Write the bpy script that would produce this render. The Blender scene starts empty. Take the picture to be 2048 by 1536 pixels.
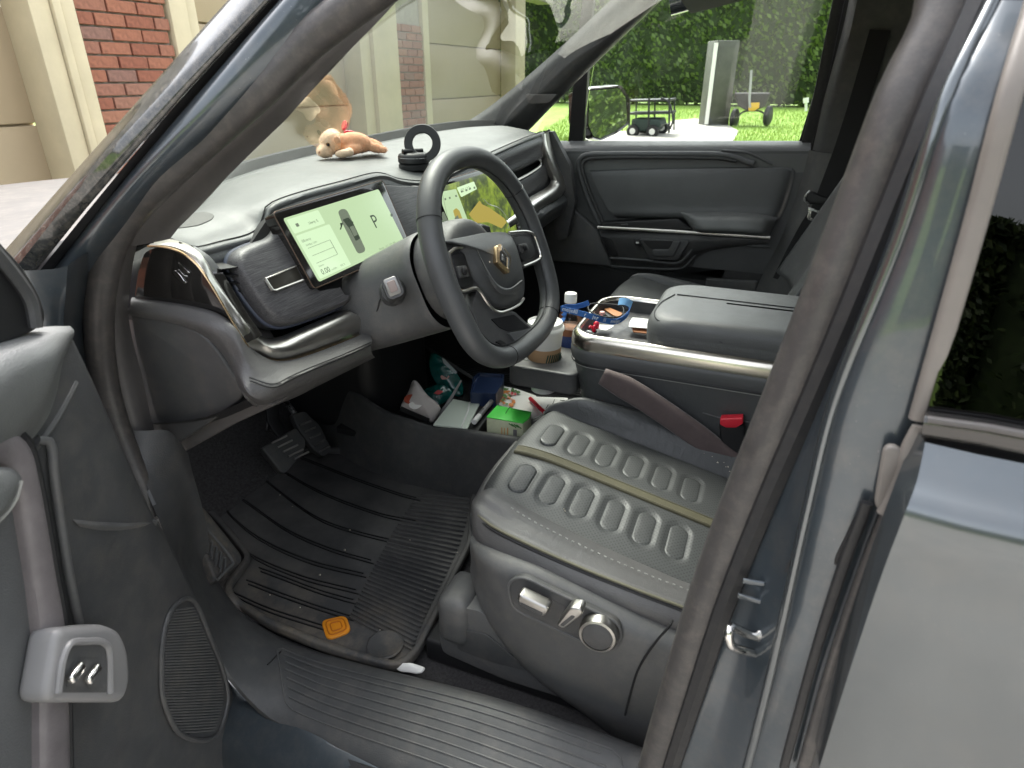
import bpy, bmesh, math, random
from mathutils import Vector, Matrix
V = Vector
random.seed(7)
SC = bpy.context.scene
# ---------------- camera ----------------
F = 1283.0
CP = V((-1.357, 0.0, 1.518))
def _cam_axes():
    cx, cy = 1024, 768
    ray = lambda x, y: V((x - cx, -(y - cy), -F))
    up = -ray(1016, 3441).normalized()
    vl = -2498
    y = cy + ((vl - cx) * up.x - F * up.z) / up.y
    fw = ray(vl, y).normalized()
    rt = fw.cross(up)
    return Matrix((rt, fw, up))
RM = _cam_axes()
cam = bpy.data.cameras.new('camera'); cam_ob = bpy.data.objects.new('camera', cam)
SC.collection.objects.link(cam_ob)
cam_ob.matrix_world = Matrix.Translation(CP) @ RM.to_4x4()
cam.sensor_width = 36; cam.lens = F / 2048 * 36; cam.dof.use_dof = True; cam.dof.focus_distance = 1.3; cam.dof.aperture_fstop = 9.0; cam.clip_start = .02; cam.clip_end = 500
SC.camera = cam_ob
# ---------------- sky, sun, exposure ----------------
SUN_EL, SUN_AZ = 58, 50          # degrees; azimuth clockwise from +Y
wd = bpy.data.worlds.new('World'); SC.world = wd; wd.use_nodes = True
nt = wd.node_tree; nt.nodes.clear()
sky = nt.nodes.new('ShaderNodeTexSky'); sky.sky_type = 'NISHITA'; sky.sun_disc = False
sky.sun_elevation = math.radians(SUN_EL); sky.sun_rotation = math.radians(SUN_AZ)
sky.dust_density = 4.0; sky.air_density = 1.0
hs = nt.nodes.new('ShaderNodeHueSaturation'); hs.inputs['Saturation'].default_value = .25
bg = nt.nodes.new('ShaderNodeBackground'); bg.inputs['Strength'].default_value = .15
wo = nt.nodes.new('ShaderNodeOutputWorld')
nt.links.new(sky.outputs[0], hs.inputs['Color']); nt.links.new(hs.outputs[0], bg.inputs[0]); nt.links.new(bg.outputs[0], wo.inputs[0])
sl = bpy.data.lights.new('sun', 'SUN'); sl.energy = 1.1; sl.angle = math.radians(25); sl.color = (1, .96, .9)
so = bpy.data.objects.new('sun', sl); SC.collection.objects.link(so)
_az, _el = math.radians(SUN_AZ), math.radians(SUN_EL)
_dir = V((math.sin(_az) * math.cos(_el), math.cos(_az) * math.cos(_el), math.sin(_el)))
so.rotation_euler = _dir.to_track_quat('Z', 'Y').to_euler()
SC.view_settings.view_transform = 'Standard'; SC.view_settings.look = 'None'
SC.view_settings.exposure = 2.4; SC.view_settings.gamma = 1.0
SC.view_settings.use_curve_mapping = False
SC.cycles.max_bounces = 10; SC.cycles.diffuse_bounces = 5; SC.cycles.glossy_bounces = 4
SC.cycles.transparent_max_bounces = 12; SC.cycles.transmission_bounces = 4
SC.cycles.use_denoising = True
SC.cycles.sample_clamp_indirect = 6
SC.render.film_transparent = False

# ---------------- pixel (of the 2048 x 1536 photograph) to a point on a known plane ----------------
def ray(px, py):
    return (RM @ V((px - 1024, -(py - 768), -F))).normalized()
def U(px, py, x=None, y=None, z=None, pl=None):
    d = ray(px, py)
    if x is not None: t = (x - CP.x) / d.x
    elif y is not None: t = (y - CP.y) / d.y
    elif z is not None: t = (z - CP.z) / d.z
    else: t = (V(pl[0]) - CP).dot(V(pl[1])) / d.dot(V(pl[1]))
    return CP + t * d
def UL(pts, **k): return [U(p[0], p[1], **k) for p in pts]
def UX(pts): return [U(p[0], p[1], x=p[2]) for p in pts]
def UY(pts): return [U(p[0], p[1], y=p[2]) for p in pts]
def UZ(pts): return [U(p[0], p[1], z=p[2]) for p in pts]

# ---------------- curves ----------------
def spl(P, n=24, closed=False):
    """Catmull-Rom through P, n points (centripetal-free, chord-length resampled)."""
    P = [V(p) for p in P]
    m = len(P)
    if m == 2 and not closed:
        return [P[0].lerp(P[1], i / (n - 1)) for i in range(n)]
    seg = m if closed else m - 1
    out = []
    K = 16
    for i in range(seg):
        if closed: a, b, c, d = P[(i - 1) % m], P[i], P[(i + 1) % m], P[(i + 2) % m]
        else:
            b, c = P[i], P[i + 1]
            a = P[i - 1] if i > 0 else b * 2 - c
            d = P[i + 2] if i + 2 < m else c * 2 - b
        l = (c - b).length
        la = max((b - a).length, 1e-6); lc = max((d - c).length, 1e-6)
        m1 = (c - a) * (l / (la + l)); m2 = (d - b) * (l / (l + lc))
        for k in range(K):
            t = k / K; t2 = t * t; t3 = t2 * t
            out.append(b * (2*t3 - 3*t2 + 1) + m1 * (t3 - 2*t2 + t) + c * (-2*t3 + 3*t2) + m2 * (t3 - t2))
    out.append(P[0].copy() if closed else P[-1].copy())
    L = [0]
    for i in range(1, len(out)): L.append(L[-1] + (out[i] - out[i-1]).length)
    res = []; j = 0
    cnt = n if closed else n - 1
    for i in range(n):
        s = L[-1] * i / cnt
        while j < len(L) - 2 and L[j+1] < s: j += 1
        w = (s - L[j]) / max(L[j+1] - L[j], 1e-9)
        res.append(out[j].lerp(out[j+1], min(max(w, 0), 1)))
    return res
def rnd(P, r, k=5, closed=True):
    """polygon with corners rounded by r (r: number or list)."""
    P = [V(p) for p in P]; m = len(P); out = []
    for i in range(m):
        if not closed and i in (0, m - 1): out.append(P[i]); continue
        rr = r[i] if isinstance(r, (list, tuple)) else r
        a, b, c = P[i-1], P[i], P[(i+1) % m]
        d1 = min(rr, (a-b).length * .48); d2 = min(rr, (c-b).length * .48)
        if rr <= 0: out.append(b); continue
        p, q = b + (a-b).normalized() * d1, b + (c-b).normalized() * d2
        for j in range(k + 1):
            t = j / k
            out.append(p * (1-t)**2 + b * 2*t*(1-t) + q * t*t)
    return out

# ---------------- objects ----------------
COL = SC.collection
def root_loc(o):
    while o is not None and o.parent is not None: o = o.parent
    return o.location.copy() if o is not None else V((0, 0, 0))
def thing(name, label, cat, loc=(0, 0, 0), group=None):
    o = bpy.data.objects.new(name, None); COL.objects.link(o); o.location = loc
    o.empty_display_size = .05
    o['label'] = label; o['category'] = cat
    if group: o['group'] = group
    return o
def tag(o, label, cat, group=None):
    o['label'] = label; o['category'] = cat
    if group: o['group'] = group
    return o
def obj(name, verts, faces, mat, parent=None, smooth=True, sharp=38, uvs=None, label=None, bev=None, solid=None, edges=()):
    me = bpy.data.meshes.new(name)
    off = root_loc(parent)
    me.from_pydata([V(v) - off for v in verts], list(edges), faces)
    if bev:
        bm = bmesh.new(); bm.from_mesh(me)
        bmesh.ops.remove_doubles(bm, verts=bm.verts, dist=1e-6)
        bmesh.ops.recalc_face_normals(bm, faces=bm.faces)
        w, seg, ang = bev
        es = [e for e in bm.edges if len(e.link_faces) == 2 and e.calc_face_angle(0) > math.radians(ang)]
        if es:
            bmesh.ops.bevel(bm, geom=es, offset=w, segments=seg, profile=.5, affect='EDGES', clamp_overlap=True)
        bm.to_mesh(me); bm.free()
    me.validate()
    if uvs is not None:
        uvl = me.uv_layers.new(name='UVMap')
        for lp in me.loops: uvl.data[lp.index].uv = uvs[lp.vertex_index]
    o = bpy.data.objects.new(name, me); COL.objects.link(o)
    if parent is not None: o.parent = parent
    if mat is not None:
        for m_ in (mat if isinstance(mat, (list, tuple)) else [mat]): me.materials.append(m_)
    if smooth:
        me.shade_smooth()
        if sharp: me.set_sharp_from_angle(angle=math.radians(sharp))
    if solid:
        md = o.modifiers.new('thick', 'SOLIDIFY'); md.thickness = solid; md.offset = -1
    if label: o['label'] = label
    return o
def newell(P):
    n = V((0, 0, 0))
    for i in range(len(P)):
        a, b = P[i], P[(i+1) % len(P)]
        n += V(((a.y-b.y)*(a.z+b.z), (a.z-b.z)*(a.x+b.x), (a.x-b.x)*(a.y+b.y)))
    return n.normalized()
def plate(name, P, depth, mat, parent=None, bev=.002, seg=3, n=None, **k):
    """outline P facing the camera, depth backwards along its normal."""
    P = [V(p) for p in P]
    nn = newell(P)
    c = sum(P, V((0, 0, 0))) / len(P)
    if n is not None: nn = V(n).normalized()
    elif nn.dot(CP - c) < 0: nn = -nn
    if newell(P).dot(nn) < 0: P = P[::-1]
    m = len(P)
    vs = P + [p - nn * depth for p in P]
    fs = [list(range(m)), list(range(2*m - 1, m - 1, -1))]
    for i in range(m):
        j = (i+1) % m
        fs.append([j, i, i + m, j + m])
    return obj(name, vs, fs, mat, parent, bev=(bev, seg, 50) if bev else None, **k)
def loft(name, rows, mat, parent=None, nu=None, nv=None, solid=None, closed_u=False, closed_v=False, flip=False, uv=True, cap=False, **k):
    """rows of control points -> smooth grid. nu points along each row, nv rows."""
    R_ = [spl(r, nu, closed_u) if nu else [V(p) for p in r] for r in rows]
    n = len(R_[0])
    if nv:
        cols = [spl([r[i] for r in R_], nv, closed_v) for i in range(n)]
        R_ = [[cols[i][j] for i in range(n)] for j in range(nv)]
    m = len(R_)
    vs = [p for r in R_ for p in r]; fs = []
    for j in range(m if closed_v else m - 1):
        for i in range(n if closed_u else n - 1):
            a, b = j*n + i, j*n + (i+1) % n
            c, d = ((j+1) % m)*n + (i+1) % n, ((j+1) % m)*n + i
            fs.append([a, b, c, d] if not flip else [d, c, b, a])
    if cap:
        fs.append(list(range(n))[::-1]); fs.append([(m-1)*n + i for i in range(n)])
    uvs = None
    if uv:
        uvs = []
        for j in range(m):
            for i in range(n): uvs.append((i / max(n-1, 1), j / max(m-1, 1)))
    return obj(name, vs, fs, mat, parent, uvs=uvs, solid=solid, **k)
def frames(P, up=None, closed=False):
    n = len(P); T = []
    for i in range(n):
        a = P[i-1] if (i > 0 or closed) else P[i]
        b = P[(i+1) % n] if (i < n-1 or closed) else P[i]
        T.append((b - a).normalized())
    N = []
    u = V(up) if up is not None else (V((0, 0, 1)) if abs(T[0].z) < .9 else V((0, 1, 0)))
    for t in T:
        w = u - t * u.dot(t)
        if w.length < 1e-6: w = t.orthogonal()
        w.normalize(); N.append(w)
        if up is None: u = w
    return T, N
def sweep(name, P, prof, mat, parent=None, up=None, closed=False, scale=None, cap=True, **k):
    """prof: list of (side, up) offsets, closed profile."""
    P = [V(p) for p in P]; T, N = frames(P, up, closed); m = len(prof); vs = []; fs = []
    for i, p in enumerate(P):
        b = T[i].cross(N[i]); s = scale[i] if scale else 1
        for (a, h) in prof: vs.append(p + b * a * s + N[i] * h * s)
    n = len(P)
    for i in range(n if closed else n - 1):
        for j in range(m):
            a, b_ = i*m + j, i*m + (j+1) % m
            c, d = ((i+1) % n)*m + (j+1) % m, ((i+1) % n)*m + j
            fs.append([a, b_, c, d])
    if cap and not closed:
        fs.append(list(range(m))[::-1]); fs.append([(n-1)*m + j for j in range(m)])
    return obj(name, vs, fs, mat, parent, **k)
def circ(r, n=12, r2=None, ph=0):
    r2 = r if r2 is None else r2
    return [(r*math.cos(2*math.pi*i/n + ph), r2*math.sin(2*math.pi*i/n + ph)) for i in range(n)]
def rrect(w, h, r, k=3):
    out = []
    for cx, cy, a0 in ((w/2-r, h/2-r, 0), (-w/2+r, h/2-r, 90), (-w/2+r, -h/2+r, 180), (w/2-r, -h/2+r, 270)):
        for i in range(k + 1):
            a = math.radians(a0 + 90*i/k); out.append((cx + r*math.cos(a), cy + r*math.sin(a)))
    return out
def tube(name, P, r, mat, parent=None, n=10, **k):
    return sweep(name, P, circ(r, n), mat, parent, **k)
def lathe(name, c, axis, prof, mat, parent=None, n=28, xref=None, arc=None, **k):
    """prof: (radius, height) along axis."""
    c = V(c); a = V(axis).normalized()
    e1 = (V(xref) - a * a.dot(V(xref))).normalized() if xref is not None else a.orthogonal().normalized()
    e2 = a.cross(e1); vs = []; fs = []
    for (r, h) in prof:
        for i in range(n):
            t = 2*math.pi*i/n; vs.append(c + a*h + (e1*math.cos(t) + e2*math.sin(t))*r)
    for j in range(len(prof)-1):
        for i in range(n):
            fs.append([j*n+i, j*n+(i+1) % n, (j+1)*n+(i+1) % n, (j+1)*n+i])
    if prof[0][0] > 1e-5: fs.append(list(range(n))[::-1])
    if prof[-1][0] > 1e-5: fs.append([(len(prof)-1)*n+i for i in range(n)])
    return obj(name, vs, fs, mat, parent, **k)
def box(name, c, size, mat, parent=None, ax=None, bev=.003, seg=3, taper=None, **k):
    """ax: three axis vectors."""
    c = V(c); ax = [V(a).normalized() for a in ax] if ax else [V((1,0,0)), V((0,1,0)), V((0,0,1))]
    vs = []
    for z in (-.5, .5):
        s = 1 if (taper is None or z < 0) else taper
        for x, y in ((-.5,-.5), (.5,-.5), (.5,.5), (-.5,.5)):
            vs.append(c + ax[0]*x*size[0]*s + ax[1]*y*size[1]*s + ax[2]*z*size[2])
    fs = [[0,3,2,1], [4,5,6,7], [0,1,5,4], [1,2,6,5], [2,3,7,6], [3,0,4,7]]
    return obj(name, vs, fs, mat, parent, bev=(bev, seg, 50) if bev else None, **k)
def text(name, s, o, xd, yd, size, mat, parent=None, align='LEFT', depth=0.0, **k):
    cu = bpy.data.curves.new(name, 'FONT'); cu.body = s; cu.size = size; cu.align_x = align
    cu.extrude = depth; cu.resolution_u = 3
    t = bpy.data.objects.new(name, cu); COL.objects.link(t)
    bpy.context.view_layer.update()
    me = bpy.data.meshes.new_from_object(t.evaluated_get(bpy.context.evaluated_depsgraph_get()))
    COL.objects.unlink(t); bpy.data.objects.remove(t)
    xd = V(xd).normalized(); yd = V(yd).normalized(); zd = xd.cross(yd)
    off = root_loc(parent)
    for v in me.vertices: v.co = V(o) + xd*v.co.x + yd*v.co.y + zd*v.co.z - off
    me.materials.clear(); me.materials.append(mat)
    ob = bpy.data.objects.new(name, me); COL.objects.link(ob)
    if parent is not None: ob.parent = parent
    return ob
def lerp(a, b, t): return a + (b - a) * t
def offset_poly(P, d, n):
    """move a planar outline inwards by d (approx, toward the centroid side)."""
    P = [V(p) for p in P]; n = V(n).normalized(); m = len(P); out = []
    c = sum(P, V((0,0,0))) / m
    sgn = 1 if newell(P).dot(n) > 0 else -1
    for i in range(m):
        a, b, e = P[i-1], P[i], P[(i+1) % m]
        t1 = (b-a); t2 = (e-b)
        if t1.length < 1e-7: t1 = t2
        if t2.length < 1e-7: t2 = t1
        n1 = n.cross(t1).normalized()*sgn; n2 = n.cross(t2).normalized()*sgn
        q = (n1+n2); q = q.normalized() if q.length > 1e-4 else n1
        out.append(b + q * d / max(q.dot(n1), .4))
    return out
# ---------------- materials ----------------
def nodes(name):
    m = bpy.data.materials.new(name); m.use_nodes = True
    t = m.node_tree; b = t.nodes['Principled BSDF']
    return m, t, b
def N_(t, ty, **k):
    n = t.nodes.new(ty)
    for a, v in k.items():
        if a in n.inputs: n.inputs[a].default_value = v
        else: setattr(n, a, v)
    return n
def ramp(t, fac, stops, interp='LINEAR'):
    r = t.nodes.new('ShaderNodeValToRGB'); r.color_ramp.interpolation = interp
    e = r.color_ramp.elements
    while len(e) < len(stops): e.new(.5)
    for i, (p, c) in enumerate(stops):
        e[i].position = p; e[i].color = (*c, 1) if len(c) == 3 else c
    if fac is not None: t.links.new(fac, r.inputs[0])
    return r
def g(v): return (v, v, v)
def mat(name, col, rough=.5, metal=0, bump=0, bscale=500, var=0, vscale=14, coat=0, spec=.5, rvar=0, voro=False, sheen=0, dust=0, aniso=0, wrinkle=0, specks=0):
    """one surface: base colour with slight uneven tone, fine grain and uneven gloss."""
    m, t, b = nodes(name); L = t.links.new
    col = g(col) if isinstance(col, (int, float)) else col
    b.inputs['Base Color'].default_value = (*col, 1)
    b.inputs['Roughness'].default_value = rough; b.inputs['Metallic'].default_value = metal
    b.inputs['Specular IOR Level'].default_value = spec
    if coat: b.inputs['Coat Weight'].default_value = coat; b.inputs['Coat Roughness'].default_value = .04
    if sheen: b.inputs['Sheen Weight'].default_value = sheen; b.inputs['Sheen Roughness'].default_value = .4
    tc = t.nodes.new('ShaderNodeTexCoord')
    if var or dust:
        n = N_(t, 'ShaderNodeTexNoise', Scale=vscale, Detail=6.0, Roughness=.65); L(tc.outputs['Object'], n.inputs['Vector'])
        lo = tuple(max(c*(1-var), 0) for c in col); hi = tuple(c*(1+var) for c in col)
        r = ramp(t, n.outputs['Fac'], [(.3, lo), (.7, hi)]); out = r.outputs[0]
        if dust:
            n2 = N_(t, 'ShaderNodeTexNoise', Scale=vscale*3.1, Detail=8.0, Roughness=.75); L(tc.outputs['Object'], n2.inputs['Vector'])
            r2 = ramp(t, n2.outputs['Fac'], [(.46, g(0)), (.74, g(dust))])
            mx = N_(t, 'ShaderNodeMix', data_type='RGBA'); L(r2.outputs[0], mx.inputs[0]); L(out, mx.inputs[6]); mx.inputs[7].default_value = (.23, .2, .165, 1)
            out = mx.outputs[2]
        L(out, b.inputs['Base Color'])
    if rvar:
        n = N_(t, 'ShaderNodeTexNoise', Scale=vscale*2.3, Detail=5.0, Roughness=.6); L(tc.outputs['Object'], n.inputs['Vector'])
        r = ramp(t, n.outputs['Fac'], [(.3, g(max(rough-rvar, .02))), (.7, g(min(rough+rvar, 1)))]); L(r.outputs[0], b.inputs['Roughness'])
    if bump:
        if voro: n = N_(t, 'ShaderNodeTexVoronoi', Scale=bscale); o = n.outputs['Distance']
        else: n = N_(t, 'ShaderNodeTexNoise', Scale=bscale, Detail=3.0); o = n.outputs['Fac']
        L(tc.outputs['Object'], n.inputs['Vector'])
        bp = N_(t, 'ShaderNodeBump', Strength=bump, Distance=.001); L(o, bp.inputs['Height']); L(bp.outputs[0], b.inputs['Normal'])
        if wrinkle:
            mp = t.nodes.new('ShaderNodeMapping'); mp.inputs['Scale'].default_value = (1, 2.2, 1.5); mp.inputs['Rotation'].default_value = (.3, .2, .6); L(tc.outputs['Object'], mp.inputs[0])
            n2 = N_(t, 'ShaderNodeTexNoise', Scale=22.0, Detail=4.0, Distortion=1.2); L(mp.outputs[0], n2.inputs['Vector'])
            b2 = N_(t, 'ShaderNodeBump', Strength=wrinkle, Distance=.006); L(n2.outputs['Fac'], b2.inputs['Height']); L(b2.outputs[0], bp.inputs['Normal'])
    if specks:
        v = N_(t, 'ShaderNodeTexVoronoi', Scale=specks); L(tc.outputs['Object'], v.inputs['Vector'])
        n3 = N_(t, 'ShaderNodeTexNoise', Scale=6.0, Detail=3.0); L(tc.outputs['Object'], n3.inputs['Vector'])
        ml = N_(t, 'ShaderNodeMath', operation='MULTIPLY'); r3 = ramp(t, v.outputs['Distance'], [(.02, g(1)), (.06, g(0))]); r4 = ramp(t, n3.outputs['Fac'], [(.4, g(0)), (.65, g(.8))])
        L(r3.outputs[0], ml.inputs[0]); L(r4.outputs[0], ml.inputs[1])
        mx = N_(t, 'ShaderNodeMix', data_type='RGBA'); L(ml.outputs[0], mx.inputs[0]); mx.inputs[6].default_value = (*col, 1); mx.inputs[7].default_value = (.42,.40,.36,1)
        bc = b.inputs['Base Color']
        if bc.is_linked: L(bc.links[0].from_socket, mx.inputs[6])
        L(mx.outputs[2], bc)
    return m
M = {}
M['plastic'] = mat('dark grey moulded plastic', (.052,.053,.054), .5, bump=.45, bscale=700, var=.14, vscale=9, dust=.16, rvar=.08)
M['plastic_b'] = mat('near black plastic', (.012,.012,.013), .5, bump=.2, bscale=900)
M['plastic_g'] = mat('mid grey plastic', (.078,.079,.079), .5, bump=.45, bscale=700, var=.14, vscale=9, dust=.22, rvar=.08)
M['leather'] = mat('dark leather', (.068,.071,.072), .40, wrinkle=.3, bump=.35, bscale=520, voro=True, var=.1, vscale=10, rvar=.06)
M['vinyl'] = mat('soft dash vinyl', (.122,.127,.125), .46, bump=.3, bscale=620, voro=True, var=.08, vscale=7, rvar=.07)
M['vinyl_d'] = mat('dark soft vinyl', (.088,.091,.092), .46, bump=.3, bscale=620, voro=True, var=.1, vscale=8, rvar=.07)
M['warm'] = mat('warm grey door pillar trim', (.078,.073,.071), .5, bump=.2, bscale=800, var=.1, dust=.1)
M['rubber'] = mat('brown grey rubber seal', (.048,.044,.042), .46, bump=.2, bscale=500, var=.12, vscale=20, dust=.22, rvar=.1)
M['rubber_b'] = mat('black rubber', (.012,.012,.013), .55, bump=.2, bscale=500, dust=.06, vscale=30)
M['gloss'] = mat('piano black panel', (.016,.015,.014), .09, coat=.5, var=.3, vscale=60, rvar=.04)
M['satin'] = mat('satin champagne metal', (.66,.64,.60), .3, metal=1)
M['chrome'] = mat('bright metal', (.72,.71,.68), .16, metal=1)
M['gold'] = mat('gold trim edge', (.66,.48,.28), .25, metal=1)
M['carpet'] = mat('dark carpet', (.045,.044,.045), .95, bump=.9, bscale=700, var=.4, vscale=180, spec=.1, dust=.12)
M['mat'] = mat('black rubber floor mat', (.046,.046,.046), .46, bump=.3, bscale=500, var=.2, vscale=12, dust=.38, rvar=.1)
M['void'] = mat('dark inner void', (.006,.006,.007), .8)
M['headliner'] = mat('grey headliner', (.11,.11,.11), .95, bump=.4, bscale=900)
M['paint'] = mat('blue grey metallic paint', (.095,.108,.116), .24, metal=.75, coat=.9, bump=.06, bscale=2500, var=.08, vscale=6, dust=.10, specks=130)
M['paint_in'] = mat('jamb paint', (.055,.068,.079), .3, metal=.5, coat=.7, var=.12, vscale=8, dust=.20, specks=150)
M['steel'] = mat('steel', (.5,.5,.5), .3, metal=1, rvar=.12, vscale=60)
M['white'] = mat('white plastic', (.8,.8,.78), .4)
M['paper'] = mat('white paper', (.78,.77,.73), .7, var=.03)
M['concrete'] = mat('pale concrete', (.36,.34,.31), .9, bump=.6, bscale=80, var=.2, vscale=3)
M['beige'] = mat('beige garage door paint', (.37,.295,.19), .6, bump=.15, bscale=300, var=.04, vscale=2)
M['cream'] = mat('cream trim paint', (.52,.45,.30), .6, bump=.5, bscale=60, var=.10, vscale=3)
M['mortar'] = mat('mortar', (.33,.30,.26), .95, bump=.6, bscale=120, var=.15)
M['black'] = mat('matt black', (.012,.012,.012), .6)
M['red'] = mat('red plastic', (.65,.02,.04), .35)
M['orange'] = mat('orange rubber', (.72,.26,.012), .5, var=.1, vscale=60)
M['belt'] = mat('seat belt webbing', (.018,.018,.019), .8, bump=.5, bscale=900)
M['sleeve'] = mat('brown neoprene sleeve', (.10,.074,.072), .8, bump=.5, bscale=900, var=.15, vscale=14, sheen=.3, dust=.12)
M['gold_stitch'] = mat('olive gold stitching', (.115,.108,.07), .6)
M['stitch'] = mat('grey stitching', (.26,.26,.24), .7)
M['stripe'] = mat('olive woven stripe', (.078,.071,.040), .7, bump=.6, bscale=800, var=.15, vscale=200)
M['spec'] = mat('pale crumb', (.55,.5,.4), .9)

def glass(name, tint=(.9,.93,.9), ior=1.5, rough=0.0):
    m = bpy.data.materials.new(name); m.use_nodes = True; t = m.node_tree; t.nodes.clear(); L = t.links.new
    o = t.nodes.new('ShaderNodeOutputMaterial'); mx = t.nodes.new('ShaderNodeMixShader')
    fr = N_(t, 'ShaderNodeFresnel', IOR=ior); tr = t.nodes.new('ShaderNodeBsdfTransparent'); gl = t.nodes.new('ShaderNodeBsdfGlossy')
    tr.inputs[0].default_value = (*tint, 1); gl.inputs['Roughness'].default_value = rough
    L(fr.outputs[0], mx.inputs[0]); L(tr.outputs[0], mx.inputs[1]); L(gl.outputs[0], mx.inputs[2]); L(mx.outputs[0], o.inputs[0])
    return m
M['wglass'] = glass('windshield glass', (.54,.575,.53), 1.7)
M['sglass'] = glass('side window glass', (.90,.93,.90), 1.45)
M['tint'] = glass('privacy glass', (.03,.03,.032), 1.5)
M['clear'] = glass('clear film', (.93,.95,.93), 1.45, .08)

def wood(name='dark open grain wood', sc=(7, 150, 260), k=1.0):
    m, t, b = nodes(name); L = t.links.new
    tc = t.nodes.new('ShaderNodeTexCoord'); mp = t.nodes.new('ShaderNodeMapping'); mp.inputs['Scale'].default_value = sc
    mp.inputs['Rotation'].default_value = (0, .16, .1)
    L(tc.outputs['Object'], mp.inputs[0])
    n = N_(t, 'ShaderNodeTexNoise', Scale=3.2, Detail=7.0, Roughness=.65, Distortion=.6); L(mp.outputs[0], n.inputs['Vector'])
    r = ramp(t, n.outputs['Fac'], [(.36, (.045,.045,.048)), (.52, (.085,.083,.086)), (.7, (.14,.136,.14))]); L(r.outputs[0], b.inputs['Base Color'])
    b.inputs['Roughness'].default_value = .42
    bp = N_(t, 'ShaderNodeBump', Strength=.45*k, Distance=.001); L(n.outputs['Fac'], bp.inputs['Height']); L(bp.outputs[0], b.inputs['Normal'])
    return m
M['wood'] = wood()
def perf():
    """perforated leather: small dots on a skewed grid in the mesh's own UV metres."""
    m, t, b = nodes('perforated leather'); L = t.links.new
    uv = t.nodes.new('ShaderNodeUVMap'); mp = t.nodes.new('ShaderNodeMapping'); mp.inputs['Scale'].default_value = (175, 175, 1); mp.inputs['Rotation'].default_value = (0, 0, math.radians(45))
    L(uv.outputs[0], mp.inputs[0])
    fr = N_(t, 'ShaderNodeVectorMath', operation='FRACTION'); L(mp.outputs[0], fr.inputs[0])
    sb = N_(t, 'ShaderNodeVectorMath', operation='SUBTRACT'); L(fr.outputs[0], sb.inputs[0]); sb.inputs[1].default_value = (.5, .5, 0)
    ln = N_(t, 'ShaderNodeVectorMath', operation='LENGTH'); L(sb.outputs[0], ln.inputs[0])
    r = ramp(t, ln.outputs['Value'], [(.2, g(0)), (.34, g(1))])
    mx = N_(t, 'ShaderNodeMix', data_type='RGBA'); L(r.outputs[0], mx.inputs[0]); mx.inputs[6].default_value = (.032,.034,.034,1); mx.inputs[7].default_value = (.062,.065,.065,1)
    L(mx.outputs[2], b.inputs['Base Color']); b.inputs['Roughness'].default_value = .45
    bp = N_(t, 'ShaderNodeBump', Strength=.2, Distance=.001); L(r.outputs[0], bp.inputs['Height']); L(bp.outputs[0], b.inputs['Normal'])
    return m
M['perf'] = perf()
def emit(name, col, s=1.0, rough=.15):
    m, t, b = nodes(name)
    b.inputs['Base Color'].default_value = (.01,.01,.01,1); b.inputs['Roughness'].default_value = rough
    b.inputs['Emission Color'].default_value = (*col, 1); b.inputs['Emission Strength'].default_value = s
    return m
SE = .175   # light given off by the lit displays
M['scr'] = emit('lit display background', (.60,.80,.47), SE)
M['scr_l'] = emit('lit display card', (.70,.92,.58), SE*1.12)
M['scr_d'] = emit('lit display dark ink', (.05,.07,.045), SE)
M['scr_m'] = emit('lit display grey ink', (.20,.24,.17), SE)
M['scr_y'] = emit('lit display ochre', (.50,.40,.09), SE)
M['scr_w'] = emit('lit display white', (.85,.95,.8), SE)
M['scr_b'] = emit('lit display blue', (.1,.25,.6), SE)
def mapscreen():
    m, t, b = nodes('lit satellite map'); L = t.links.new
    tc = t.nodes.new('ShaderNodeTexCoord')
    n = N_(t, 'ShaderNodeTexNoise', Scale=16.0, Detail=9.0, Roughness=.75); L(tc.outputs['Object'], n.inputs['Vector'])
    r = ramp(t, n.outputs['Fac'], [(.32, (.03,.05,.025)), (.46, (.11,.15,.05)), (.55, (.26,.36,.05)), (.68, (.40,.50,.09))])
    b.inputs['Base Color'].default_value = (.01,.01,.01,1); b.inputs['Roughness'].default_value = .15
    L(r.outputs[0], b.inputs['Emission Color']); b.inputs['Emission Strength'].default_value = SE
    return m
M['map'] = mapscreen()
def leafmat(name, a, b_, tr=.35):
    m, t, b = nodes(name); L = t.links.new
    gi = t.nodes.new('ShaderNodeNewGeometry')
    r = ramp(t, gi.outputs['Random Per Island'], [(0, a), (1, b_)]); L(r.outputs[0], b.inputs['Base Color'])
    b.inputs['Roughness'].default_value = .55
    tl = t.nodes.new('ShaderNodeBsdfTranslucent'); mx = t.nodes.new('ShaderNodeMixShader'); mx.inputs[0].default_value = tr
    L(r.outputs[0], tl.inputs[0]); L(b.outputs[0], mx.inputs[1]); L(tl.outputs[0], mx.inputs[2]); L(mx.outputs[0], t.nodes['Material Output'].inputs[0])
    return m
M['leaf'] = leafmat('hedge leaf', (.06,.11,.02), (.17,.25,.05))
M['leaf_d'] = leafmat('dark tree leaf', (.02,.04,.012), (.07,.10,.03))
M['blade'] = leafmat('grass blade', (.13,.22,.03), (.26,.36,.07))
def lawn():
    m, t, b = nodes('lawn'); L = t.links.new
    tc = t.nodes.new('ShaderNodeTexCoord'); n = N_(t, 'ShaderNodeTexNoise', Scale=2.2, Detail=10.0, Roughness=.75); L(tc.outputs['Object'], n.inputs['Vector'])
    r = ramp(t, n.outputs['Fac'], [(.3, (.11,.19,.025)), (.5, (.16,.265,.035)), (.72, (.24,.33,.06))]); L(r.outputs[0], b.inputs['Base Color'])
    b.inputs['Roughness'].default_value = .9
    return m
M['lawn'] = lawn()
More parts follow.
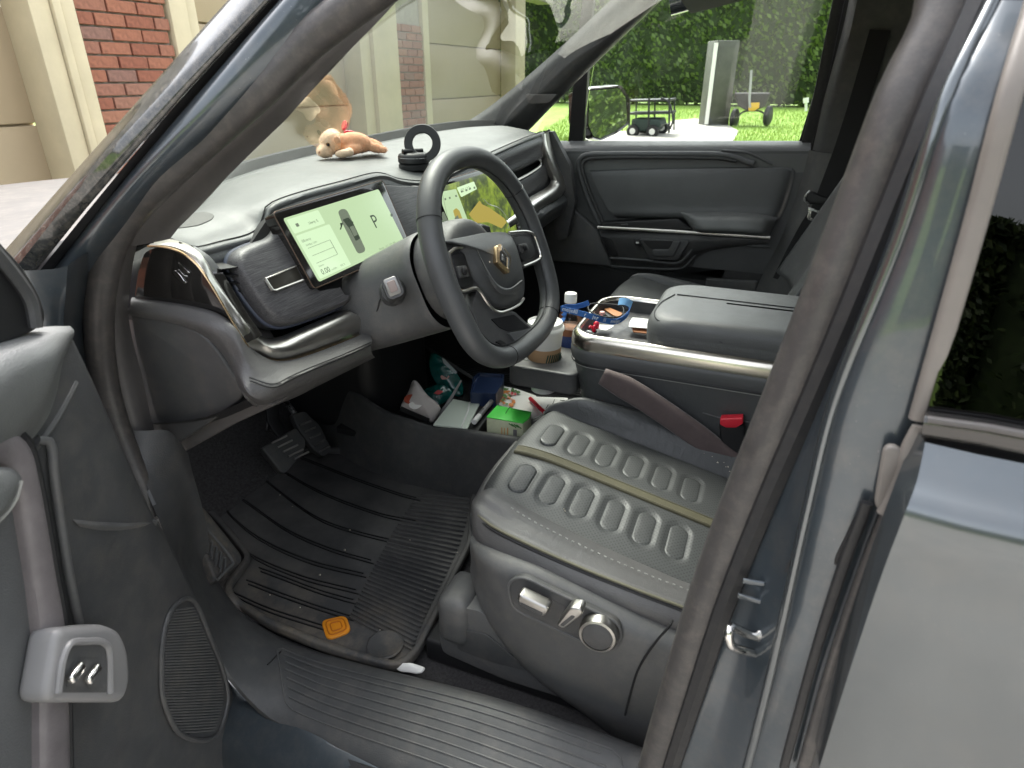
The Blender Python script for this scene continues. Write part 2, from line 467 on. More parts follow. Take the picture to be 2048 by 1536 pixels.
def brickmat():
    m, t, b = nodes('red brick'); L = t.links.new
    oi = t.nodes.new('ShaderNodeObjectInfo'); tc = t.nodes.new('ShaderNodeTexCoord')
    r = ramp(t, oi.outputs['Random'], [(0, (.25,.09,.055)), (.5, (.31,.125,.075)), (.8, (.22,.12,.095)), (1, (.35,.15,.085))])
    n = N_(t, 'ShaderNodeTexNoise', Scale=45.0, Detail=6.0); L(tc.outputs['Object'], n.inputs['Vector'])
    mx = N_(t, 'ShaderNodeMix', data_type='RGBA', blend_type='MULTIPLY'); mx.inputs[0].default_value = .6
    r2 = ramp(t, n.outputs['Fac'], [(.3, g(.55)), (.7, g(1.2))]); L(r.outputs[0], mx.inputs[6]); L(r2.outputs[0], mx.inputs[7])
    L(mx.outputs[2], b.inputs['Base Color']); b.inputs['Roughness'].default_value = .9
    bp = N_(t, 'ShaderNodeBump', Strength=.6, Distance=.004); L(n.outputs['Fac'], bp.inputs['Height']); L(bp.outputs[0], b.inputs['Normal'])
    return m
M['brick'] = brickmat()
M['podgrey'] = mat('pale grey pod plastic', (.20,.195,.195), .42, var=.05)
M['wood_l'] = wood('purple grey wood strip', (10, 10, 60), .15)
M['leather_w'] = mat('warm grey leather', (.086,.084,.083), .45, wrinkle=.15, bump=.35, bscale=520, voro=True, var=.08, vscale=9, rvar=.06)
M['pocket'] = mat('dark bronze pocket', (.06,.055,.045), .35, metal=.5)
M['bluegrey'] = mat('blue grey edge', (.06,.07,.10), .4)
M['wood_p'] = M['wood'].copy()
M['leather_s'] = mat('smooth wheel leather', (.062,.065,.066), .40, bump=.25, bscale=700, voro=True, var=.08, rvar=.05)
M['leather_h'] = mat('hub leather', (.064,.067,.068), .44, bump=.3, bscale=600, voro=True, var=.06)
M['stalkb'] = mat('pale stalk button', (.30,.24,.22), .4)
M['rail'] = mat('warm silver rail', (.74,.70,.61), .26, metal=1)
M['bronze'] = mat('dark bronze edge', (.12,.08,.06), .4, metal=.6)
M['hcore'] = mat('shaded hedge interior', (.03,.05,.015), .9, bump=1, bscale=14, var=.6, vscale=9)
M['hoodp'] = mat('dusty hood paint', (.075,.07,.066), .6, var=.15, vscale=5, dust=.35)
M['spk'] = mat('speaker mesh', (.085,.085,.08), .6, bump=.8, bscale=900)

def matmat():
    m, t, b = nodes('dusty rubber mat'); L = t.links.new
    tc = t.nodes.new('ShaderNodeTexCoord'); sx = t.nodes.new('ShaderNodeSeparateXYZ'); L(tc.outputs['Object'], sx.inputs[0])
    n = N_(t, 'ShaderNodeTexNoise', Scale=16.0, Detail=9.0, Roughness=.72); L(tc.outputs['Object'], n.inputs['Vector'])
    n2 = N_(t, 'ShaderNodeTexNoise', Scale=7.0, Detail=6.0, Roughness=.6); L(tc.outputs['Object'], n2.inputs['Vector'])
    r1 = ramp(t, n2.outputs['Fac'], [(.40, (.040,.040,.041)), (.66, (.085,.083,.080))])
    e = ramp(t, None, [(0, g(1)), (1, g(0))]); mr = t.nodes.new('ShaderNodeMapRange'); mr.inputs[1].default_value = -.27; mr.inputs[2].default_value = -.08; L(sx.outputs[0], mr.inputs[0]); L(mr.outputs[0], e.inputs[0])
    r2 = ramp(t, n.outputs['Fac'], [(.42, g(0)), (.68, g(.75))])
    ml = N_(t, 'ShaderNodeMath', operation='MULTIPLY'); L(e.outputs[0], ml.inputs[0]); L(r2.outputs[0], ml.inputs[1])
    mx = N_(t, 'ShaderNodeMix', data_type='RGBA'); L(ml.outputs[0], mx.inputs[0]); L(r1.outputs[0], mx.inputs[6]); mx.inputs[7].default_value = (.20,.165,.12,1)
    L(mx.outputs[2], b.inputs['Base Color']); b.inputs['Roughness'].default_value = .68
    bp = N_(t, 'ShaderNodeBump', Strength=.4, Distance=.001); n4 = N_(t, 'ShaderNodeTexNoise', Scale=500.0, Detail=2.0); L(tc.outputs['Object'], n4.inputs['Vector']); L(n4.outputs['Fac'], bp.inputs['Height']); L(bp.outputs[0], b.inputs['Normal'])
    return m
M['mat'] = matmat()
M['podframe'] = mat('grey pod frame', (.21,.207,.207), .4, var=.05)
M['steel_d'] = mat('dull metal', (.32,.31,.30), .35, metal=.8)
M['ctl'] = mat('dull satin control', (.40,.39,.37), .34, metal=1)
M['strip_wood'] = mat('pinkish grey wood strip', (.135,.122,.124), .5, bump=.3, bscale=300, var=.16, vscale=34)
# ---------------- ground, house, garden ----------------
def proj(p):
    q = RM.transposed() @ (V(p) - CP)
    return (1024 + F*q.x/-q.z, 768 - F*q.y/-q.z) if q.z < 0 else (-1, -1)
def sstep(a, b, t):
    t = min(max((t-a)/(b-a), 0), 1); return t*t*(3-2*t)
def hgt(x, y): return .66*sstep(5.6, 8.2, x) + .0085*max(x-8.2, 0) - .012
xs = [-120, -60, -25, -12, -6, 0, 4, 5.6, 6.0, 6.4, 6.8, 7.2, 7.6, 8.2, 10, 14, 20, 40, 120]; ys = [-120, -50, -20, -8, 0, 4, 8, 20, 60, 120]
vs = [(x, y, hgt(x, y)) for y in ys for x in xs]; n = len(xs)
fs = [[j*n+i, j*n+i+1, (j+1)*n+i+1, (j+1)*n+i] for j in range(len(ys)-1) for i in range(n-1)]
o = obj('lawn', vs, fs, M['lawn']); o['kind'] = 'structure'
vs = []; fs = []
for j in range(9):
    for i in range(8):
        vs.append((-9 + 14.4*i/7, -13 + 17.3*j/8, .0 + .002*random.random()))
for j in range(8):
    for i in range(7): fs.append([j*8+i, j*8+i+1, (j+1)*8+i+1, (j+1)*8+i])
o = obj('driveway', vs, fs, M['concrete']); o['kind'] = 'structure'
PATHPX = [(1150,290),(1462,290),(1478,262),(1452,248),(1425,241),(1390,237),(1345,241),(1330,250),(1290,262),(1240,262),(1150,262)]
pp = []
for a, b in zip(PATHPX, PATHPX[1:] + PATHPX[:1]):
    for k in range(4): pp.append(U(lerp(a[0], b[0], k/4), lerp(a[1], b[1], k/4), pl=((8.2,0,.66-.006),(-.0085,0,1))))
o = obj('path', pp, [list(range(len(pp)))[::-1]], M['concrete'], smooth=False); o['kind'] = 'structure'
def inpoly(x, y, P):
    r = False
    for (x1, y1), (x2, y2) in zip(P, P[1:] + P[:1]):
        if (y1 > y) != (y2 > y) and x < (x2-x1)*(y-y1)/(y2-y1) + x1: r = not r
    return r
def grass_blades():
    rg = random.Random(3); vs = []; fs = []
    while len(fs) < 16000:
        x = 8.3 + 10*rg.random()**1.4; y = lerp(-1.6 - .1*(x-8), 3.6 + .2*(x-8), rg.random()); z = hgt(x, y)
        px, py = proj((x, y, z))
        if inpoly(px, py, PATHPX): continue
        h = .03 + .05*rg.random(); a = rg.random()*6.28; w = .006
        dx, dy = w*math.cos(a), w*math.sin(a); lx, ly = (rg.random()-.5)*.04, (rg.random()-.5)*.04
        k = len(vs); vs += [(x-dx, y-dy, z-.005), (x+dx, y+dy, z-.005), (x+lx, y+ly, z+h)]; fs.append([k, k+1, k+2])
    return vs, fs
vs, fs = grass_blades()
o = obj('grass', vs, fs, M['blade'], smooth=False); o['kind'] = 'stuff'; o['label'] = 'short bright green grass of the lawn beyond the passenger window'; o['category'] = 'grass'
def leafcloud(rg, c, r, n, size, shell=.55):
    vs = []; fs = []; c = V(c)
    cl = [V((rg.gauss(0, 1), rg.gauss(0, 1), rg.gauss(0, 1))).normalized()*(shell + (1-shell)*rg.random()) for _ in range(max(n//60, 6))]
    for i in range(n):
        b = cl[rg.randrange(len(cl))]
        q = V((b.x*r[0], b.y*r[1], b.z*r[2])) + V((rg.gauss(0, .16)*r[0], rg.gauss(0, .16)*r[1], rg.gauss(0, .16)*r[2]))
        s = size*(.6 + .8*rg.random()); a = V((rg.gauss(0,1), rg.gauss(0,1), rg.gauss(0,1))).normalized(); e = a.orthogonal().normalized(); f = a.cross(e)
        k = len(vs); p = c + q
        vs += [p - e*s, p + f*s*.45, p + e*s, p - f*s*.45]; fs.append([k, k+1, k+2, k+3])
    return vs, fs
def boxleaves(rg, lo, hi, n, size):
    vs = []; fs = []
    for i in range(n):
        p = V([lerp(lo[k], hi[k], rg.random()) for k in range(3)])
        j = rg.randrange(4)
        if j == 0: p.x = lo[0] + abs(rg.gauss(0, .12))
        elif j == 1: p.y = hi[1] - abs(rg.gauss(0, .12))
        elif j == 2: p.z = hi[2] - abs(rg.gauss(0, .15))
        s = size*(.6 + .8*rg.random()); a = V((rg.gauss(0,1), rg.gauss(0,1), rg.gauss(0,1))).normalized(); e = a.orthogonal().normalized(); f = a.cross(e)
        k = len(vs); vs += [p - e*s, p + f*s*.5, p + e*s, p - f*s*.5]; fs.append([k, k+1, k+2, k+3])
    return vs, fs
def hedge(lo, hi, n, size, label, seed, mt='leaf'):
    rg = random.Random(seed); c = ((lo[0]+hi[0])/2, (lo[1]+hi[1])/2, lo[2])
    t = thing('hedge', label, 'hedge', c)
    vs, fs = boxleaves(rg, lo, hi, n, size); obj('foliage', vs, fs, M[mt], t, smooth=False)
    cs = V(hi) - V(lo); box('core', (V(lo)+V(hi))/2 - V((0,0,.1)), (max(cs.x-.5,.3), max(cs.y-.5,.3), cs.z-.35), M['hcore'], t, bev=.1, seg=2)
    L_ = max(hi[0]-lo[0], hi[1]-lo[1]); k = int(L_/1.2)
    for i in range(k):
        f = (i+.5)/k; p = V((lerp(lo[0], hi[0], f), lerp(lo[1], hi[1], f), lo[2]))
        if hi[0]-lo[0] < hi[1]-lo[1]: p.x = c[0]
        else: p.y = c[1]
        sweep('stem', [p, p + V((.05, .05, (hi[2]-lo[2])*.8))], circ(.05, 6), M['bark'], t)
    return t
M['bark'] = mat('bark', (.09,.065,.045), .95, bump=1, bscale=40, var=.3, vscale=20)
hedge((19.6,-7,.74), (21.2,14,4.2), 34000, .085, 'long green hedge at the far edge of the lawn', 11)
hedge((.6,-10.2,.0), (10.5,-8.8,3.6), 42000, .045, 'tall green hedge behind the car, seen in the passenger side mirror', 12)
def tree(c, h, r, n, label, seed):
    rg = random.Random(seed); c = V(c); t = thing('tree', label, 'tree', c, 'trees beside the driveway')
    vs, fs = leafcloud(rg, c + V((0, 0, h)), r, n, .16); obj('crown', vs, fs, M['leaf_d'], t, smooth=False)
    tr = [c, c + V((.1, .05, h*.5)), c + V((0, .1, h*1.1))]
    sweep('trunk', spl(tr, 10), circ(.2, 9), M['bark'], t, scale=[1 - .07*i for i in range(10)])
    for k in range(5):
        a = k*1.3 + rg.random(); b = c + V((0, .05, h*(.45 + .1*k)))
        sweep('limb', spl([b, b + V((math.cos(a)*r[0]*.4, math.sin(a)*r[1]*.4, .5)), b + V((math.cos(a)*r[0]*.8, math.sin(a)*r[1]*.8, 1.3))], 8), circ(.07, 6), M['bark'], t, scale=[1 - .1*i for i in range(8)])
for i, (x, y, h) in enumerate(((-9,-5.5,3.2),(-9.6,-10.5,3.6),(-8.6,-16,3.3))):
    tree((x, y, 0), h, (2.3,2.6,2.4), 3600, ['broad dark tree seen only as a reflection in the rear window, nearest', 'dark tree reflected in the rear window, middle of three', 'dark tree reflected in the rear window, farthest'][i], 20+i)

hedge((-11.4,-15,.0), (-9.8,1.0,2.6), 40000, .07, 'dark hedge added left of the driveway to darken the rear window reflection', 14, 'leaf_d')  # unseen hedge, added to keep the bright lawn out of reflections
# house front with three garage doors
HY = 4.0
house = thing('house', 'brick house front with beige garage doors ahead of the car', 'house', (3.4, HY, 0))
brick_me = [None]
def brick_field(par, x0, x1, z0, z1, y):
    bw, bh, jt, d = .205, .067, .011, .1
    r = 0; z = z0
    while z + bh <= z1 + .01:
        x = x0 - (bw/2 if r % 2 else 0)
        while x < x1 - .02:
            a, b = max(x, x0), min(x + bw, x1)
            if b - a > .03:
                full = abs(b - a - bw) < 1e-4
                if full and brick_me[0]:
                    o = bpy.data.objects.new('brick', brick_me[0]); COL.objects.link(o); o.parent = par
                else:
                    o = box('brick', root_loc(par), (b-a, d, bh), M['brick'], par, bev=.004, seg=1)
                    if full: brick_me[0] = o.data
                o.location = V(((a+b)/2, y + d/2 + random.uniform(-.003,.003), z + bh/2)) - root_loc(par)
            x += bw + jt
        z += bh + jt; r += 1
def pier(x0, x1):
    p = box('brick_pier', ((x0+x1)/2, HY+.13, 1.3), (x1-x0-.01, .2, 2.6), M['mortar'], house, bev=0)
    brick_field(p, x0, x1, .62, 2.02, HY)
pier(1.70, 2.36); pier(5.28, 5.83)
box('wall', (3.4, HY+.16, 3.0), (14, .26, .8), M['mortar'], house, bev=0)
M['added_wall'] = mat('added brick wall', (.33,.13,.08), .9, bump=.8, bscale=30, var=.3, vscale=9)
box('wall', (-6.7, HY+.13, 1.3), (10.9, .2, 2.6), M['added_wall'], house, bev=0)  # unseen wall added so the dash end cap does not reflect lawn
def garage_door(x0, x1, hard=None):
    w = x1-x0; d = box('garage_door', ((x0+x1)/2, HY+.27, 1.3), (w, .03, 2.6), M['beige'], house, bev=0)
    for k in range(4):
        box('panel', ((x0+x1)/2, HY+.236, .32 + .62*k), (w-.01, .035, .607), M['beige'], d, bev=.008, seg=2)
    if hard: box('lock_plate', hard, (.035, .02, .12), M['cream'], d, bev=.004)
garage_door(-1.2, 1.43, (1.185, HY+.215, 1.31)); garage_door(2.62, 4.62); garage_door(5.98, 8.6)
for x0, x1, y0 in ((1.42,1.545,-.01), (1.545,1.60,-.03), (1.60,1.69,-.02), (2.37,2.52,-.02), (2.52,2.62,.0), (4.62,4.80,.02), (4.80,5.27,-.02), (5.84,5.98,-.01), (8.6,9.0,-.02)):
    box('door_trim', ((x0+x1)/2, HY+y0+.12, 1.3), (x1-x0-.004, .24, 2.6), M['cream'], house, bev=.006, seg=2)

# garden things beyond the passenger window
GX = 9.6
def cart():
    t = thing('garden_cart', 'dark green garden cart with a black tubular rack, on the path', 'cart', U(1285,272,x=GX))
    dg = mat('dark green tub', (.012,.03,.024), .5)
    P = UL([(1262,250),(1264,238),(1318,238),(1322,250),(1312,262),(1268,262)], x=GX)
    plate('tub', P, .55, dg, t, bev=.01, n=(-1,0,0))
    for px, py, dx in ((1266,262,0), (1305,263,0), (1272,259,.55), (1312,260,.55)):
        c = U(px, py, x=GX); c.x += dx
        w = lathe('wheel', c, (1,0,0), [(.035,-.05),(.085,-.05),(.1,-.03),(.1,.03),(.085,.05),(.035,.05)], M['black'], t, n=20)
        lathe('hub', c, (1,0,0), [(.045,-.056),(.048,-.05),(.048,.05)], M['paper'], w, n=14)
    rk = mat('black cart tube', (.02,.022,.024), .4)
    for px in (1258, 1297, 1338):
        a = U(px, 266 if px != 1297 else 273, x=GX); b = U(px+1, 196, x=GX)
        tube('rack_post', spl([a, (a+b)/2, b], 6), .016, rk, t)
        a = a + V((.6, .02, 0)); b = b + V((.6, .02, 0)); tube('rack_post', [a, b], .014, rk, t)
    for py, tk in ((226, .03), (200, .02)):
        P = [U(1252, py, x=GX), U(1340, py-2, x=GX)]; P += [P[1] + V((.62, 0, 0)), P[0] + V((.62, 0, 0))]
        s = plate('shelf', P, .03, rk, t, bev=.006, n=(0,0,1))
    tube('handle', spl(UL([(1340,258),(1346,240),(1338,205),(1322,196)], x=GX), 12), .014, rk, t)
cart()
def cabinet():
    t = thing('metal_cabinet', 'tall dark metal cabinet standing on the pale path by the lawn', 'cabinet', U(1425,251,x=12.2))
    cm = mat('weathered dark metal', (.075,.075,.06), .45, var=.3, vscale=4)
    b = U(1396,249,x=12.4); c = U(1414,251,x=12.12); d = U(1457,250,x=12.36)
    up = V((0,0,1.42))
    e = b + (d - c)
    vs = [b, c, d, e]; vs += [v + up for v in vs]
    obj('body', vs, [[0,1,5,4],[1,2,6,5],[2,3,7,6],[3,0,4,7],[4,5,6,7]], cm, t, bev=(.01,2,40))
    k = V((-.012,0,0))
    plate('edge_strip', [c+k+V((0,.05,.02)), c+k+V((0,-.02,.02)), c+k+V((0,-.02,1.38)), c+k+V((0,.05,1.38))], .01, M['paper'], t)
    q = c + (d-c)*.08 + k; w = (d-c)*.84
    plate('door', [q+V((0,0,.05)), q+w+V((0,0,.05)), q+w+V((0,0,1.34)), q+V((0,0,1.34))], .02, cm, t)
cabinet()
def spreader():
    GS = 12.2
    t = thing('broadcast_spreader', 'black lawn spreader with a yellow front panel on the grass', 'spreader', U(1503,250,x=GS))
    P = UL([(1468,186),(1540,186),(1530,213),(1512,221),(1492,221),(1476,212)], x=GS)
    plate('hopper', P, .4, M['black'], t, bev=.02, n=(-1,0,0))
    plate('front_panel', UL([(1497,206),(1519,205),(1518,216),(1508,222),(1497,222)], x=GS-.04), .04, mat('yellow plastic', (.75,.42,.01), .4), t, bev=.006, n=(-1,0,0))
    for px, py in ((1469,237), (1536,232)):
        c = U(px, py, x=GS+.1)
        w = lathe('wheel', c, (.25,1,0), [(.07,-.05),(.135,-.05),(.17,-.03),(.176,0),(.17,.03),(.135,.05),(.07,.05)], M['black'], t, n=24)
        lathe('hub', c, (.25,1,0), [(.07,-.035),(.072,.035)], M['plastic_g'], w, n=12)
    tube('frame', spl(UL([(1474,234),(1486,224),(1503,221),(1522,223),(1533,231)], x=GS+.1), 14), .016, M['black'], t)
    tube('handle', spl(UL([(1500,215),(1499,200),(1501,170),(1503,140)], x=GS-.06), 10), .022, mat('grey tube', (.35,.35,.36), .4), t)
spreader()
sp = thing('marker_post', 'thin white marker post standing in the lawn', 'post', U(1612,222,x=13))
tube('stake', UL([(1612,222),(1612,206)], x=13), .025, M['white'], sp); tube('cap', UL([(1612,206),(1612,196)], x=13), .05, M['white'], sp)
# ---------------- car: body, pillars, doors ----------------
CAR = thing('car', 'blue grey sport utility car with its front door open, dark interior in view', 'car')
def part(name, label=None, parent=None):
    o = bpy.data.objects.new(name, None); COL.objects.link(o); o.parent = parent or CAR; o.empty_display_size = .05
    if label: o['label'] = label
    return o
def Z4(*P): return [(1050 + x/3.151, 180 + y/3.151) for x, y in P]
# floor pan
vs = []; fl = [(1.34,.98),(1.28,.86),(1.18,.70),(1.08,.605),(1.0,.575),(.7,.572),(.2,.572),(-.6,.572),(-1.6,.6)]
loft('floor_carpet', [[(x, y, z) for x in (-.74,-.4,0,.4,.78)] for y, z in fl], M['carpet'], CAR, nu=24, nv=60, solid=.02, flip=True)
box('firewall', (0,1.36,.95), (1.5,.06,.4), M['plastic_b'], CAR)
box('underbody', (0,-.3,.44), (1.6,3.2,.2), M['plastic_b'], CAR)
box('sill_filler', (.85,.0,.66), (.10,2.8,.62), M['plastic_b'], CAR, bev=.02)  # filler box added to block light leaking in beside the passenger floor
box('cowl_filler', (.80,1.12,.86), (.12,.5,.7), M['plastic_b'], CAR, bev=.02)  # second filler box added against the same light leak
# hood, fenders
loft('hood', [[(-.86,y,z-.07),(-.78,y,z-.015),(-.5,y,z+.01),(0,y,z+.02),(.5,y,z+.01),(.78,y,z-.015),(.86,y,z-.07)] for y, z in ((1.22,1.17),(1.5,1.165),(2.0,1.15),(2.5,1.125),(2.8,1.09),(2.9,1.03))], M['hoodp'], CAR, nu=40, nv=40, solid=.02, flip=True)
loft('hood_bulge', [[(-.36,y,z),(-.3,y,z+.016),(0,y,z+.028),(.3,y,z+.016),(.36,y,z)] for y, z in ((1.3,1.175),(1.6,1.17),(2.2,1.148),(2.22,1.14))], M['hoodp'], CAR, nu=20, nv=20, flip=True)
for s in (-1, 1):
    loft('fender', [[(s*.9,1.0,z),(s*.94,1.5,z),(s*.95,2.1,z-.01),(s*.9,2.8,z-.05)] for z in (.5,.8,1.0)] + [[(s*.865,1.0,1.14),(s*.875,1.5,1.13),(s*.872,2.1,1.10),(s*.85,2.8,1.04)]], M['paint'], CAR, nu=24, nv=12, solid=.01)
box('grille', (0,2.84,.75), (1.66,.1,.55), M['plastic_b'], CAR, bev=.03)
# roof and headliner
rf = loft('roof', [[(-.70,y,z-.06),(-.6,y,z-.015),(0,y,z+.02),(.6,y,z-.015),(.70,y,z-.06)] for y, z in ((.30,1.76),(.0,1.82),(-.6,1.845),(-1.4,1.82),(-2.3,1.76))], M['paint'], CAR, nu=24, nv=20, solid=.03, flip=True)
loft('headliner', [[(-.66,y,z-.085),(0,y,z-.04),(.66,y,z-.085)] for y, z in ((.30,1.755),(.0,1.81),(-.6,1.83),(-1.4,1.80),(-2.2,1.74))], M['headliner'], CAR, nu=12, nv=16)
for s in (-1, 1):
    sweep('roof_rail', spl([(s*.655,.36,1.70),(s*.69,.12,1.755),(s*.71,-.2,1.775),(s*.72,-.8,1.78),(s*.73,-1.5,1.76),(s*.73,-2.2,1.70)], 40), rrect(.09, .07, .025), M['paint'], CAR, up=(0,0,1))
# rear of the body, so that light does not pour in from behind
box('tailgate', (0,-2.3,1.15), (1.5,.08,1.2), M['plastic_b'], CAR, bev=.02)
for s in (-1, 1):
    box('body_side', (s*.86,-1.75,.85), (.1,1.1,.9), M['paint'], CAR, bev=.02)
    box('quarter_glass', (s*.80,-1.7,1.5), (.012,1.1,.45), M['tint'], CAR, bev=0)

# --- windshield
PW = ((0,0,1.345), (-.045,0,1))
base = UL([(392,420),(440,368),(540,332),(640,306),(770,281),(850,265),(940,252),(985,250)], pl=PW)
base = [V((-.77,.79,1.312))] + base + [V((.78, .86, 1.37))]
b0 = [p + V((0, .05, -.045)) for p in base]
top = [V((lerp(-.60, .60, i/(len(base)-1)), .30 + .05*math.sin(math.pi*i/(len(base)-1)), 1.74 + .02*math.sin(math.pi*i/(len(base)-1)))) for i in range(len(base))]
mid = [a.lerp(b, .5) + V((0, .015, .035)) for a, b in zip(b0, top)]
loft('windshield', [b0, [p.lerp(q, .25) + V((0,.008,.02)) for p, q in zip(b0, top)], mid, top], M['wglass'], CAR, nu=48, nv=24, label='wide windshield glass over the dashboard')
sweep('frit_band', spl([p + V((0,.036,-.012)) for p in base], 60), [(-.008,-.012),(.008,-.012),(.008,.026),(-.008,.026)], M['void'], CAR, up=(0,0,1))
loft('cowl', [[(p.x*1.03, p.y+.05, p.z-.05) for p in base[2:]], [(p.x*1.03, max(p.y+.14,1.24), 1.17) for p in base[2:]]], M['plastic_b'], CAR, nu=30, nv=6)

# --- driver side front pillar (nearest the open door), outside to inside
def ext(P): return P
pil = part('windshield_pillar', 'driver side front pillar with a dusty glossy outer trim and painted inner flange')
la = UX([(-30,545,-.87),(10,500,-.86),(150,342,-.82),(284,192,-.785),(420,40,-.75),(520,-70,-.725)])
lab = UX([(10,560,-.885),(38,524,-.88),(185,340,-.84),(325,192,-.80),(455,55,-.765),(560,-60,-.735)])
lb = UX([(45,578,-.875),(61,556,-.87),(215,365,-.835),(360,192,-.795),(490,50,-.76),(590,-60,-.73)])
lc = UX([(62,590,-.85),(80,565,-.845),(240,370,-.82),(392,192,-.785),(515,50,-.755),(612,-60,-.725)])
ld = UX([(110,600,-.848),(130,560,-.843),(270,385,-.82),(450,192,-.785),(560,60,-.755),(650,-50,-.725)])
le = UX([(150,600,-.832),(170,548,-.83),(290,395,-.81),(478,192,-.78),(590,60,-.752),(680,-50,-.722)])
M['gloss_d'] = mat('dusty gloss pillar trim', (.03,.031,.03), .16, coat=.6, var=.4, vscale=40, dust=.5, rvar=.1)
loft('outer_trim', [la, lab, lb], M['gloss_d'], pil, nu=40, nv=10, solid=.008, flip=True)
loft('gap_strip', [[p + V((.005,0,0)) for p in lb], [p + V((.02,0,-.003)) for p in lb], lc], M['rubber_b'], pil, nu=40, nv=8, flip=True)
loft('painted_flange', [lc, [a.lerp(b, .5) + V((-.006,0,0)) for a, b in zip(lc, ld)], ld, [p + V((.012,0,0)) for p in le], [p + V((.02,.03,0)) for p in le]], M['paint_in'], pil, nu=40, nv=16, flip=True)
# inner pillar trim, from the seal to the windshield
t0 = UX([(222,500,-.785),(250,440,-.78),(330,352,-.765),(420,268,-.745),(510,186,-.73),(640,60,-.70),(740,-50,-.68)])
t1 = UX([(290,488,-.765),(320,440,-.755),(395,352,-.74),(478,268,-.72),(560,186,-.705),(690,60,-.675),(780,-50,-.66)])
t2 = UX([(348,474,-.755),(372,448,-.75),(440,378,-.735),(530,283,-.715),(622,186,-.69),(745,60,-.66),(835,-50,-.64)])
t3 = [p + V((.0, .09, .0)) for p in t2]
loft('inner_trim', [t0, t1, t2, t3], M['warm'], pil, nu=36, nv=14, flip=True)
0 and plate('inner_trim_foot', rnd(UX([(240,452,-.765),(300,395,-.76),(400,400,-.745),(392,440,-.74),(352,464,-.74),(270,492,-.75),(235,500,-.76)]), .02), .06, M['warm'], pil, bev=.008)

# --- hinge pillar, painted, behind the open door
r0 = UX([(183,500,-.825),(170,600,-.825),(165,660,-.825),(178,760,-.826),(205,850,-.83),(245,950,-.835),(290,1040,-.845)])
r1 = UX([(150,520,-.86),(138,600,-.862),(135,660,-.862),(150,760,-.862),(185,860,-.862),(235,970,-.862),(285,1060,-.862)])
r2 = UX([(128,535,-.872),(122,600,-.876),(120,660,-.876),(130,740,-.876),(165,850,-.876),(220,970,-.876),(275,1070,-.876)])
r3 = [p + V((-.035,.05,0)) for p in r2]; r4 = [p + V((-.05,.16,0)) for p in r2]
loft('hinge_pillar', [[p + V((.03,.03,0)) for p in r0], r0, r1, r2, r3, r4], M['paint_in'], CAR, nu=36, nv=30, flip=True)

loft('pillar_cover', [UX([(214,470,-.80),(205,560,-.80),(204,650,-.80),(218,760,-.80),(240,850,-.805),(268,925,-.81)]), UX([(245,480,-.785),(238,560,-.785),(236,650,-.785),(252,760,-.785),(275,850,-.79),(300,925,-.79)]), UX([(276,480,-.755),(264,540,-.752),(258,640,-.752),(286,760,-.752),(306,850,-.755),(330,930,-.76)])], M['warm'], CAR, nu=40, nv=12, flip=True)
# --- door opening seal
sa = UX([(300,1030,-.835),(285,985,-.83),(248,895,-.82),(222,820,-.815),(205,740,-.81),(198,650,-.81),(202,580,-.81),(217,510,-.805),(252,434,-.80),(330,350,-.79),(420,268,-.77),(512,186,-.755),(640,62,-.73)])
sb = UX([(1895,0,-.785),(1812,192,-.81),(1734,390,-.815),(1652,600,-.82),(1575,790,-.82),(1498,975,-.822),(1420,1180,-.825),(1368,1344,-.828),(1310,1536,-.83),(1270,1700,-.83)])
rail = [V((-.71,.26,1.66)), V((-.695,.1,1.70)), V((-.71,-.05,1.68))]
sweep('door_seal', spl(sa + rail + sb, 150), circ(.0195, 14, .0175), M['rubber'], CAR, up=(-1,0,0), label='thick grey brown rubber seal round the front door opening')
P = spl(sa, 70); 0 and sweep('seal_lip', [p + V((-.016,.012,0)) for p in P], circ(.007, 8), M['rubber_b'], CAR, up=(-1,0,0))
P = spl([p + V((-.012,-.016,0)) for p in sb], 60); sweep('seal_lip', P, circ(.011, 8), M['rubber_b'], CAR, up=(-1,0,0))

# --- centre pillar, painted jamb
cp = part('door_pillar', 'blue grey painted door jamb with a steel striker loop')
c0 = UX([(1960,0,-.80),(1868,192,-.825),(1764,480,-.828),(1640,790,-.83),(1540,1019,-.833),(1415,1344,-.838),(1340,1560,-.84)])
c01 = UX([(1975,0,-.81),(1882,192,-.838),(1780,480,-.842),(1656,790,-.846),(1572,1019,-.848),(1470,1344,-.85),(1400,1560,-.85)])
c1 = UX([(1990,0,-.825),(1898,192,-.862),(1800,480,-.868),(1676,790,-.874),(1618,1019,-.876),(1545,1344,-.878),(1490,1560,-.88)])
c12 = UX([(2003,0,-.828),(1915,192,-.868),(1818,480,-.874),(1695,790,-.88),(1640,1019,-.882),(1565,1344,-.884),(1512,1560,-.884)])
c2 = UX([(2050,0,-.83),(1965,192,-.87),(1868,480,-.877),(1765,790,-.884),(1690,1019,-.886),(1602,1344,-.888),(1550,1560,-.888)])
c3 = UX([(2105,0,-.83),(2016,192,-.87),(1935,480,-.877),(1832,850,-.884),(1755,1019,-.886),(1645,1344,-.888),(1590,1560,-.888)])
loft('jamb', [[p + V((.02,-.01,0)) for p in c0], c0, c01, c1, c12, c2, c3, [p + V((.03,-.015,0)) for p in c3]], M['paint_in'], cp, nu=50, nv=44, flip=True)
sweep('flange_edge', spl([p + V((-.0005,.001,0)) for p in c1], 60), circ(.0045, 10), M['paint'], cp, up=(-1,0,0))  # slim bead added along the crease to catch a highlight line
# inner shell of the pillar
loft('pillar_trim', [[p + V((.02,-.03,0)) for p in c0], [p + V((.06,-.05,0)) for p in c0], [p + V((.075,-.16,0)) for p in c0], [p + V((.02,-.22,0)) for p in c0]], M['plastic'], cp, nu=20, nv=12)
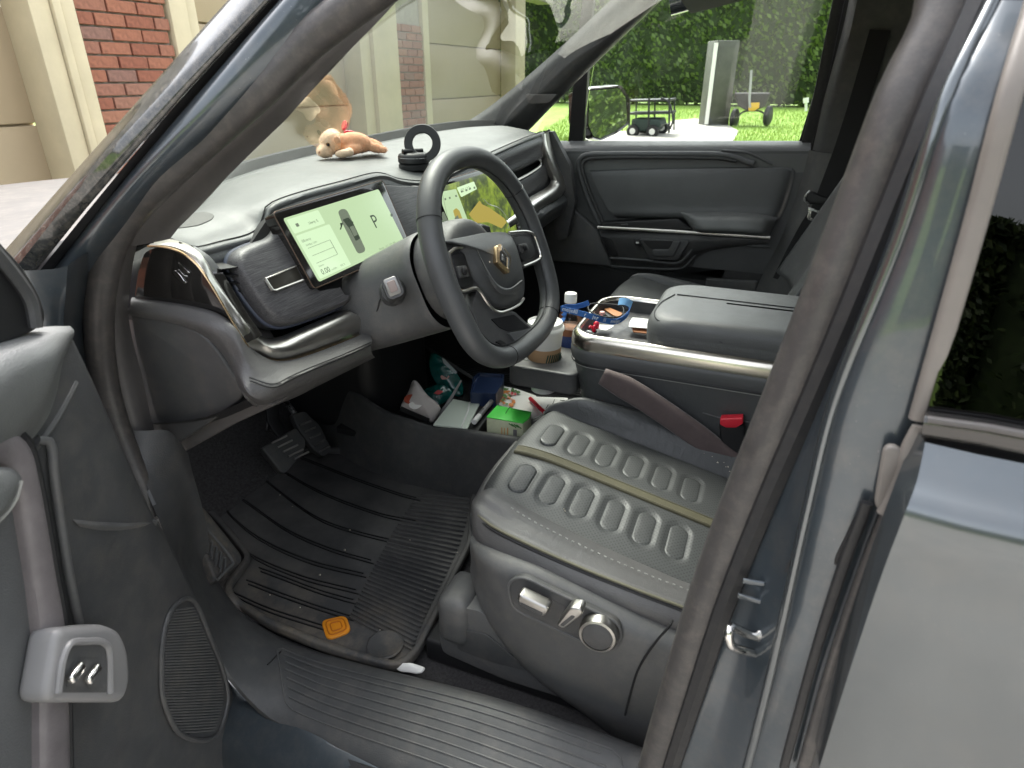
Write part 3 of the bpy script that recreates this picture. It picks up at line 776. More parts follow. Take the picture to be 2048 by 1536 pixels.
# weather strip between jamb and rear door
w0 = UX([(2075,0,-.845),(2022,180,-.88),(1955,430,-.885),(1838,838,-.892)])
M['strip'] = mat('pale rubber strip', (.16,.145,.13), .5, dust=.2, var=.1)
sweep('window_channel', spl(w0, 40), rrect(.013, .010, .004), M['strip'], cp, up=(-1,0,0))
w1 = UX([(1838,852,-.898),(1826,890,-.898),(1818,940,-.898),(1795,1000,-.9),(1778,1030,-.9)])
w2 = UX([(1778,1030,-.9),(1730,1150,-.9),(1688,1270,-.9),(1662,1350,-.9),(1600,1560,-.9)])
sweep('weather_strip', spl(w1, 24), rrect(.017, .009, .004), M['strip'], cp, up=(-1,0,0), scale=[.5 + .5*min(i/8, 1) for i in range(24)])
plate('strip_tab', rnd(UX([(1768,893,-.9),(1800,893,-.9),(1812,930,-.9),(1785,1010,-.9),(1762,1026,-.9),(1748,1010,-.9)]), .006), .006, M['strip'], cp, bev=.002)
sweep('weather_strip', spl(w2, 30), rrect(.011, .009, .003), M['rubber'], cp, up=(-1,0,0))
sweep('weather_strip', spl([p + V((.004,.015,.004)) for p in w2], 30), rrect(.008, .006, .002), M['rubber_b'], cp, up=(-1,0,0))
# access plug and oval recess of the jamb
plate('jamb_plug', spl(UX([(1722,975,-.8845),(1745,955,-.8845),(1752,962,-.8845),(1742,985,-.8845),(1727,990,-.8845)]), 16, True), .002, M['plastic_g'], cp, bev=0)
plate('hinge_recess', spl(UX([(1735,1000,-.8885),(1712,1030,-.8885),(1690,1075,-.8885),(1668,1130,-.8885),(1690,1135,-.8885),(1715,1090,-.8885),(1738,1035,-.8885)]), 30, True), .003, M['plastic_b'], cp, bev=.001)
# striker: base plate and loop
sb_ = UX([(1515,1262,-.852),(1530,1255,-.852),(1545,1268,-.852),(1540,1300,-.852),(1520,1335,-.852),(1508,1330,-.852),(1512,1295,-.852)])
st = plate('striker', rnd(sb_, .006), .006, M['steel'], cp, bev=.002)
tube('striker_loop', spl([U(1518,1275,x=-.856), U(1490,1266,x=-.868), U(1463,1254,x=-.88), U(1457,1262,x=-.884), U(1461,1288,x=-.884), U(1470,1296,x=-.88), U(1492,1302,x=-.87), U(1512,1308,x=-.856)], 40), .0042, M['chrome'], st, n=10)
for px, py in ((1530,1272),(1522,1322)):
    lathe('bolt', U(px, py, x=-.858), (-1,.3,0), [(.008,-.004),(.008,.003),(.005,.005)], M['steel'], st, n=12)
for q in ([(1486,1158),(1530,1166),(1529,1174),(1484,1168)], [(1476,1188),(1524,1202),(1522,1210),(1474,1197)]):
    plate('jamb_bar', UX([(a, b, -.8525) for a, b in q]), .003, M['paint_in'], cp, bev=.001)

# --- rear door: skin, belt trim, glass
rd = part('rear_door', 'closed blue grey rear door with near black privacy glass')
fr = UX([(1852,885,-.915),(1836,960,-.93),(1815,1018,-.945),(1765,1150,-.945),(1700,1344,-.94),(1640,1536,-.93)])
def back(p, dy, dx=0): return V((p.x + dx, p.y - dy, p.z))
rows = [[V((p.x+.03, p.y+.004, p.z)), V((p.x+.006, p.y+.002, p.z)), p, back(p, .05, -.006), back(p, .4, -.02), back(p, 1.15, -.01)] for p in fr]
loft('skin', rows, M['paint'], rd, nu=40, nv=50)
# belt moulding, glass
b1 = [U(1846,848,x=-.905), U(1950,862,x=-.91), U(2060,884,x=-.915)]; dd = (b1[-1]-b1[0]).normalized(); b1.append(b1[-1] + dd*.9)
bt = sweep('belt_trim', spl(b1, 30), rrect(.014, .017, .005), M['gloss'], rd, up=(0,0,1))
sweep('belt_chrome', spl([p + V((-.007,0,.007)) for p in b1], 30), rrect(.004, .005, .0015), M['warm'], bt, up=(0,0,1))
gz0 = U(1850,838,x=-.90); g1 = U(2026,210,x=-.872); gtop = g1 + (g1-gz0)*1.0
vs = [gz0, gz0 + dd*1.0, gtop + dd*.95, gtop]
obj('window_glass', vs + [v + V((.005,0,0)) for v in vs], [[0,1,2,3],[7,6,5,4],[0,3,7,4],[1,5,6,2],[0,4,5,1],[3,2,6,7]], M['tint'], rd, smooth=False)
0 and sweep('window_frame', [gz0 + V((-.003,-.012,0)), g1 + V((-.003,-.014,0)), gtop + V((-.003,-.014,0))], rrect(.012, .016, .004), M['gloss'], rd, up=(-1,0,0))
obj('inner_panel', [gz0 + V((.05,0,0)), gz0 + V((.05,-1.,0)), V((-.8,-1.1,.6)), V((-.8,-.1,.6))], [[0,1,2,3]], M['plastic'], rd, smooth=False, solid=.02)

# --- sill and kick trim on the driver side
kl = UX([(243,862,-.81),(250,890,-.815),(285,960,-.83),(318,1040,-.845),(348,1130,-.85),(385,1220,-.852),(425,1300,-.855),(470,1370,-.857),(560,1450,-.86)])
kr = UX([(338,862,-.762),(345,893,-.768),(362,950,-.766),(380,1020,-.76),(392,1105,-.752),(422,1160,-.742),(478,1225,-.736),(570,1285,-.735),(700,1326,-.735)])
kl += [V((-.86,.30,.60)), V((-.86,-.2,.60)), V((-.86,-1.0,.60))]; kr += [V((-.735,.25,.655)), V((-.735,-.2,.655)), V((-.735,-1.0,.655))]
km = [a.lerp(b, .5) + V((-.008,-.006,.006)) for a, b in zip(kl, kr)]
kd = [V((min(p.x+.03,-.70), p.y+.01, max(p.z-.06,.57))) for p in kr]
kt = loft('sill_trim', [[p + V((.01,.01,-.03)) for p in kl], kl, km, kr, kd], M['plastic'], CAR, nu=90, nv=26, flip=True, label='scuffed grey sill and kick trim beside the floor mat')
from mathutils.bvhtree import BVHTree
_sv = BVHTree.FromPolygons([v.co.copy() for v in kt.data.vertices], [list(p.vertices) for p in kt.data.polygons])
def SILL(px, py, dz=0):
    h = _sv.ray_cast(CP, ray(px, py))[0]
    return (h if h is not None else U(px, py, z=.655)) + V((0,0,dz))
def SILLW(x, y, dz=0):
    h = _sv.ray_cast(V((x, y, 1.2)), V((0,0,-1)))[0]
    return (h if h is not None else V((x, y, .65))) + V((0,0,dz))
for k in range(6):
    sweep('tread_rib', [SILLW(-.762 - .0125*k, .665 - .012*k - .07*i, .0008) for i in range(9)], circ(.0016, 6), M['plastic_g'], kt, up=(0,0,1))
o_ = rnd([SILLW(-.752, .69, .001), SILLW(-.752, .08, .001), SILLW(-.838, .03, .001), SILLW(-.838, .60, .001)], .012); o_ = [SILLW(p.x, p.y, .001) for p in spl(o_, 90, True)]
sweep('tread_outline', o_, circ(.0014, 6), M['plastic_g'], kt, up=(0,0,1), closed=True)
for (x, y) in ((-.74,.62),(-.74,.15)): pass
sweep('sill_joint', [SILL(a, b, .0006) for a, b in ((585,1284),(560,1305),(535,1330))], circ(.0012, 5), M['plastic_b'], kt)
# painted outer sill below
loft('outer_sill', [[V((x, y, z)) for y in (1.0,.6,.2,-.3,-1.1)] for x, z in ((-.80,.60),(-.87,.585),(-.905,.56),(-.92,.50),(-.90,.40),(-.86,.34))], M['paint_in'], CAR, nu=20, nv=20, flip=True)
sweep('sill_seal', spl([kl[8] + V((-.005,0,-.02)), V((-.868,.2,.585)), V((-.868,-1,.585))], 40), circ(.012, 8), M['rubber_b'], CAR, up=(0,0,1))
# --- open driver door (hinged at the left of the picture)
dt = math.radians(68); DD = V((-math.sin(dt), -math.cos(dt), 0)); DN = V((DD.y, -DD.x, 0))   # along the door, into the cabin side
if DN.dot(CP - V((-.92,.68,0))) < 0: DN = -DN
D0 = V((-.92,.68,1.0))
def D(px, py, off=0.0): return U(px, py, pl=(D0 + DN*off, DN))
def DL(P): return [D(*p) for p in P]
door = part('open_door', 'open driver door with grey pad, dark wood strip and speaker grille')
# base panel
bp = DL([(150,655),(200,760),(252,880),(318,1030),(338,1060),(400,1190),(455,1330),(520,1500)])
out = [p + DD*.85 for p in bp]
loft('panel', [[p - DN*.05 for p in bp], bp, [p + DN*.008 + DD*.03 for p in bp], [p.lerp(q, .4) for p, q in zip(bp, out)], out], M['plastic'], door, nu=40, nv=24)
for i in (0,):
    q = [p - DN*.11 for p in bp]; loft('outer_skin', [[p - DN*.03 for p in bp], q, [p + DD*.85 for p in q]], M['plastic'], door, nu=20, nv=12)
# belt pad at the top, lower panel seam
w = loft('belt_pad', [DL([(140,652,-.005),(95,653,-.01),(40,662,-.01),(-60,690,-.01),(-240,730,-.01)]), DL([(148,662,.0),(110,668,.03),(40,688,.035),(-60,722,.035),(-240,775,.035)]),
     DL([(146,676,.0),(118,705,.045),(45,742,.05),(-50,800,.05),(-240,890,.05)]), DL([(132,705,.0),(105,770,.04),(60,830,.04),(-40,890,.04),(-240,1000,.04)]),
     DL([(122,755,.0),(98,830,.02),(62,880,.015),(-40,960,.015),(-240,1090,.015)])], M['vinyl'], door, nu=36, nv=30)
# mirror corner / sail trim
sl_ = plate('sail_trim', rnd(DL([(-40,430,.02),(0,482,.02),(45,530,.02),(82,590,.02),(97,645,.02),(60,668,.02),(0,690,.02),(-60,710,.02)]), .012), .03, M['plastic_b'], door, bev=.008)
sweep('sail_edge', spl(DL([(-40,470,.024),(20,540,.024),(60,600,.024),(72,655,.024)]), 20), circ(.006, 8), M['plastic'], sl_)
# wood strip running down the panel with its dark shadow gap
wl = DL([(-60,850,.03),(0,866,.032),(38,872,.032),(62,900,.032),(78,960,.032),(95,1050,.032),(112,1150,.032),(128,1240,.032),(135,1330,.03),(140,1500,.03),(146,1760,.03)])
wr = DL([(-60,905,.03),(0,925,.03),(20,930,.03),(32,955,.03),(45,1010,.03),(58,1090,.03),(72,1180,.03),(82,1270,.03),(85,1350,.03),(85,1500,.03),(85,1760,.03)])
loft('wood_strip', [[p - DN*.012 for p in wl], wl, [a.lerp(b, .5) + DN*.004 for a, b in zip(wl, wr)], wr, [p - DN*.012 for p in wr]], M['strip_wood'], door, nu=60, nv=14)
sweep('shadow_gap', spl([p - DN*.006 + DD*-.006 for p in wl], 50), circ(.005, 8), M['plastic_b'], door)
# soft armrest corner inside the strip
loft('arm_pad', [DL([(-120,930,.03),(-30,935,.035),(20,936,.035),(44,958,.035),(30,1000,.035),(0,1035,.035)]), DL([(-140,950,.05),(-60,950,.055),(0,950,.055),(26,970,.055),(15,1010,.055),(-10,1040,.055)]), DL([(-200,1040,.06),(-160,1040,.06),(-100,1040,.06),(-80,1040,.06),(-60,1060,.06),(-40,1080,.06)])], M['vinyl'], door, nu=30, nv=16)
sweep('stitching', spl(DL([(43,962,.046),(30,1003,.046),(0,1040,.046),(-30,1060,.046)]), 30), circ(.0016, 6), M['stitch'], door)
plate('inner_pocket', DL([(-120,1040,.02),(0,1010,.02),(40,1020,.02),(58,1100,.02),(75,1230,.02),(84,1760,.02),(-120,1760,.02)]), .01, M['vinyl_d'], door)
sweep('panel_ridge', spl(DL([(75,880,.01),(100,885,.014),(108,950,.014),(122,1050,.014),(138,1150,.014),(158,1248,.012)]), 40), circ(.0045, 10), M['plastic_g'], door)
sweep('panel_crease', spl(DL([(62,905,.004),(110,840,.006),(150,765,.006)]), 20), circ(.004, 8), M['plastic_g'], door)
# shelf ledge catching the light
loft('pocket_ledge', [DL([(138,1030,.0),(200,1036,.0),(260,1040,.0),(318,1038,.0)]), DL([(150,1044,.009),(200,1050,.011),(260,1050,.011),(316,1044,.007)]), DL([(165,1060,.004),(205,1066,.005),(260,1064,.005),(312,1056,.002)]), DL([(170,1085,.0),(205,1090,.0),(260,1090,.0),(318,1075,.0)])], M['plastic_g'], door, nu=24, nv=16)
# grab pod with chromed lever
po = rnd(DL([(118,1256,.05),(215,1248,.05),(245,1262,.05),(260,1300,.05),(264,1360,.05),(250,1405,.05),(92,1405,.05)]), .012)
pod = plate('handle_pod', po, .03, M['podframe'], door, bev=.008)
plate('pod_recess', rnd(DL([(140,1286,.0505),(205,1282,.0505),(218,1298,.0505),(220,1385,.0505),(116,1385,.0505),(122,1330,.0505)]), .010), .001, M['plastic_g'], pod, bev=0)
sweep('recess_rim', spl(DL([(116,1385,.052),(124,1325,.052),(140,1288,.052),(172,1283,.052),(205,1284,.052),(218,1300,.052),(220,1385,.052)]), 40), circ(.0035, 8), M['podframe'], pod)
plate('recess_floor', rnd(DL([(150,1318,.0515),(200,1316,.0515),(204,1375,.0515),(130,1375,.0515)]), .006), .0006, M['plastic_g'], pod, bev=0)
for k in range(2): box('window_switch', D(152+34*k, 1345+3*k, .056), (.020,.010,.008), M['chrome'], pod, ax=(DD, V((0,0,1)), DN), bev=.003)
0 and box('switch_base', D(170, 1362, .052), (.06,.03,.004), M['plastic_b'], pod, ax=(DD, V((0,0,1)), DN), bev=.003)
0 and sweep('pod_rim', spl(DL([(225,1250,.056),(252,1272,.056),(264,1310,.056),(268,1380,.056)]), 20), circ(.005, 8), M['strip'], pod)
# speaker grille
so_ = spl(DL([(318,1325,.006),(322,1270,.006),(335,1225,.006),(360,1200,.006),(378,1198,.006),(392,1215,.006),(412,1265,.006),(440,1335,.006),(452,1400,.006),(430,1470,.006),(360,1470,.006),(322,1400,.006)]), 60, True)
sp_ = plate('speaker_panel', so_, .012, M['plastic_b'], door, bev=.003)
sweep('speaker_rim', [p + DN*.003 for p in so_], circ(.0035, 8), M['plastic'], sp_, closed=True)
gp = [proj(p) for p in so_]
for k in range(44):
    y = 1218 + k*5.7
    xsx = []
    for (x1, y1), (x2, y2) in zip(gp, gp[1:] + gp[:1]):
        if (y1 > y) != (y2 > y): xsx.append((x2-x1)*(y-y1)/(y2-y1) + x1)
    if len(xsx) >= 2:
        a, b = min(xsx)+10, max(xsx)-6
        if b - a > 6: sweep('grille_slat', [D(a, y + 2, .009), D((a+b)/2, y, .009), D(b, y - 3, .009)], circ(.0015, 6), M['plastic_g'], sp_)
# ---------------- passenger side: door, pillars, belt, mirror ----------------
pd = part('passenger_door', 'closed passenger door panel with armrest, silver strip and side window')
def Q4(P, x): return [U(a, b, x=x) for a, b in Z4(*P)]
# belt shelf under the glass
def belt_row(zy, x, dz=0): return [U(1050+zx/3.151, 180+zy_/3.151, x=x) + V((0,0,dz)) for zx, zy_ in zip((-160,60,200,700,1300,1700,1800), zy)]
loft('belt_shelf', [belt_row((318,)*7, .875, -.01), belt_row((320,)*7, .86), belt_row((342,341,340,340,340,342,345), .825), belt_row((372,370,368,366,368,372,378), .805), belt_row((400,)*7, .80), belt_row((520,)*7, .80)], M['vinyl'], pd, nu=50, nv=30, flip=True)
# back panel
plate('panel', Q4([(120,380),(1800,380),(1760,560),(1600,1000),(1470,1240),(560,1150),(360,1080),(180,1000),(120,700)], .80), .06, M['vinyl_d'], pd, bev=.004)
plate('lower_panel', Q4([(180,950),(1580,960),(1440,1440),(180,1440)], .815), .04, M['plastic_b'], pd, bev=.003)
# raised surround with ridge
def ridge(name, P, x, r, mt, n=60): return sweep(name, spl(Q4(P, x), n), circ(r, 10), mt, pd, up=(-1,0,0))
ridge('ridge', [(470,845),(400,690),(350,540),(336,470),(352,428),(400,408),(520,404),(900,404),(1230,408),(1340,430),(1400,455),(1440,466)], .792, .009, M['vinyl_d'])
ridge('ridge', [(500,850),(430,700),(372,540),(358,480),(372,446),(420,430),(560,424),(900,424),(1230,430),(1330,448)], .790, .006, M['plastic'])
ridge('crease', [(1240,380),(1400,396),(1480,430),(1560,470)], .797, .0035, M['vinyl_d'])
# insert pad, softly bulged
def surf(P_rows, name, mt, nu=40, nv=24, **k): return loft(name, [[U(*Z4((a, b))[0], x=x) for a, b, x in r] for r in P_rows], mt, pd, nu=nu, nv=nv, **k)
surf([[(408,505,.80),(900,492,.80),(1500,486,.80),(1680,490,.80),(1715,500,.80)],
      [(412,512,.786),(900,502,.782),(1500,498,.782),(1670,500,.786),(1704,512,.80)],
      [(440,590,.78),(900,590,.772),(1480,590,.772),(1650,590,.776),(1690,590,.80)],
      [(510,730,.776),(900,735,.768),(1440,735,.766),(1600,740,.772),(1640,745,.80)],
      [(560,790,.776),(900,795,.766),(1400,800,.762),(1560,805,.768),(1610,815,.80)],
      [(580,806,.80),(900,815,.79),(1400,820,.785),(1550,825,.79),(1595,835,.80)]], 'insert_pad', M['vinyl_d'], flip=True)
# armrest
surf([[(960,760,.78),(1050,770,.765),(1300,768,.76),(1520,785,.765),(1600,800,.78)],
      [(985,775,.76),(1080,800,.715),(1300,805,.705),(1500,815,.71),(1580,825,.76)],
      [(1000,800,.755),(1095,850,.70),(1300,858,.69),(1500,868,.695),(1560,870,.75)],
      [(1030,845,.755),(1100,880,.70),(1300,888,.69),(1490,900,.695),(1545,905,.75)],
      [(1050,880,.79),(1110,900,.73),(1300,908,.72),(1480,920,.725),(1540,925,.78)]], 'armrest', M['vinyl'], nu=40, nv=26, flip=True)
# switch tray and silver strip
plate('switch_tray', Q4([(478,838),(960,812),(1060,880),(740,876),(470,862)], .758), .05, M['plastic_b'], pd, bev=.003)
plate('switch', Q4([(600,846),(650,846),(646,856),(604,856)], .752), .01, M['plastic'], pd, bev=.002)
sweep('silver_strip', spl(Q4([(458,866),(620,874),(740,880),(1090,900),(1400,920),(1545,930)], .752), 50), rrect(.012, .011, .003), M['satin'], pd, up=(0,0,1))
# lower bulge with handle recess
surf([[(470,890,.775),(740,900,.762),(1090,918,.757),(1545,946,.765)],
      [(480,930,.762),(740,935,.755),(1080,945,.752),(1540,960,.765)],
      [(515,1010,.768),(740,1020,.762),(1020,1030,.766),(1180,1010,.788)],
      [(540,1060,.775),(740,1075,.77),(960,1085,.774),(1080,1060,.79)],
      [(545,1110,.79),(740,1118,.785),(960,1120,.787),(1060,1105,.795)]], 'lower_bulge', M['plastic'], nu=36, nv=24, flip=True)
ridge('ridge', [(535,1058),(740,1072),(930,1092),(985,1080),(1040,1020),(1085,955),(1110,940)], .765, .005, M['vinyl_d'])
ridge('ridge', [(545,1110),(740,1122),(950,1128),(1010,1110),(1070,1040),(1110,985),(1160,970),(1540,985)], .785, .005, M['vinyl_d'])
hr = plate('handle_recess', rnd(Q4([(718,936),(1042,950),(962,1076),(782,1068)], .748), .012), .012, M['plastic'], pd, bev=.003)
plate('recess_floor', rnd(Q4([(740,948),(940,952),(905,1005),(790,1002)], .7465), .008), .002, M['plastic_b'], hr, bev=0)
plate('pull_handle', rnd(Q4([(800,1005),(905,1006),(935,950),(985,952),(935,1052),(800,1048)], .742), .008), .008, M['plastic'], hr, bev=.003)
plate('lock_button', rnd(Q4([(688,944),(730,946),(732,982),(690,980)], .745), .005), .01, M['plastic_b'], hr, bev=.002)
plate('lock_icon', rnd(Q4([(698,956),(718,957),(718,968),(698,967)], .7445), .002), .001, M['paper'], hr, bev=0)
plate('vent_insert', rnd(Q4([(478,920),(545,938),(588,1046),(530,1044)], .757), .004), .003, M['plastic_b'], pd, bev=.001)
plate('map_pocket', rnd(Q4([(1140,1188),(1465,1205),(1440,1340),(1130,1335)], .79), .006), .02, M['plastic_g'], pd, bev=.004)
# window glass with the small front quarter and its post
gl = [U(1164,290,x=.868), U(1640,290,x=.868)]
vs = [U(1160,292,x=.868), U(1625,292,x=.868), U(1700,-60,x=.80), U(1220,-60,x=.80)]
obj('window_glass', vs + [v + V((.004,0,0)) for v in vs], [[0,1,2,3],[7,6,5,4],[0,3,7,4],[1,5,6,2],[0,4,5,1],[3,2,6,7]], M['sglass'], pd, smooth=False)
plate('window_post', UX([(1136,284,.855),(1166,284,.855),(1178,100,.83),(1190,-60,.80),(1172,-60,.80),(1152,100,.83)]), .03, M['black'], pd, bev=.003)
vs = UX([(1060,288,.862),(1140,288,.862),(1156,100,.835)]); obj('quarter_glass', vs + [v + V((.004,0,0)) for v in vs], [[0,1,2],[5,4,3]], M['sglass'], pd, smooth=False)
# window rear edge
sweep('window_frame', spl(UX([(1612,292,.85),(1636,200,.83),(1665,60,.81),(1690,-60,.79)]), 12), rrect(.03, .02, .004), M['rubber_b'], pd, up=(-1,0,0))
obj('outer_skin', [V((.95,1.0,1.27)), V((.95,-.2,1.27)), V((.96,-.2,.5)), V((.96,1.0,.5))], [[0,1,2,3]], M['paint'], pd, smooth=False, solid=.01)

plate('pillar_filler', UX([(1590,310,.86),(1760,310,.86),(1800,100,.84),(1830,-80,.81),(1690,-80,.81),(1655,100,.84)]), .02, M['plastic_b'], pd, bev=0)
# passenger front pillar
pp_ = part('windshield_pillar', 'passenger side front pillar trim beside the windshield')
A0 = UX([(925,256,.74),(965,238,.735),(1032,190,.72),(1150,90,.69),(1290,-40,.65)])
A1 = UX([(975,262,.735),(1020,240,.725),(1085,190,.71),(1195,90,.68),(1330,-40,.64)])
A2 = UX([(1050,264,.76),(1068,246,.755),(1122,190,.74),(1225,90,.71),(1360,-40,.67)])
A3 = [p + V((.06,.01,0)) for p in A2]
loft('inner_trim', [[p + V((.03,.05,0)) for p in A0], A0, A1, A2, A3], M['plastic'], pp_, nu=30, nv=22, flip=True)
plate('airbag_tab', rnd(UX([(1050,188,.70),(1115,188,.70),(1098,206,.70),(1058,208,.70)]), .008), .004, M['warm'], pp_, bev=.001)

# passenger mirror
mr = part('side_mirror', 'passenger side mirror with blue grey housing')
mc = U(1216,232,x=1.12); mn = V((-.528,-.849,0)).normalized(); mt_ = V((0,0,1)).cross(mn).normalized(); mu = V((0,0,1))
def MP(px, py): return U(px, py, pl=(mc, mn))
mo = rnd([MP(*p) for p in ((1178,182),(1238,176),(1252,196),(1254,245),(1232,262),(1200,277),(1186,272),(1177,250))], .012)
plate('mirror_glass', mo, .004, mat('mirror', (.86,.88,.86), .02, metal=1), mr, bev=0, n=mn)
cen = sum(mo, V((0,0,0)))/len(mo)
ho = [cen + (p-cen)*1.10 for p in mo]
vs_rows = [[p - mn*.004 for p in mo], [p + mn*.006 for p in ho], [p - mn*.03 for p in [cen + (p-cen)*1.14 for p in mo]], [p - mn*.12 for p in [cen + (p-cen)*.9 for p in mo]], [p - mn*.16 for p in [cen + (p-cen)*.3 for p in mo]]]
loft('housing', vs_rows, M['gloss'], mr, closed_u=True, cap=True)
sweep('mirror_arm', [cen + mt_*0 + V((-.02,.09,-.10)), V((.93,.70,1.28))], rrect(.07, .04, .015), M['gloss'], mr)

# passenger centre pillar and belt
pb = part('door_pillar', 'passenger side centre pillar trim with a black seat belt')
g0 = UX([(1625,300,.80),(1650,190,.785),(1685,60,.765),(1710,-60,.75)])
g1_ = UX([(1652,305,.745),(1672,190,.735),(1705,60,.715),(1730,-60,.70)])
g2 = [p + V((-.03,-.16,0)) for p in g1_]; 
loft('upper_trim', [g0, [a.lerp(b,.5) + V((-.012,0,0)) for a, b in zip(g0, g1_)], g1_, g2], M['plastic'], pb, nu=16, nv=18, flip=True)
h0 = UX([(1618,300,.79),(1600,370,.79),(1560,480,.79),(1520,560,.79),(1490,640,.79)]); h1 = UX([(1655,306,.745),(1640,350,.745),(1600,450,.745),(1560,560,.745),(1520,640,.745)])
loft('lower_trim', [h0, h1, [p + V((-.02,-.2,0)) for p in h1]], M['plastic_g'], pb, nu=24, nv=16, flip=True)
def strap(name, P, w, wd_, mt, par, th=.0018, n=30):
    """flat strap through P with width direction wd_."""
    P = spl(P, n); W = V(wd_)
    T, N = frames(P); prof = []
    vs = []
    for i, p in enumerate(P):
        s = (W - T[i]*W.dot(T[i])).normalized(); nn = T[i].cross(s)
        for a, b in ((-1,-1),(1,-1),(1,1),(-1,1)): vs.append(p + s*w/2*a + nn*th*b)
    fs = [[i*4+j, i*4+(j+1) % 4, (i+1)*4+(j+1) % 4, (i+1)*4+j] for i in range(n-1) for j in range(4)] + [[3,2,1,0], [(n-1)*4+j for j in range(4)]]
    return obj(name, vs, fs, mt, par, sharp=50)
strap('seat_belt', UX([(1760,60,.69),(1722,190,.685),(1690,290,.685),(1660,370,.685),(1640,420,.69)]), .048, (0,.9,.25), M['belt'], pb)
strap('seat_belt', UX([(1640,420,.70),(1618,450,.72),(1585,510,.74),(1560,560,.75)]), .044, (0,.85,.5), M['belt'], pb)
tg = plate('belt_tongue', rnd(Q4([(1786,735),(1872,768),(1858,842),(1776,815)], .685), .006), .003, M['steel'], pb, bev=.001)
plate('tongue_slot', rnd(Q4([(1806,760),(1846,774),(1838,818),(1800,804)], .6845), .004), .001, M['black'], tg, bev=0)
plate('tongue_grip', rnd(Q4([(1775,650),(1800,638),(1935,690),(1918,730),(1790,720),(1765,690)], .682), .006), .02, M['plastic_b'], pb, bev=.004)
sweep('grip_edge', spl(Q4([(1795,634),(1772,660),(1762,692),(1790,722)], .681), 16), circ(.003, 8), M['steel'], tg)
# ---------------- dashboard ----------------
dash = part('dashboard', 'full width dark dashboard with wood trim, silver strip and two displays')
DY = .72
# front edge of the top pad, left to right (traced in the plane of the dash face)
fe = [U(372,494,x=-.735)] + UL([(400,503),(455,490),(510,475)], y=DY) + UL([(531,458),(537,440),(540,424),(560,409)], y=DY+.005) + UL([(620,388),(690,369),(752,352),(775,352),(800,361),(835,366)], y=DY+.01) + UL([(868,366),(905,348),(985,310),(1050,281),(1090,266)], y=.705)
fe_b = [V((p.x, p.y, p.z)) for p in fe]
# back edge follows the windshield base
bkx = [lerp(-.76, .76, i/13) for i in range(14)]
def back_edge(x):
    P = base
    for a, b in zip(P, P[1:]):
        if a.x <= x <= b.x: return a.lerp(b, (x-a.x)/(b.x-a.x))
    return P[0].copy() if x < P[0].x else P[-1].copy()
FE = spl(fe, 90)
BE = [back_edge(lerp(p.x, lerp(-.75,.75,i/89), .35)) + V((0,.03,-.006)) for i, p in enumerate(FE)]
def dashz(p):   # rest of the pad: shallow dome between front and back edges
    return p
r1 = [p + V((0,.012,.006)) for p in FE]
def lift(t, a, b):
    q = a.lerp(b, t); w = math.sin(math.pi*min(t*1.0,1)); q.z += .012*w; return q
FEs = []     # smooth version of the front edge that the pad relaxes to
for i in range(90):
    k = [FE[max(0, min(89, i+j))] for j in range(-9, 10)]; FEs.append(sum(k, V((0,0,0)))/19)
rows = [[p + V((0,.004,-.012)) for p in FE], [p + V((0,.001,-.004)) for p in FE], FE, [p + V((0,.006,.0035)) for p in FE]]
for t, w in ((.08,.75),(.18,.4),(.32,.12),(.5,0),(.68,0),(.85,0),(1,0)):
    rows.append([lift(t, FE[i]*w + (FEs[i] + V((0,.03,0)))*(1-w), BE[i]) if t < 1 else BE[i] for i in range(90)])
rows[4] = [p + V((0,0,-.003)) for p in rows[4]]
loft('top_pad', rows, M['vinyl'], dash, nv=60, flip=True, sharp=60)
sweep('seam', [p + V((0,.010,.005)) for p in FE], circ(.0012, 6), M['plastic_b'], dash)
# rolled lip under the pad edge
loft('lip', [[p + V((0,.003,-.006)) for p in FE], [p + V((0,-.004,-.014)) for p in FE], [p + V((0,-.004,-.024)) for p in FE], [p + V((0,.006,-.032)) for p in FE], [p + V((0,.05,-.036)) for p in FE]], M['leather'], dash, nv=14, flip=True, sharp=60)
# carcass behind all
box('carcass', (0,.93,1.14), (1.44,.36,.26), M['void'], dash, bev=.02)
box('carcass', (.36,.95,1.0), (.76,.36,.16), M['plastic_b'], dash, bev=.02)
# defroster speaker at the left of the pad
PT = (U(400,440,z=1.328), (0,.02,1))
def onpad(px, py, dz=0):
    return U(px, py, z=1.334) + V((0,0,dz))
spk = 0 and plate('pad_speaker', rnd([onpad(*p, .012) for p in ((330,474),(352,440),(378,424),(415,424),(428,430),(426,438),(350,464))], .012), .004, M['warm'], dash, bev=.001, n=(0,0,1))
def oncowl(P, z): return [U(a, b, z=z) for a, b in P]

# left end cap with the emblem, glossy
ec = rnd(UX([(268,600,-.742),(276,545,-.742),(288,505,-.742),(312,494,-.742),(352,500,-.742),(385,522,-.742),(412,556,-.742),(440,604,-.742),(470,652,-.742),(500,692,-.742),(470,662,-.742),(430,632,-.742),(380,618,-.742),(320,608,-.742)]), .01, 3)
cap = plate('end_cap', ec, .03, M['gloss'], dash, bev=.002, label='glossy black end cap with a small raised emblem')
def EC(x, y): return U(230 + x/3.938, 400 + y/3.938, x=-.744)
for P in ([(500,492),(555,545),(590,575),(540,582),(505,540)], [(445,562),(478,555),(520,600),(545,640),(562,645),(548,662),(525,650),(480,610)], [(500,545),(540,590),(575,600),(548,610),(520,598),(490,560)]):
    plate('emblem_stroke', rnd([EC(*p) for p in P], .0015, 2), .0015, M['chrome'], cap, bev=.0004, seg=1, n=(-1,0,0))
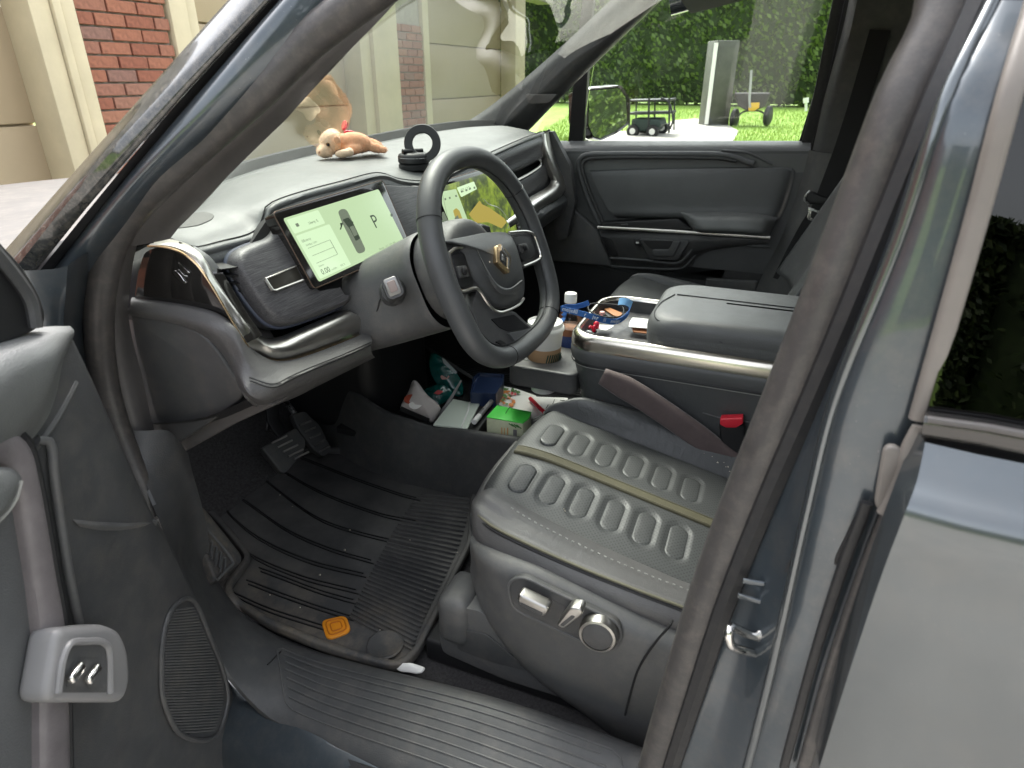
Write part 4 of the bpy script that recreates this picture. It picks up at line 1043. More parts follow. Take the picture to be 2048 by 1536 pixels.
# silver strip: outer and inner edges
so_e = UX([(296,492,-.745),(330,494,-.747),(365,506,-.748),(395,530,-.748),(425,574,-.748),(460,634,-.748),(490,684,-.746)]) + UY([(512,710,.648),(540,721,.640),(570,722,.635),(610,712,.633),(670,690,.632),(735,664,.632)])
so_m = UX([(300,488,-.745),(336,488,-.745),(372,500,-.746),(396,520,-.746),(424,568,-.746),(454,622,-.744),(486,668,-.74)]) + UY([(522,686,.640),(546,698,.633),(572,700,.628),(612,689,.626),(665,668,.626),(728,640,.626)])
so_i = UX([(308,486,-.738),(342,484,-.736),(382,494,-.734),(406,512,-.733),(433,560,-.732),(461,604,-.731),(494,650,-.728)]) + UY([(516,676,.652),(543,686,.642),(570,682,.638),(604,668,.636),(650,648,.636),(704,624,.636)])
sv = loft('silver_strip', [[p + V((.01,.01,-.004)) for p in so_e], so_e, so_m, so_i, [p + V((.012,.02,.0)) for p in so_i]], M['satin'], dash, nu=90, nv=16, flip=True)
sweep('gold_edge', spl([p + V((-.001,-.001,0)) for p in so_e], 80), circ(.0016, 6), M['gold'], sv)
# leather roll outside the strip, then the knee bolster
ro = UX([(262,600,-.748),(320,607,-.75),(382,618,-.752),(433,632,-.754),(470,658,-.755)]) + UY([(505,704,.632),(545,727,.625),(575,728,.62),(612,719,.617),(672,697,.616),(740,668,.616)])
ri = UX([(255,622,-.755),(320,630,-.76),(382,646,-.764),(433,668,-.767),(468,708,-.762)]) + UY([(500,762,.610),(545,775,.590),(580,760,.588),(620,742,.588),(680,718,.590),(742,690,.592)])
rl = UX([(256,630,-.75),(320,640,-.755),(382,656,-.757),(425,680,-.757),(460,724,-.752)]) + UY([(496,786,.605),(528,800,.60),(580,782,.598),(625,762,.598),(684,735,.60),(744,706,.602)])
ru = UX([(256,640,-.73),(320,650,-.735),(382,664,-.737),(420,690,-.737),(455,736,-.732)]) + UY([(494,800,.64),(530,815,.66),(590,795,.68),(640,770,.68),(690,745,.68),(750,715,.68)])
kb = loft('knee_roll', [[p + V((.01,.01,0)) for p in ro], ro, [a.lerp(b,.5) + V((-.004,-.006,0)) for a, b in zip(ro, ri)], ri, rl, ru], M['leather_w'], dash, nu=90, nv=30, flip=True)
for dz in (0, .005):
    sweep('roll_seam', spl([p + V((-.001,-.0015,.006-dz)) for p in ri[5:]], 50), circ(.0011, 6), M['plastic_b'], kb)
loft('under_cover', [ru[5:], [V((p.x, p.y+.1, p.z-.05)) for p in ru[5:]], [V((p.x, p.y+.28, p.z-.10)) for p in ru[5:]]], M['plastic_b'], dash, nu=24, nv=10, flip=True)
# fuse panel on the dash end
fp = rnd(UX([(260,630,-.75),(330,640,-.752),(395,662,-.754),(424,688,-.754),(456,735,-.752),(488,786,-.748),(482,800,-.748),(430,838,-.748),(330,905,-.748),(308,880,-.748),(282,770,-.748)]), [.004,.02,.02,.02,.02,.012,.012,.02,.006,.02,.02])
fz = plate('fuse_panel', fp, .03, M['plastic'], dash, bev=.004, label='grey removable panel on the dash end')
plate('dash_end', UX([(250,618,-.735),(400,640,-.735),(480,760,-.735),(520,790,-.735),(548,812,-.735),(470,848,-.735),(340,920,-.735),(305,925,-.735),(280,800,-.735)]), .10, M['warm'], dash, bev=.004)
0 and plate('vent_surround', UX([(262,500,-.73),(300,478,-.73),(400,505,-.725),(520,690,-.72),(480,760,-.72),(262,640,-.73)]), .08, M['plastic_b'], dash, bev=.004)
# left vent cavity and louvres
plate('vent_back', UY([(392,505,.745),(462,505,.745),(600,660,.745),(690,620,.745),(700,640,.745),(560,690,.745),(500,660,.745)]), .01, M['void'], dash, bev=0)
for k in range(9):
    t = k/8; a = U(lerp(425,530,t), lerp(535,650,t), y=.70); b = U(lerp(462,556,t), lerp(530,642,t), y=.70)
    box('louvre', (a+b)/2, ((a-b).length, .03, .0018), M['plastic_b'], dash, ax=(b-a, V((0,1,.1)), (b-a).cross(V((0,1,.1)))), bev=0)
# wood panel on the left: softly rolled
DISP = (V((-.57,.701,1.33)), V((-.007*math.cos(.424), -math.cos(.424), math.sin(.424))))
DPN = DISP[1].normalized()
def W_(px, py, off=0.0): return U(px, py, pl=(DISP[0] + DPN*off, DPN))
wo_ = [(547,446),(544,462),(528,477),(500,487),(470,503),(462,525),(474,556),(500,598),(530,634),(553,648),(580,649),(640,630),(694,606),(697,592),(690,576),(680,572),(655,584),(625,580),(580,500)]
Po = spl([W_(x, y, -.016) for x, y in wo_[:14]], 70); Pc = [W_(x, y, .0) for x, y in ((556,470),(556,478),(548,490),(530,500),(505,512),(490,525),(498,555),(522,592),(545,620),(562,630),(582,632),(640,614),(686,597),(690,590))]
Pc = spl(Pc, 70)
Pin = spl([W_(x, y, .003) for x, y in ((590,470),(590,480),(590,500),(580,520),(570,530),(560,540),(560,550),(570,580),(585,600),(595,606),(605,606),(650,592),(680,584),(684,580))], 70)
Pin2 = spl([W_(x, y, .003) for x, y in ((640,470),(640,490),(640,510),(635,530),(630,540),(625,550),(625,556),(628,570),(632,576),(636,580),(640,582),(660,578),(676,576),(680,574))], 70)
wp = loft('wood_panel', [[p - DPN*.03 for p in Po], [p - DPN*.012 for p in Po], Po, [a.lerp(b,.45) + DPN*.007 for a, b in zip(Po, Pc)], Pc, Pin, Pin2], M['wood'], dash, nv=30, flip=False, sharp=0, label='dark open grain wood panel beside the driver display')
sweep('panel_edge', [p - DPN*.012 for p in Po], circ(.0035, 8), M['bluegrey'], wp)
plate('wood_backing', [W_(x, y, -.02) for x, y in ((540,430),(760,360),(850,470),(700,600),(560,640),(480,520))], .02, M['void'], dash, bev=0)
# metal pocket in the wood
pk = plate('pocket', rnd([W_(230+x/3.938, 400+y/3.938, .004) for x, y in ((1180,620),(1430,518),(1480,630),(1265,715),(1228,705))], .004), .006, M['pocket'], dash, bev=.001)
sweep('pocket_lip', [W_(230+x/3.938, 400+y/3.938, .006) for x, y in ((1185,625),(1240,710),(1265,714),(1480,632))], circ(.0022, 8), M['satin'], pk)
sweep('pocket_lip', [W_(230+x/3.938, 400+y/3.938, .006) for x, y in ((1185,620),(1430,518))], circ(.0012, 8), M['satin'], pk)
# wood behind / right of the driver display and centre stack
cw = plate('wood_panel', [W_(x, y, -.012) for x, y in ((752,368),(800,372),(838,372),(872,375),(872,480),(820,500),(790,430))], .02, M['wood'], dash, bev=.002)
plate('display_backing', UL([(835,372),(880,372),(960,335),(1010,320),(1060,440),(1030,470),(960,500),(900,520),(820,520)], y=.715), .02, M['plastic_b'], dash, bev=.003)

# ---- driver display
disp = plate('driver_display', rnd([W_(x, y, .012) for x, y in ((545,425),(765,360),(823,495),(628,578))], .008), .022, M['gloss'], dash, bev=.0015, label='driver display lit green with a car seen from above and the letter P')
sweep('bezel_edge', rnd([W_(x, y, .0115) for x, y in ((545,425),(765,360),(823,495),(628,578))], .008), circ(.0009, 6), M['bronze'], disp, closed=True)
Dc = [W_(x, y, .0125) for x, y in ((566,437),(757,378),(809,483),(638,564))]
def S_(u, v, h=0): # display coordinates, u right, v down, 0..1
    return (Dc[0]*(1-u) + Dc[1]*u)*(1-v) + (Dc[3]*(1-u) + Dc[2]*u)*v + DPN*h
def srect(name, u0, v0, u1, v1, m, h, r=.003, par=None): return plate(name, rnd([S_(u0,v0,h), S_(u1,v0,h), S_(u1,v1,h), S_(u0,v1,h)], r), .0002, M[m], par or disp, bev=0)
srect('screen', 0, 0, 1, 1, 'scr', 0, .005)
srect('card', .02, .03, .31, .25, 'scr_l', .0004); srect('card', .02, .28, .34, .97, 'scr_l', .0004)
SX = (Dc[1]-Dc[0]).normalized(); SY = (Dc[0]-Dc[3]).normalized(); SH = (Dc[0]-Dc[3]).length
def stext(s, u, v, size, m='scr_d', par=None): return text('readout', s, S_(u, v, .0008), SX, SY, size*SH, M[m], par or disp)
stext('P', .75, .60, .33); stext('Efficiency', .04, .40, .055, 'scr_m'); stext('Mi Miles / kWh', .055, .47, .04, 'scr_m')
stext('0.00', .055, .93, .12); stext('mi/kWh', .15, .93, .04, 'scr_m'); stext('Lifetime', .06, .81, .04, 'scr_m'); stext('SOC %', .24, .93, .04, 'scr_m')
stext('Liberty, IL', .17, .19, .055, 'scr_d'); stext('Monday   12:17   72°F   98%', .68, .955, .045, 'scr_m')
srect('icon', .065, .12, .09, .17, 'scr_m', .0006, .001)
for v in (.50, .62, .74): srect('chart_line', .06, v, .27, v+.006, 'scr_m', .0006, 0)
srect('chart_line', .27, .50, .274, .74, 'scr_m', .0006, 0)
# plan-view car icon
def icon_poly(pts, m, h, par=disp): return plate('car_icon', rnd([S_(u, v, h) for u, v in pts], .002, 3), .0002, M[m], par, bev=0)
def SI(x, y):  # photograph pixel on the screen plane
    return W_(x, y, .0125)
def ipix(P, m, h, r=.002): return plate('car_icon', rnd([SI(400+x/3.938, 180+y/3.938) + DPN*h for x, y in P], r, 4), .0002, M[m], disp, bev=0)
ipix([(1085,960),(1110,938),(1140,938),(1160,955),(1300,1250),(1295,1275),(1255,1290),(1235,1280),(1115,1040)], 'scr_m', .0006, .004)
ipix([(1120,1022),(1165,1005),(1200,1040),(1260,1170),(1225,1190),(1180,1100)], 'scr_d', .0009, .002)
ipix([(1175,1080),(1205,1068),(1240,1140),(1210,1155)], 'scr_m', .0012, .002)
ipix([(1100,1050),(1120,1045),(1122,1058),(1108,1100),(1098,1100),(1106,1075)], 'scr_d', .0009, .0005); ipix([(1185,1030),(1205,1040),(1203,1052),(1185,1050)], 'scr_d', .0009, .0005)
ipix([(1500,975),(1512,972),(1518,990),(1506,1000),(1498,990)], 'scr_d', .0008, .0006)

# ---- centre display, mostly behind the wheel
CDY = .688
cn = V((0,-math.cos(.2), math.sin(.2)))
def C_(px, py, off=0): return U(px, py, pl=(V((.09,CDY,1.31)) + cn*off, cn))
cq = [C_(868,386), None, None, None]
c0_ = V((-.095, CDY, 1.312)); ex = V((1,0,0)); ey = V((0,-math.sin(.2),-math.cos(.2)))
def CS(u, v, h=0): return c0_ + ex*(.372*u) + ey*(.212*v) + cn*h
cd = plate('touch_display', rnd([CS(0,0,.01), CS(1,0,.01), CS(1,1,.01), CS(0,1,.01)], .008), .02, M['gloss'], dash, bev=.0015, label='centre display showing a satellite map')
sweep('bezel_edge', rnd([CS(0,0,.01), CS(1,0,.01), CS(1,1,.01), CS(0,1,.01)], .008), circ(.0009, 6), M['bronze'], cd, closed=True)
def cp_(name, P, m, h, r=.002): return plate(name, rnd([CS(u, v, .0105+h) for u, v in P], r), .0002, M[m], cd, bev=0)
cp_('map', [(.03,.05),(.97,.05),(.97,.95),(.03,.95)], 'map', 0, .004)
def cpx(name, P, m, h, r=.003): return plate(name, rnd([C_(x, y, .0105) + cn*h for x, y in P], r), .0002, M[m], cd, bev=0)
def z3(P): return [(800+x/3.938, 180+y/3.938) for x, y in P]
cpx('map_field', z3([(540,980),(625,870),(645,900),(700,925),(820,1010),(840,1040),(800,1090),(690,1040),(600,1050)]), 'scr_y', .0005)
cpx('panel_card', z3([(330,800),(440,780),(560,1100),(520,1150),(440,1180),(330,900)]), 'scr', .0006, .004)
cpx('panel_card', z3([(445,770),(580,720),(605,780),(480,845)]), 'scr_l', .0007, .004)
cpx('panel_dark', z3([(330,960),(345,960),(430,1150),(370,1190),(330,1130)]), 'scr_m', .0007, .003)
cpx('car_icon', z3([(415,950),(440,930),(465,950),(525,1110),(500,1130),(470,1130)]), 'scr_y', .0009, .004)
cpx('car_icon', z3([(425,1010),(450,985),(490,1080),(470,1105)]), 'scr_m', .0012, .003)
cpx('car_icon', z3([(420,1080),(432,1045),(440,1050),(430,1085)]), 'scr_d', .0009, .001)
for k, (x, y) in enumerate(((345,855),(380,845),(430,830),(475,795),(510,785),(540,772),(575,765))): cpx('glyph', z3([(x,y),(x+12,y-5),(x+17,y+10),(x+5,y+15)]), 'scr_m', .0012, .0005)
text('readout', 'GO  1 2 3', C_(*z3([(482,808)])[0], .012), ex, -ey, .011, M['scr_d'], cd)
sweep('map_road', spl([C_(*p, .0112) for p in z3([(660,860),(700,900),(780,930),(840,1000),(860,1060),(850,1090)])], 20), circ(.0012, 5), M['scr_m'], cd)
# binnacle clip over the centre display base (behind the wheel hub)
plate('phone_tray', UY([(925,476,.60),(968,448,.60),(980,452,.60),(985,470,.60),(960,485,.60)]), .03, M['plastic_b'], dash, bev=.004)

# ---- passenger side fascia
PYD = .70
def P3(P, y): return [U(800+a/3.938, 180+b/3.938, y=y) for a, b in P]
pw = loft('wood_panel', [P3([(690,560),(800,500),(900,455),(1000,415),(1140,370),(1165,385)], PYD+.012), P3([(700,580),(800,525),(900,478),(1000,435),(1140,385),(1172,400)], PYD),
     P3([(760,640),(860,590),(950,545),(1040,505),(1100,480),(1190,450)], PYD), P3([(830,665),(900,635),(980,600),(1060,562),(1100,545),(1195,510)], PYD), P3([(835,680),(900,650),(980,614),(1060,576),(1105,555),(1200,520)], PYD+.03)], M['wood'], dash, nu=40, nv=20, flip=True)
plate('slot_vent', P3([(800,640),(1110,520),(1130,610),(890,730)], PYD+.03), .01, M['void'], dash, bev=0)
sweep('slot_lip', spl(P3([(880,728),(980,680),(1060,632),(1105,595),(1112,570),(1098,548)], PYD-.004), 30), circ(.0035, 8), M['satin'], dash)
loft('wood_panel', [P3([(880,735),(980,690),(1060,640),(1120,590),(1210,545)], PYD+.012), P3([(885,745),(980,700),(1060,652),(1130,600),(1225,560)], PYD-.004), P3([(930,830),(1010,780),(1080,735),(1150,700),(1240,650)], PYD-.010), P3([(990,905),(1060,865),(1120,825),(1180,790),(1245,735)], PYD-.006), P3([(1005,920),(1070,880),(1130,840),(1195,800),(1250,745)], PYD+.012)], M['wood_p'], dash, nu=40, nv=24, flip=True, label='lighter grey wood panel on the passenger side')
pso = UY([(1097,262,.71),(1103,290,.70),(1114,330,.68),(1130,358,.66),(1133,372,.655),(1122,392,.650),(1090,412,.650),(1052,438,.650),(1020,460,.650)])
psm = UY([(1092,266,.70),(1098,295,.69),(1108,332,.672),(1122,358,.655),(1124,369,.650),(1113,384,.645),(1082,402,.645),(1048,425,.645),(1016,446,.645)])
psi = UY([(1087,268,.70),(1091,298,.69),(1100,335,.68),(1113,360,.662),(1113,366,.66),(1104,376,.658),(1074,394,.658),(1040,416,.658),(1008,437,.658)])
ps = loft('silver_strip', [[p + V((0,.02,0)) for p in pso], pso, psm, psi, [p + V((0,.02,0)) for p in psi]], M['satin'], dash, nu=60, nv=14)
pl0 = UY([(1099,258,.715),(1110,292,.70),(1124,330,.68),(1141,362,.655),(1145,378,.645),(1136,398,.640),(1094,422,.640),(1058,446,.640),(1025,470,.640)])
pl1 = UY([(1100,262,.73),(1116,296,.71),(1130,334,.69),(1145,368,.665),(1147,386,.650),(1138,408,.645),(1098,434,.645),(1062,460,.645),(1030,485,.645)])
pl2 = UY([(1100,266,.76),(1116,300,.75),(1130,340,.73),(1142,374,.71),(1142,396,.69),(1130,420,.68),(1096,446,.68),(1064,470,.68),(1034,495,.68)])
loft('knee_roll', [[p + V((0,.01,0)) for p in pso], pl0, pl1, pl2, [p + V((0,.15,-.03)) for p in pl2]], M['leather'], dash, nu=60, nv=20)
plate('dash_end', UX([(1095,262,.735),(1110,262,.735),(1145,330,.735),(1155,400,.735),(1140,470,.735),(1120,480,.735)]), -.03, M['plastic'], dash, bev=0)
# passenger footwell side trim, darker space below
plate('kick_panel', Q4([(100,700),(250,700),(450,880),(520,1040),(545,1115),(180,1080),(100,1000)], .775), .03, M['plastic_g'], dash, bev=.006)
# ---------------- steering wheel and column ----------------
WC = V((-.38,.425,1.243)); _y, _t = -.049, .388
WN = V((math.sin(_y)*math.cos(_t), -math.cos(_y)*math.cos(_t), math.sin(_t)))
WUP = (V((0,0,1)) - WN*WN.z).normalized(); WRT = WUP.cross(WN)
def WL(a, b, h=0): return WC + WRT*a + WUP*b + WN*h
def W7(P, h): return [U(520 + x/3.413, 380 + y/3.413, pl=(WC + WN*(h[i] if isinstance(h, (list, tuple)) else h), WN)) for i, (x, y) in enumerate(P)]
sw = part('steering_wheel', 'black leather steering wheel with a gold emblem on its hub')
def rimpt(a, R=.1705, h=0):
    c, s = math.cos(a), math.sin(a); e = 2.25 if s > 0 else lerp(2.25, 2.9, min(-s*2, 1))
    r = R*(abs(c)**e + abs(s)**e)**(-1/e)*.985
    if s < -.5: r *= 1 - .06*sstep(-.5, -1, s)
    return WL(r*c, r*s, h)
RP = [rimpt(2*math.pi*i/120) for i in range(120)]
sweep('rim', RP, circ(.0174, 18, .0192), M['leather_s'], sw, up=WN, closed=True, sharp=0)
for a in (-116, -50, 148, 32):
    a = math.radians(a); p = [rimpt(a - .001), rimpt(a), rimpt(a + .001)]; T = (p[2]-p[0]).normalized(); Nn = WN; B = T.cross(Nn)
    sweep('rim_seam', [p[1] + B*math.cos(t)*.0175 + Nn*math.sin(t)*.0193 for t in [2*math.pi*k/24 for k in range(24)]], circ(.0008, 6), M['plastic_b'], sw, closed=True)
# inner stitching on the rim
sweep('rim_stitch', [rimpt(2*math.pi*i/90, .1695-.0182, .004) for i in range(90)], circ(.0012, 6), M['plastic_b'], sw, closed=True)
hub_o = W7([(1255,352),(1400,318),(1560,290),(1700,300),(1745,380),(1785,520),(1805,640),(1795,735),(1740,785),(1645,800),(1590,765),(1500,660),(1440,560),(1385,440),(1330,380)], .006)
hub_i = [sum(hub_o, V((0,0,0)))/len(hub_o) for _ in hub_o]
def dome(name, O, h0, h1, mt, par, n=60, f=(.0,.06,.2,.5,.85)):
    O = spl(O, n, True); c = sum(O, V((0,0,0)))/n; rows = [[p - WN*.03 for p in O]]
    for t in f: rows.append([p.lerp(c, t) + WN*(h0 + (h1-h0)*(1-(1-t)**3)) for p in O])
    rows.append([c + WN*h1 + (p-c)*.01 for p in O])
    return loft(name, rows, mt, par, nv=28, closed_u=True, flip=True, sharp=0)
hb = dome('hub', hub_o, 0, .022, M['leather_h'], sw)
loft('hub_crease', [W7([(1470,380),(1540,520),(1620,640),(1700,670),(1790,610)], .029), W7([(1475,392),(1545,540),(1622,655),(1700,682),(1790,622)], .0305), W7([(1490,440),(1560,600),(1630,700),(1700,715),(1785,660)], .026)], M['leather_h'], sw, nu=30, nv=8, flip=True)
# spokes
plate('spoke', rnd(W7([(1230,360),(1400,380),(1470,560),(1500,680),(1400,705),(1350,670),(1290,520)], .004), .006), .025, M['plastic'], sw, bev=.004)
plate('spoke', rnd(W7([(1680,300),(1840,278),(1895,340),(1935,470),(1900,500),(1790,540)], .004), .006), .025, M['plastic'], sw, bev=.004)
bs = plate('spoke', rnd(W7([(1480,680),(1590,815),(1740,830),(1870,950),(1915,990),(1810,1085),(1650,1110),(1590,1060),(1500,960),(1450,800)], -.002), .006), .02, M['plastic_g'], sw, bev=.006)
plate('spoke_recess', rnd(W7([(1580,880),(1735,850),(1838,940),(1700,965),(1640,940)], 0), .004), .002, M['void'], bs, bev=0)
plate('spoke_pad', rnd(W7([(1700,975),(1850,948),(1900,990),(1798,1074),(1765,1066)], .004), .004), .006, M['vinyl_d'], bs, bev=.002)
plate('spoke_slot', rnd(W7([(1610,1035),(1640,1022),(1670,1040),(1690,1062),(1660,1062)], .0005), .003), .002, M['plastic_b'], bs, bev=0)
# metal outlines
for P in ([(1288,425),(1310,520),(1345,640),(1375,690),(1470,668),(1500,690),(1560,780),(1610,826),(1660,832),(1770,780),(1800,740)], [(1290,430),(1330,400),(1380,390)], [(1700,290),(1820,283),(1868,305),(1895,370),(1916,450),(1890,480),(1800,520)]):
    sweep('metal_outline', spl(W7(P, .012), 50), circ(.0024, 8), M['satin'], sw, up=WN)
for P, B in (([(1310,440),(1395,425),(1465,640),(1385,675),(1355,640)], [(1348,520),(1410,512),(1432,590),(1370,600)]), ([(1720,320),(1820,305),(1855,335),(1890,450),(1800,490),(1760,420)], [(1768,370),(1822,358),(1842,415),(1788,430)])):
    k = plate('button_pad', rnd(W7(P, .010), .005), .008, M['plastic_b'], sw, bev=.002)
    plate('button', rnd(W7(B, .014), .003), .006, M['plastic'], k, bev=.0015)
    c = sum(W7(B, .0145), V((0,0,0)))/4
    lathe('thumb_dial', c, WN, [(.006,0),(.006,.003),(.004,.0045),(.0001,.005)], M['plastic_b'], k, n=16)
# emblem
em = plate('emblem', rnd(W7([(1620,378),(1645,366),(1716,452),(1706,565),(1690,570),(1616,490)], .034), .003), .008, M['gold'], sw, bev=.001)
plate('emblem_bar', rnd(W7([(1650,376),(1712,455),(1702,545),(1692,530),(1694,465),(1650,410)], .0355), .001), .002, M['chrome'], em, bev=.0005)
plate('emblem_field', rnd(W7([(1642,410),(1685,465),(1682,525),(1638,478)], .0346), .001), .0008, M['plastic_b'], em, bev=0)
plate('emblem_core', rnd(W7([(1654,436),(1672,452),(1672,490),(1654,476)], .0355), .001), .002, M['chrome'], em, bev=.0005)
for q in ((1568,492),):
    lathe('speck', W7([q], .031)[0], WN, [(.0015,0),(.0001,.0012)], M['spec'], sw, n=6)

col = part('steering_column', 'grey steering column shroud with a stalk on its side')
def ringpts(d, w, h, r, dx=0, dz=0, n=8):
    c = WC - WN*d + V((dx, 0, dz)); return [c + WRT*a + WUP*b for a, b in rrect(w, h, r, n)]
rings = [ringpts(.03,.12,.12,.055), ringpts(.038,.155,.15,.07), ringpts(.06,.168,.165,.078), ringpts(.098,.172,.168,.078), ringpts(.105,.168,.162,.07)]
loft('collar', [[sum(rings[0], V((0,0,0)))/len(rings[0]) + (p - sum(rings[0], V((0,0,0)))/len(rings[0]))*.1 for p in rings[0]]] + rings, M['plastic_g'], col, closed_u=True, nv=30, sharp=0)
rings = [ringpts(.102,.185,.17,.06,0,-.004), ringpts(.108,.19,.174,.06,0,-.004), ringpts(.15,.2,.17,.06,0,-.006), ringpts(.22,.235,.155,.055,-.01,-.008), ringpts(.30,.27,.14,.05,-.01,-.01)]
loft('shroud', rings, M['plastic_g'], col, closed_u=True, nv=30, sharp=0)
sweep('shroud_seam', spl([U(520+x/3.413, 380+y/3.413, x=-.485) for x, y in ((680,870),(790,835),(820,750),(860,720))], 20), circ(.0012, 6), M['plastic_b'], col)
a = U(520+905/3.413, 380+700/3.413, x=-.475); b = U(520+905/3.413, 380+660/3.413, x=-.53); d = (b-a).normalized()
lathe('stalk_boot', a - d*.03, d, [(.022,0),(.022,.045),(.018,.052)], M['plastic'], col, n=20)
stk = sweep('stalk', [a, b], rrect(.027, .036, .008), M['plastic'], col, up=WUP)
plate('stalk_cap', rnd([b + d*.003 + d.cross(WUP).normalized()*p + WUP*q for p, q in ((-.0105,-.014),(.0105,-.014),(.0105,.014),(-.0105,.014))], .004), .004, M['steel_d'], stk, bev=.001)
plate('stalk_button', rnd([b + d*.005 + d.cross(WUP).normalized()*p + WUP*q for p, q in ((-.0065,-.009),(.0065,-.009),(.0065,.009),(-.0065,.009))], .003), .003, M['stalkb'], stk, bev=.001)
# ---------------- seats ----------------
CEN = [(-.07,.789),(.0,.804),(.08,.821),(.16,.838),(.24,.855),(.31,.869),(.36,.878),(.385,.878),(.400,.868),(.407,.85),(.404,.825),(.392,.78)]
def cush(xc, dy, dz, sgn):
    """sgn=+1: inner (console) bolster on +x."""
    N = 40
    cl = spl([V((0, y + dy, z + dz)) for y, z in CEN], N)
    def fr(i):   # 0 on the seat, 1 at the front roll
        return sstep(.30, .402, cl[i].y - dy)
    def pt(i, u, h):
        roll = fr(i); p = cl[i]
        y = p.y - .05*abs(u/.2)**3*roll*(.35)
        return V((xc + sgn*u, y, p.z + h*(1-roll*.8)))
    def wb(i): # bolster width
        v = cl[i].y - dy
        return max(.0, 1 - sstep(.12, .40, v)*.85)
    def bol(i, side):
        w = wb(i)
        H = .044 if side > 0 else .016
        prof = [(.177,-.006),(.182,.002),(.20,H*.75),(.225,H),(.25,H*.7),(.268,-.004),(.276,-.04),(.278,-.10)]
        return [pt(i, side*(.177 + (a-.177)*max(w,.12)), b if b > -.03 else b) for a, b in prof]
    return cl, pt, bol, N
def seat(xc, dy, dz, label, detail, sgn=1):
    s = part('seat', label)
    cl, pt, bol, N = cush(xc, dy, dz, sgn)
    us = [-.177 + .354*k/60 for k in range(61)]
    rows = []; uvs = []
    L = 0
    pills = [(-.085 if r else .078, .338 - .055*k + (0 if r else 0)) for r in (0, 1) for k in range(6)]
    cl2 = spl([V((0, y + dy, z + dz)) for y, z in CEN], 150)
    vs = []; fs = []; acc = 0
    for i, c in enumerate(cl2):
        if i: acc += (c - cl2[i-1]).length
        roll = sstep(.30, .402, c.y - dy)
        for u in us:
            h = .008*(1-(u/.177)**2)*(1-roll) - .006*sstep(.165, .177, abs(u))
            if detail:
                for (pu, pv) in pills:
                    du = max(abs(u - pu) - .026, 0); dv = (c.y - dy) - pv
                    dd_ = math.hypot(du, dv)
                    if dd_ < .0235: h -= .0034*(1 - sstep(.0165, .0235, dd_)) * (1 if dd_ > .013 else 1)
                h -= .002*(1 - sstep(.013, .018, abs(u + .004)))
            vs.append(V((xc + sgn*u, c.y - .0175*abs(u/.177)**3*roll, c.z + h*(1-roll*.8)))); uvs.append((u, acc))
    m = len(us)
    for j in range(len(cl2)-1):
        for i in range(m-1):
            f = [j*m+i, j*m+i+1, (j+1)*m+i+1, (j+1)*m+i]; fs.append(f if sgn > 0 else f[::-1])
    obj('cushion', vs, fs, M['perf'], s, uvs=uvs, sharp=0)
    for side in (1, -1):
        loft('bolster', [bol(i, side) for i in range(N)], M['leather'], s, nu=26, flip=(side*sgn > 0), sharp=0)
    if detail:
        for (pu, pv) in pills:
            # raised capsule, fitted to the cushion slope
            o = []
            for k in range(24):
                a = 2*math.pi*k/24; o.append((pu + (.026 if math.cos(a) > 0 else -.026) + .0165*math.cos(a), pv + .0165*math.sin(a)))
            zc = lambda v: .838 + (v-.16)*.2125 + dz
            rings = []
            for t, h in ((1,-.005),(.985,-.0008),(.93,.0006),(.8,.0012),(.4,.0017),(.02,.0019)):
                rings.append([V((xc + sgn*(pu + (a-pu)*t), (pv + (b-pv)*t) + dy, zc(pv + (b-pv)*t) + h + .008*(1-((pu + (a-pu)*t)/.177)**2) - .0035)) for a, b in o])
            vs2 = [p for r in rings for p in r]; n2 = 24
            fs2 = [[j*n2+i, j*n2+(i+1) % n2, (j+1)*n2+(i+1) % n2, (j+1)*n2+i] for j in range(5) for i in range(n2)] + [[5*n2+i for i in range(n2)]]
            obj('tuft', vs2, fs2, M['perf'], s, uvs=[(p.x, p.y) for p in vs2], sharp=0)
        # woven stripe along the middle
        def sp_(u, i): c = cl2[i]; roll = sstep(.30,.402,c.y-dy); return V((xc + sgn*u, c.y, c.z + .0095*(1-roll*.6)))
        idx = list(range(0, 122, 3))
        loft('stripe', [[sp_(-.017, i) + V((0,0,-.004)) for i in idx], [sp_(-.016, i) for i in idx], [sp_(.009, i) for i in idx], [sp_(.010, i) + V((0,0,-.004)) for i in idx]], M['stripe'], s, flip=True, sharp=60)
        for u in (-.0135, .0065): 
            sweep('stripe_stitch', [sp_(u, i) + V((0,0,.0006)) for i in idx], circ(.0008, 5), M['gold_stitch'], s)
    return s, cl, pt, bol, cl2
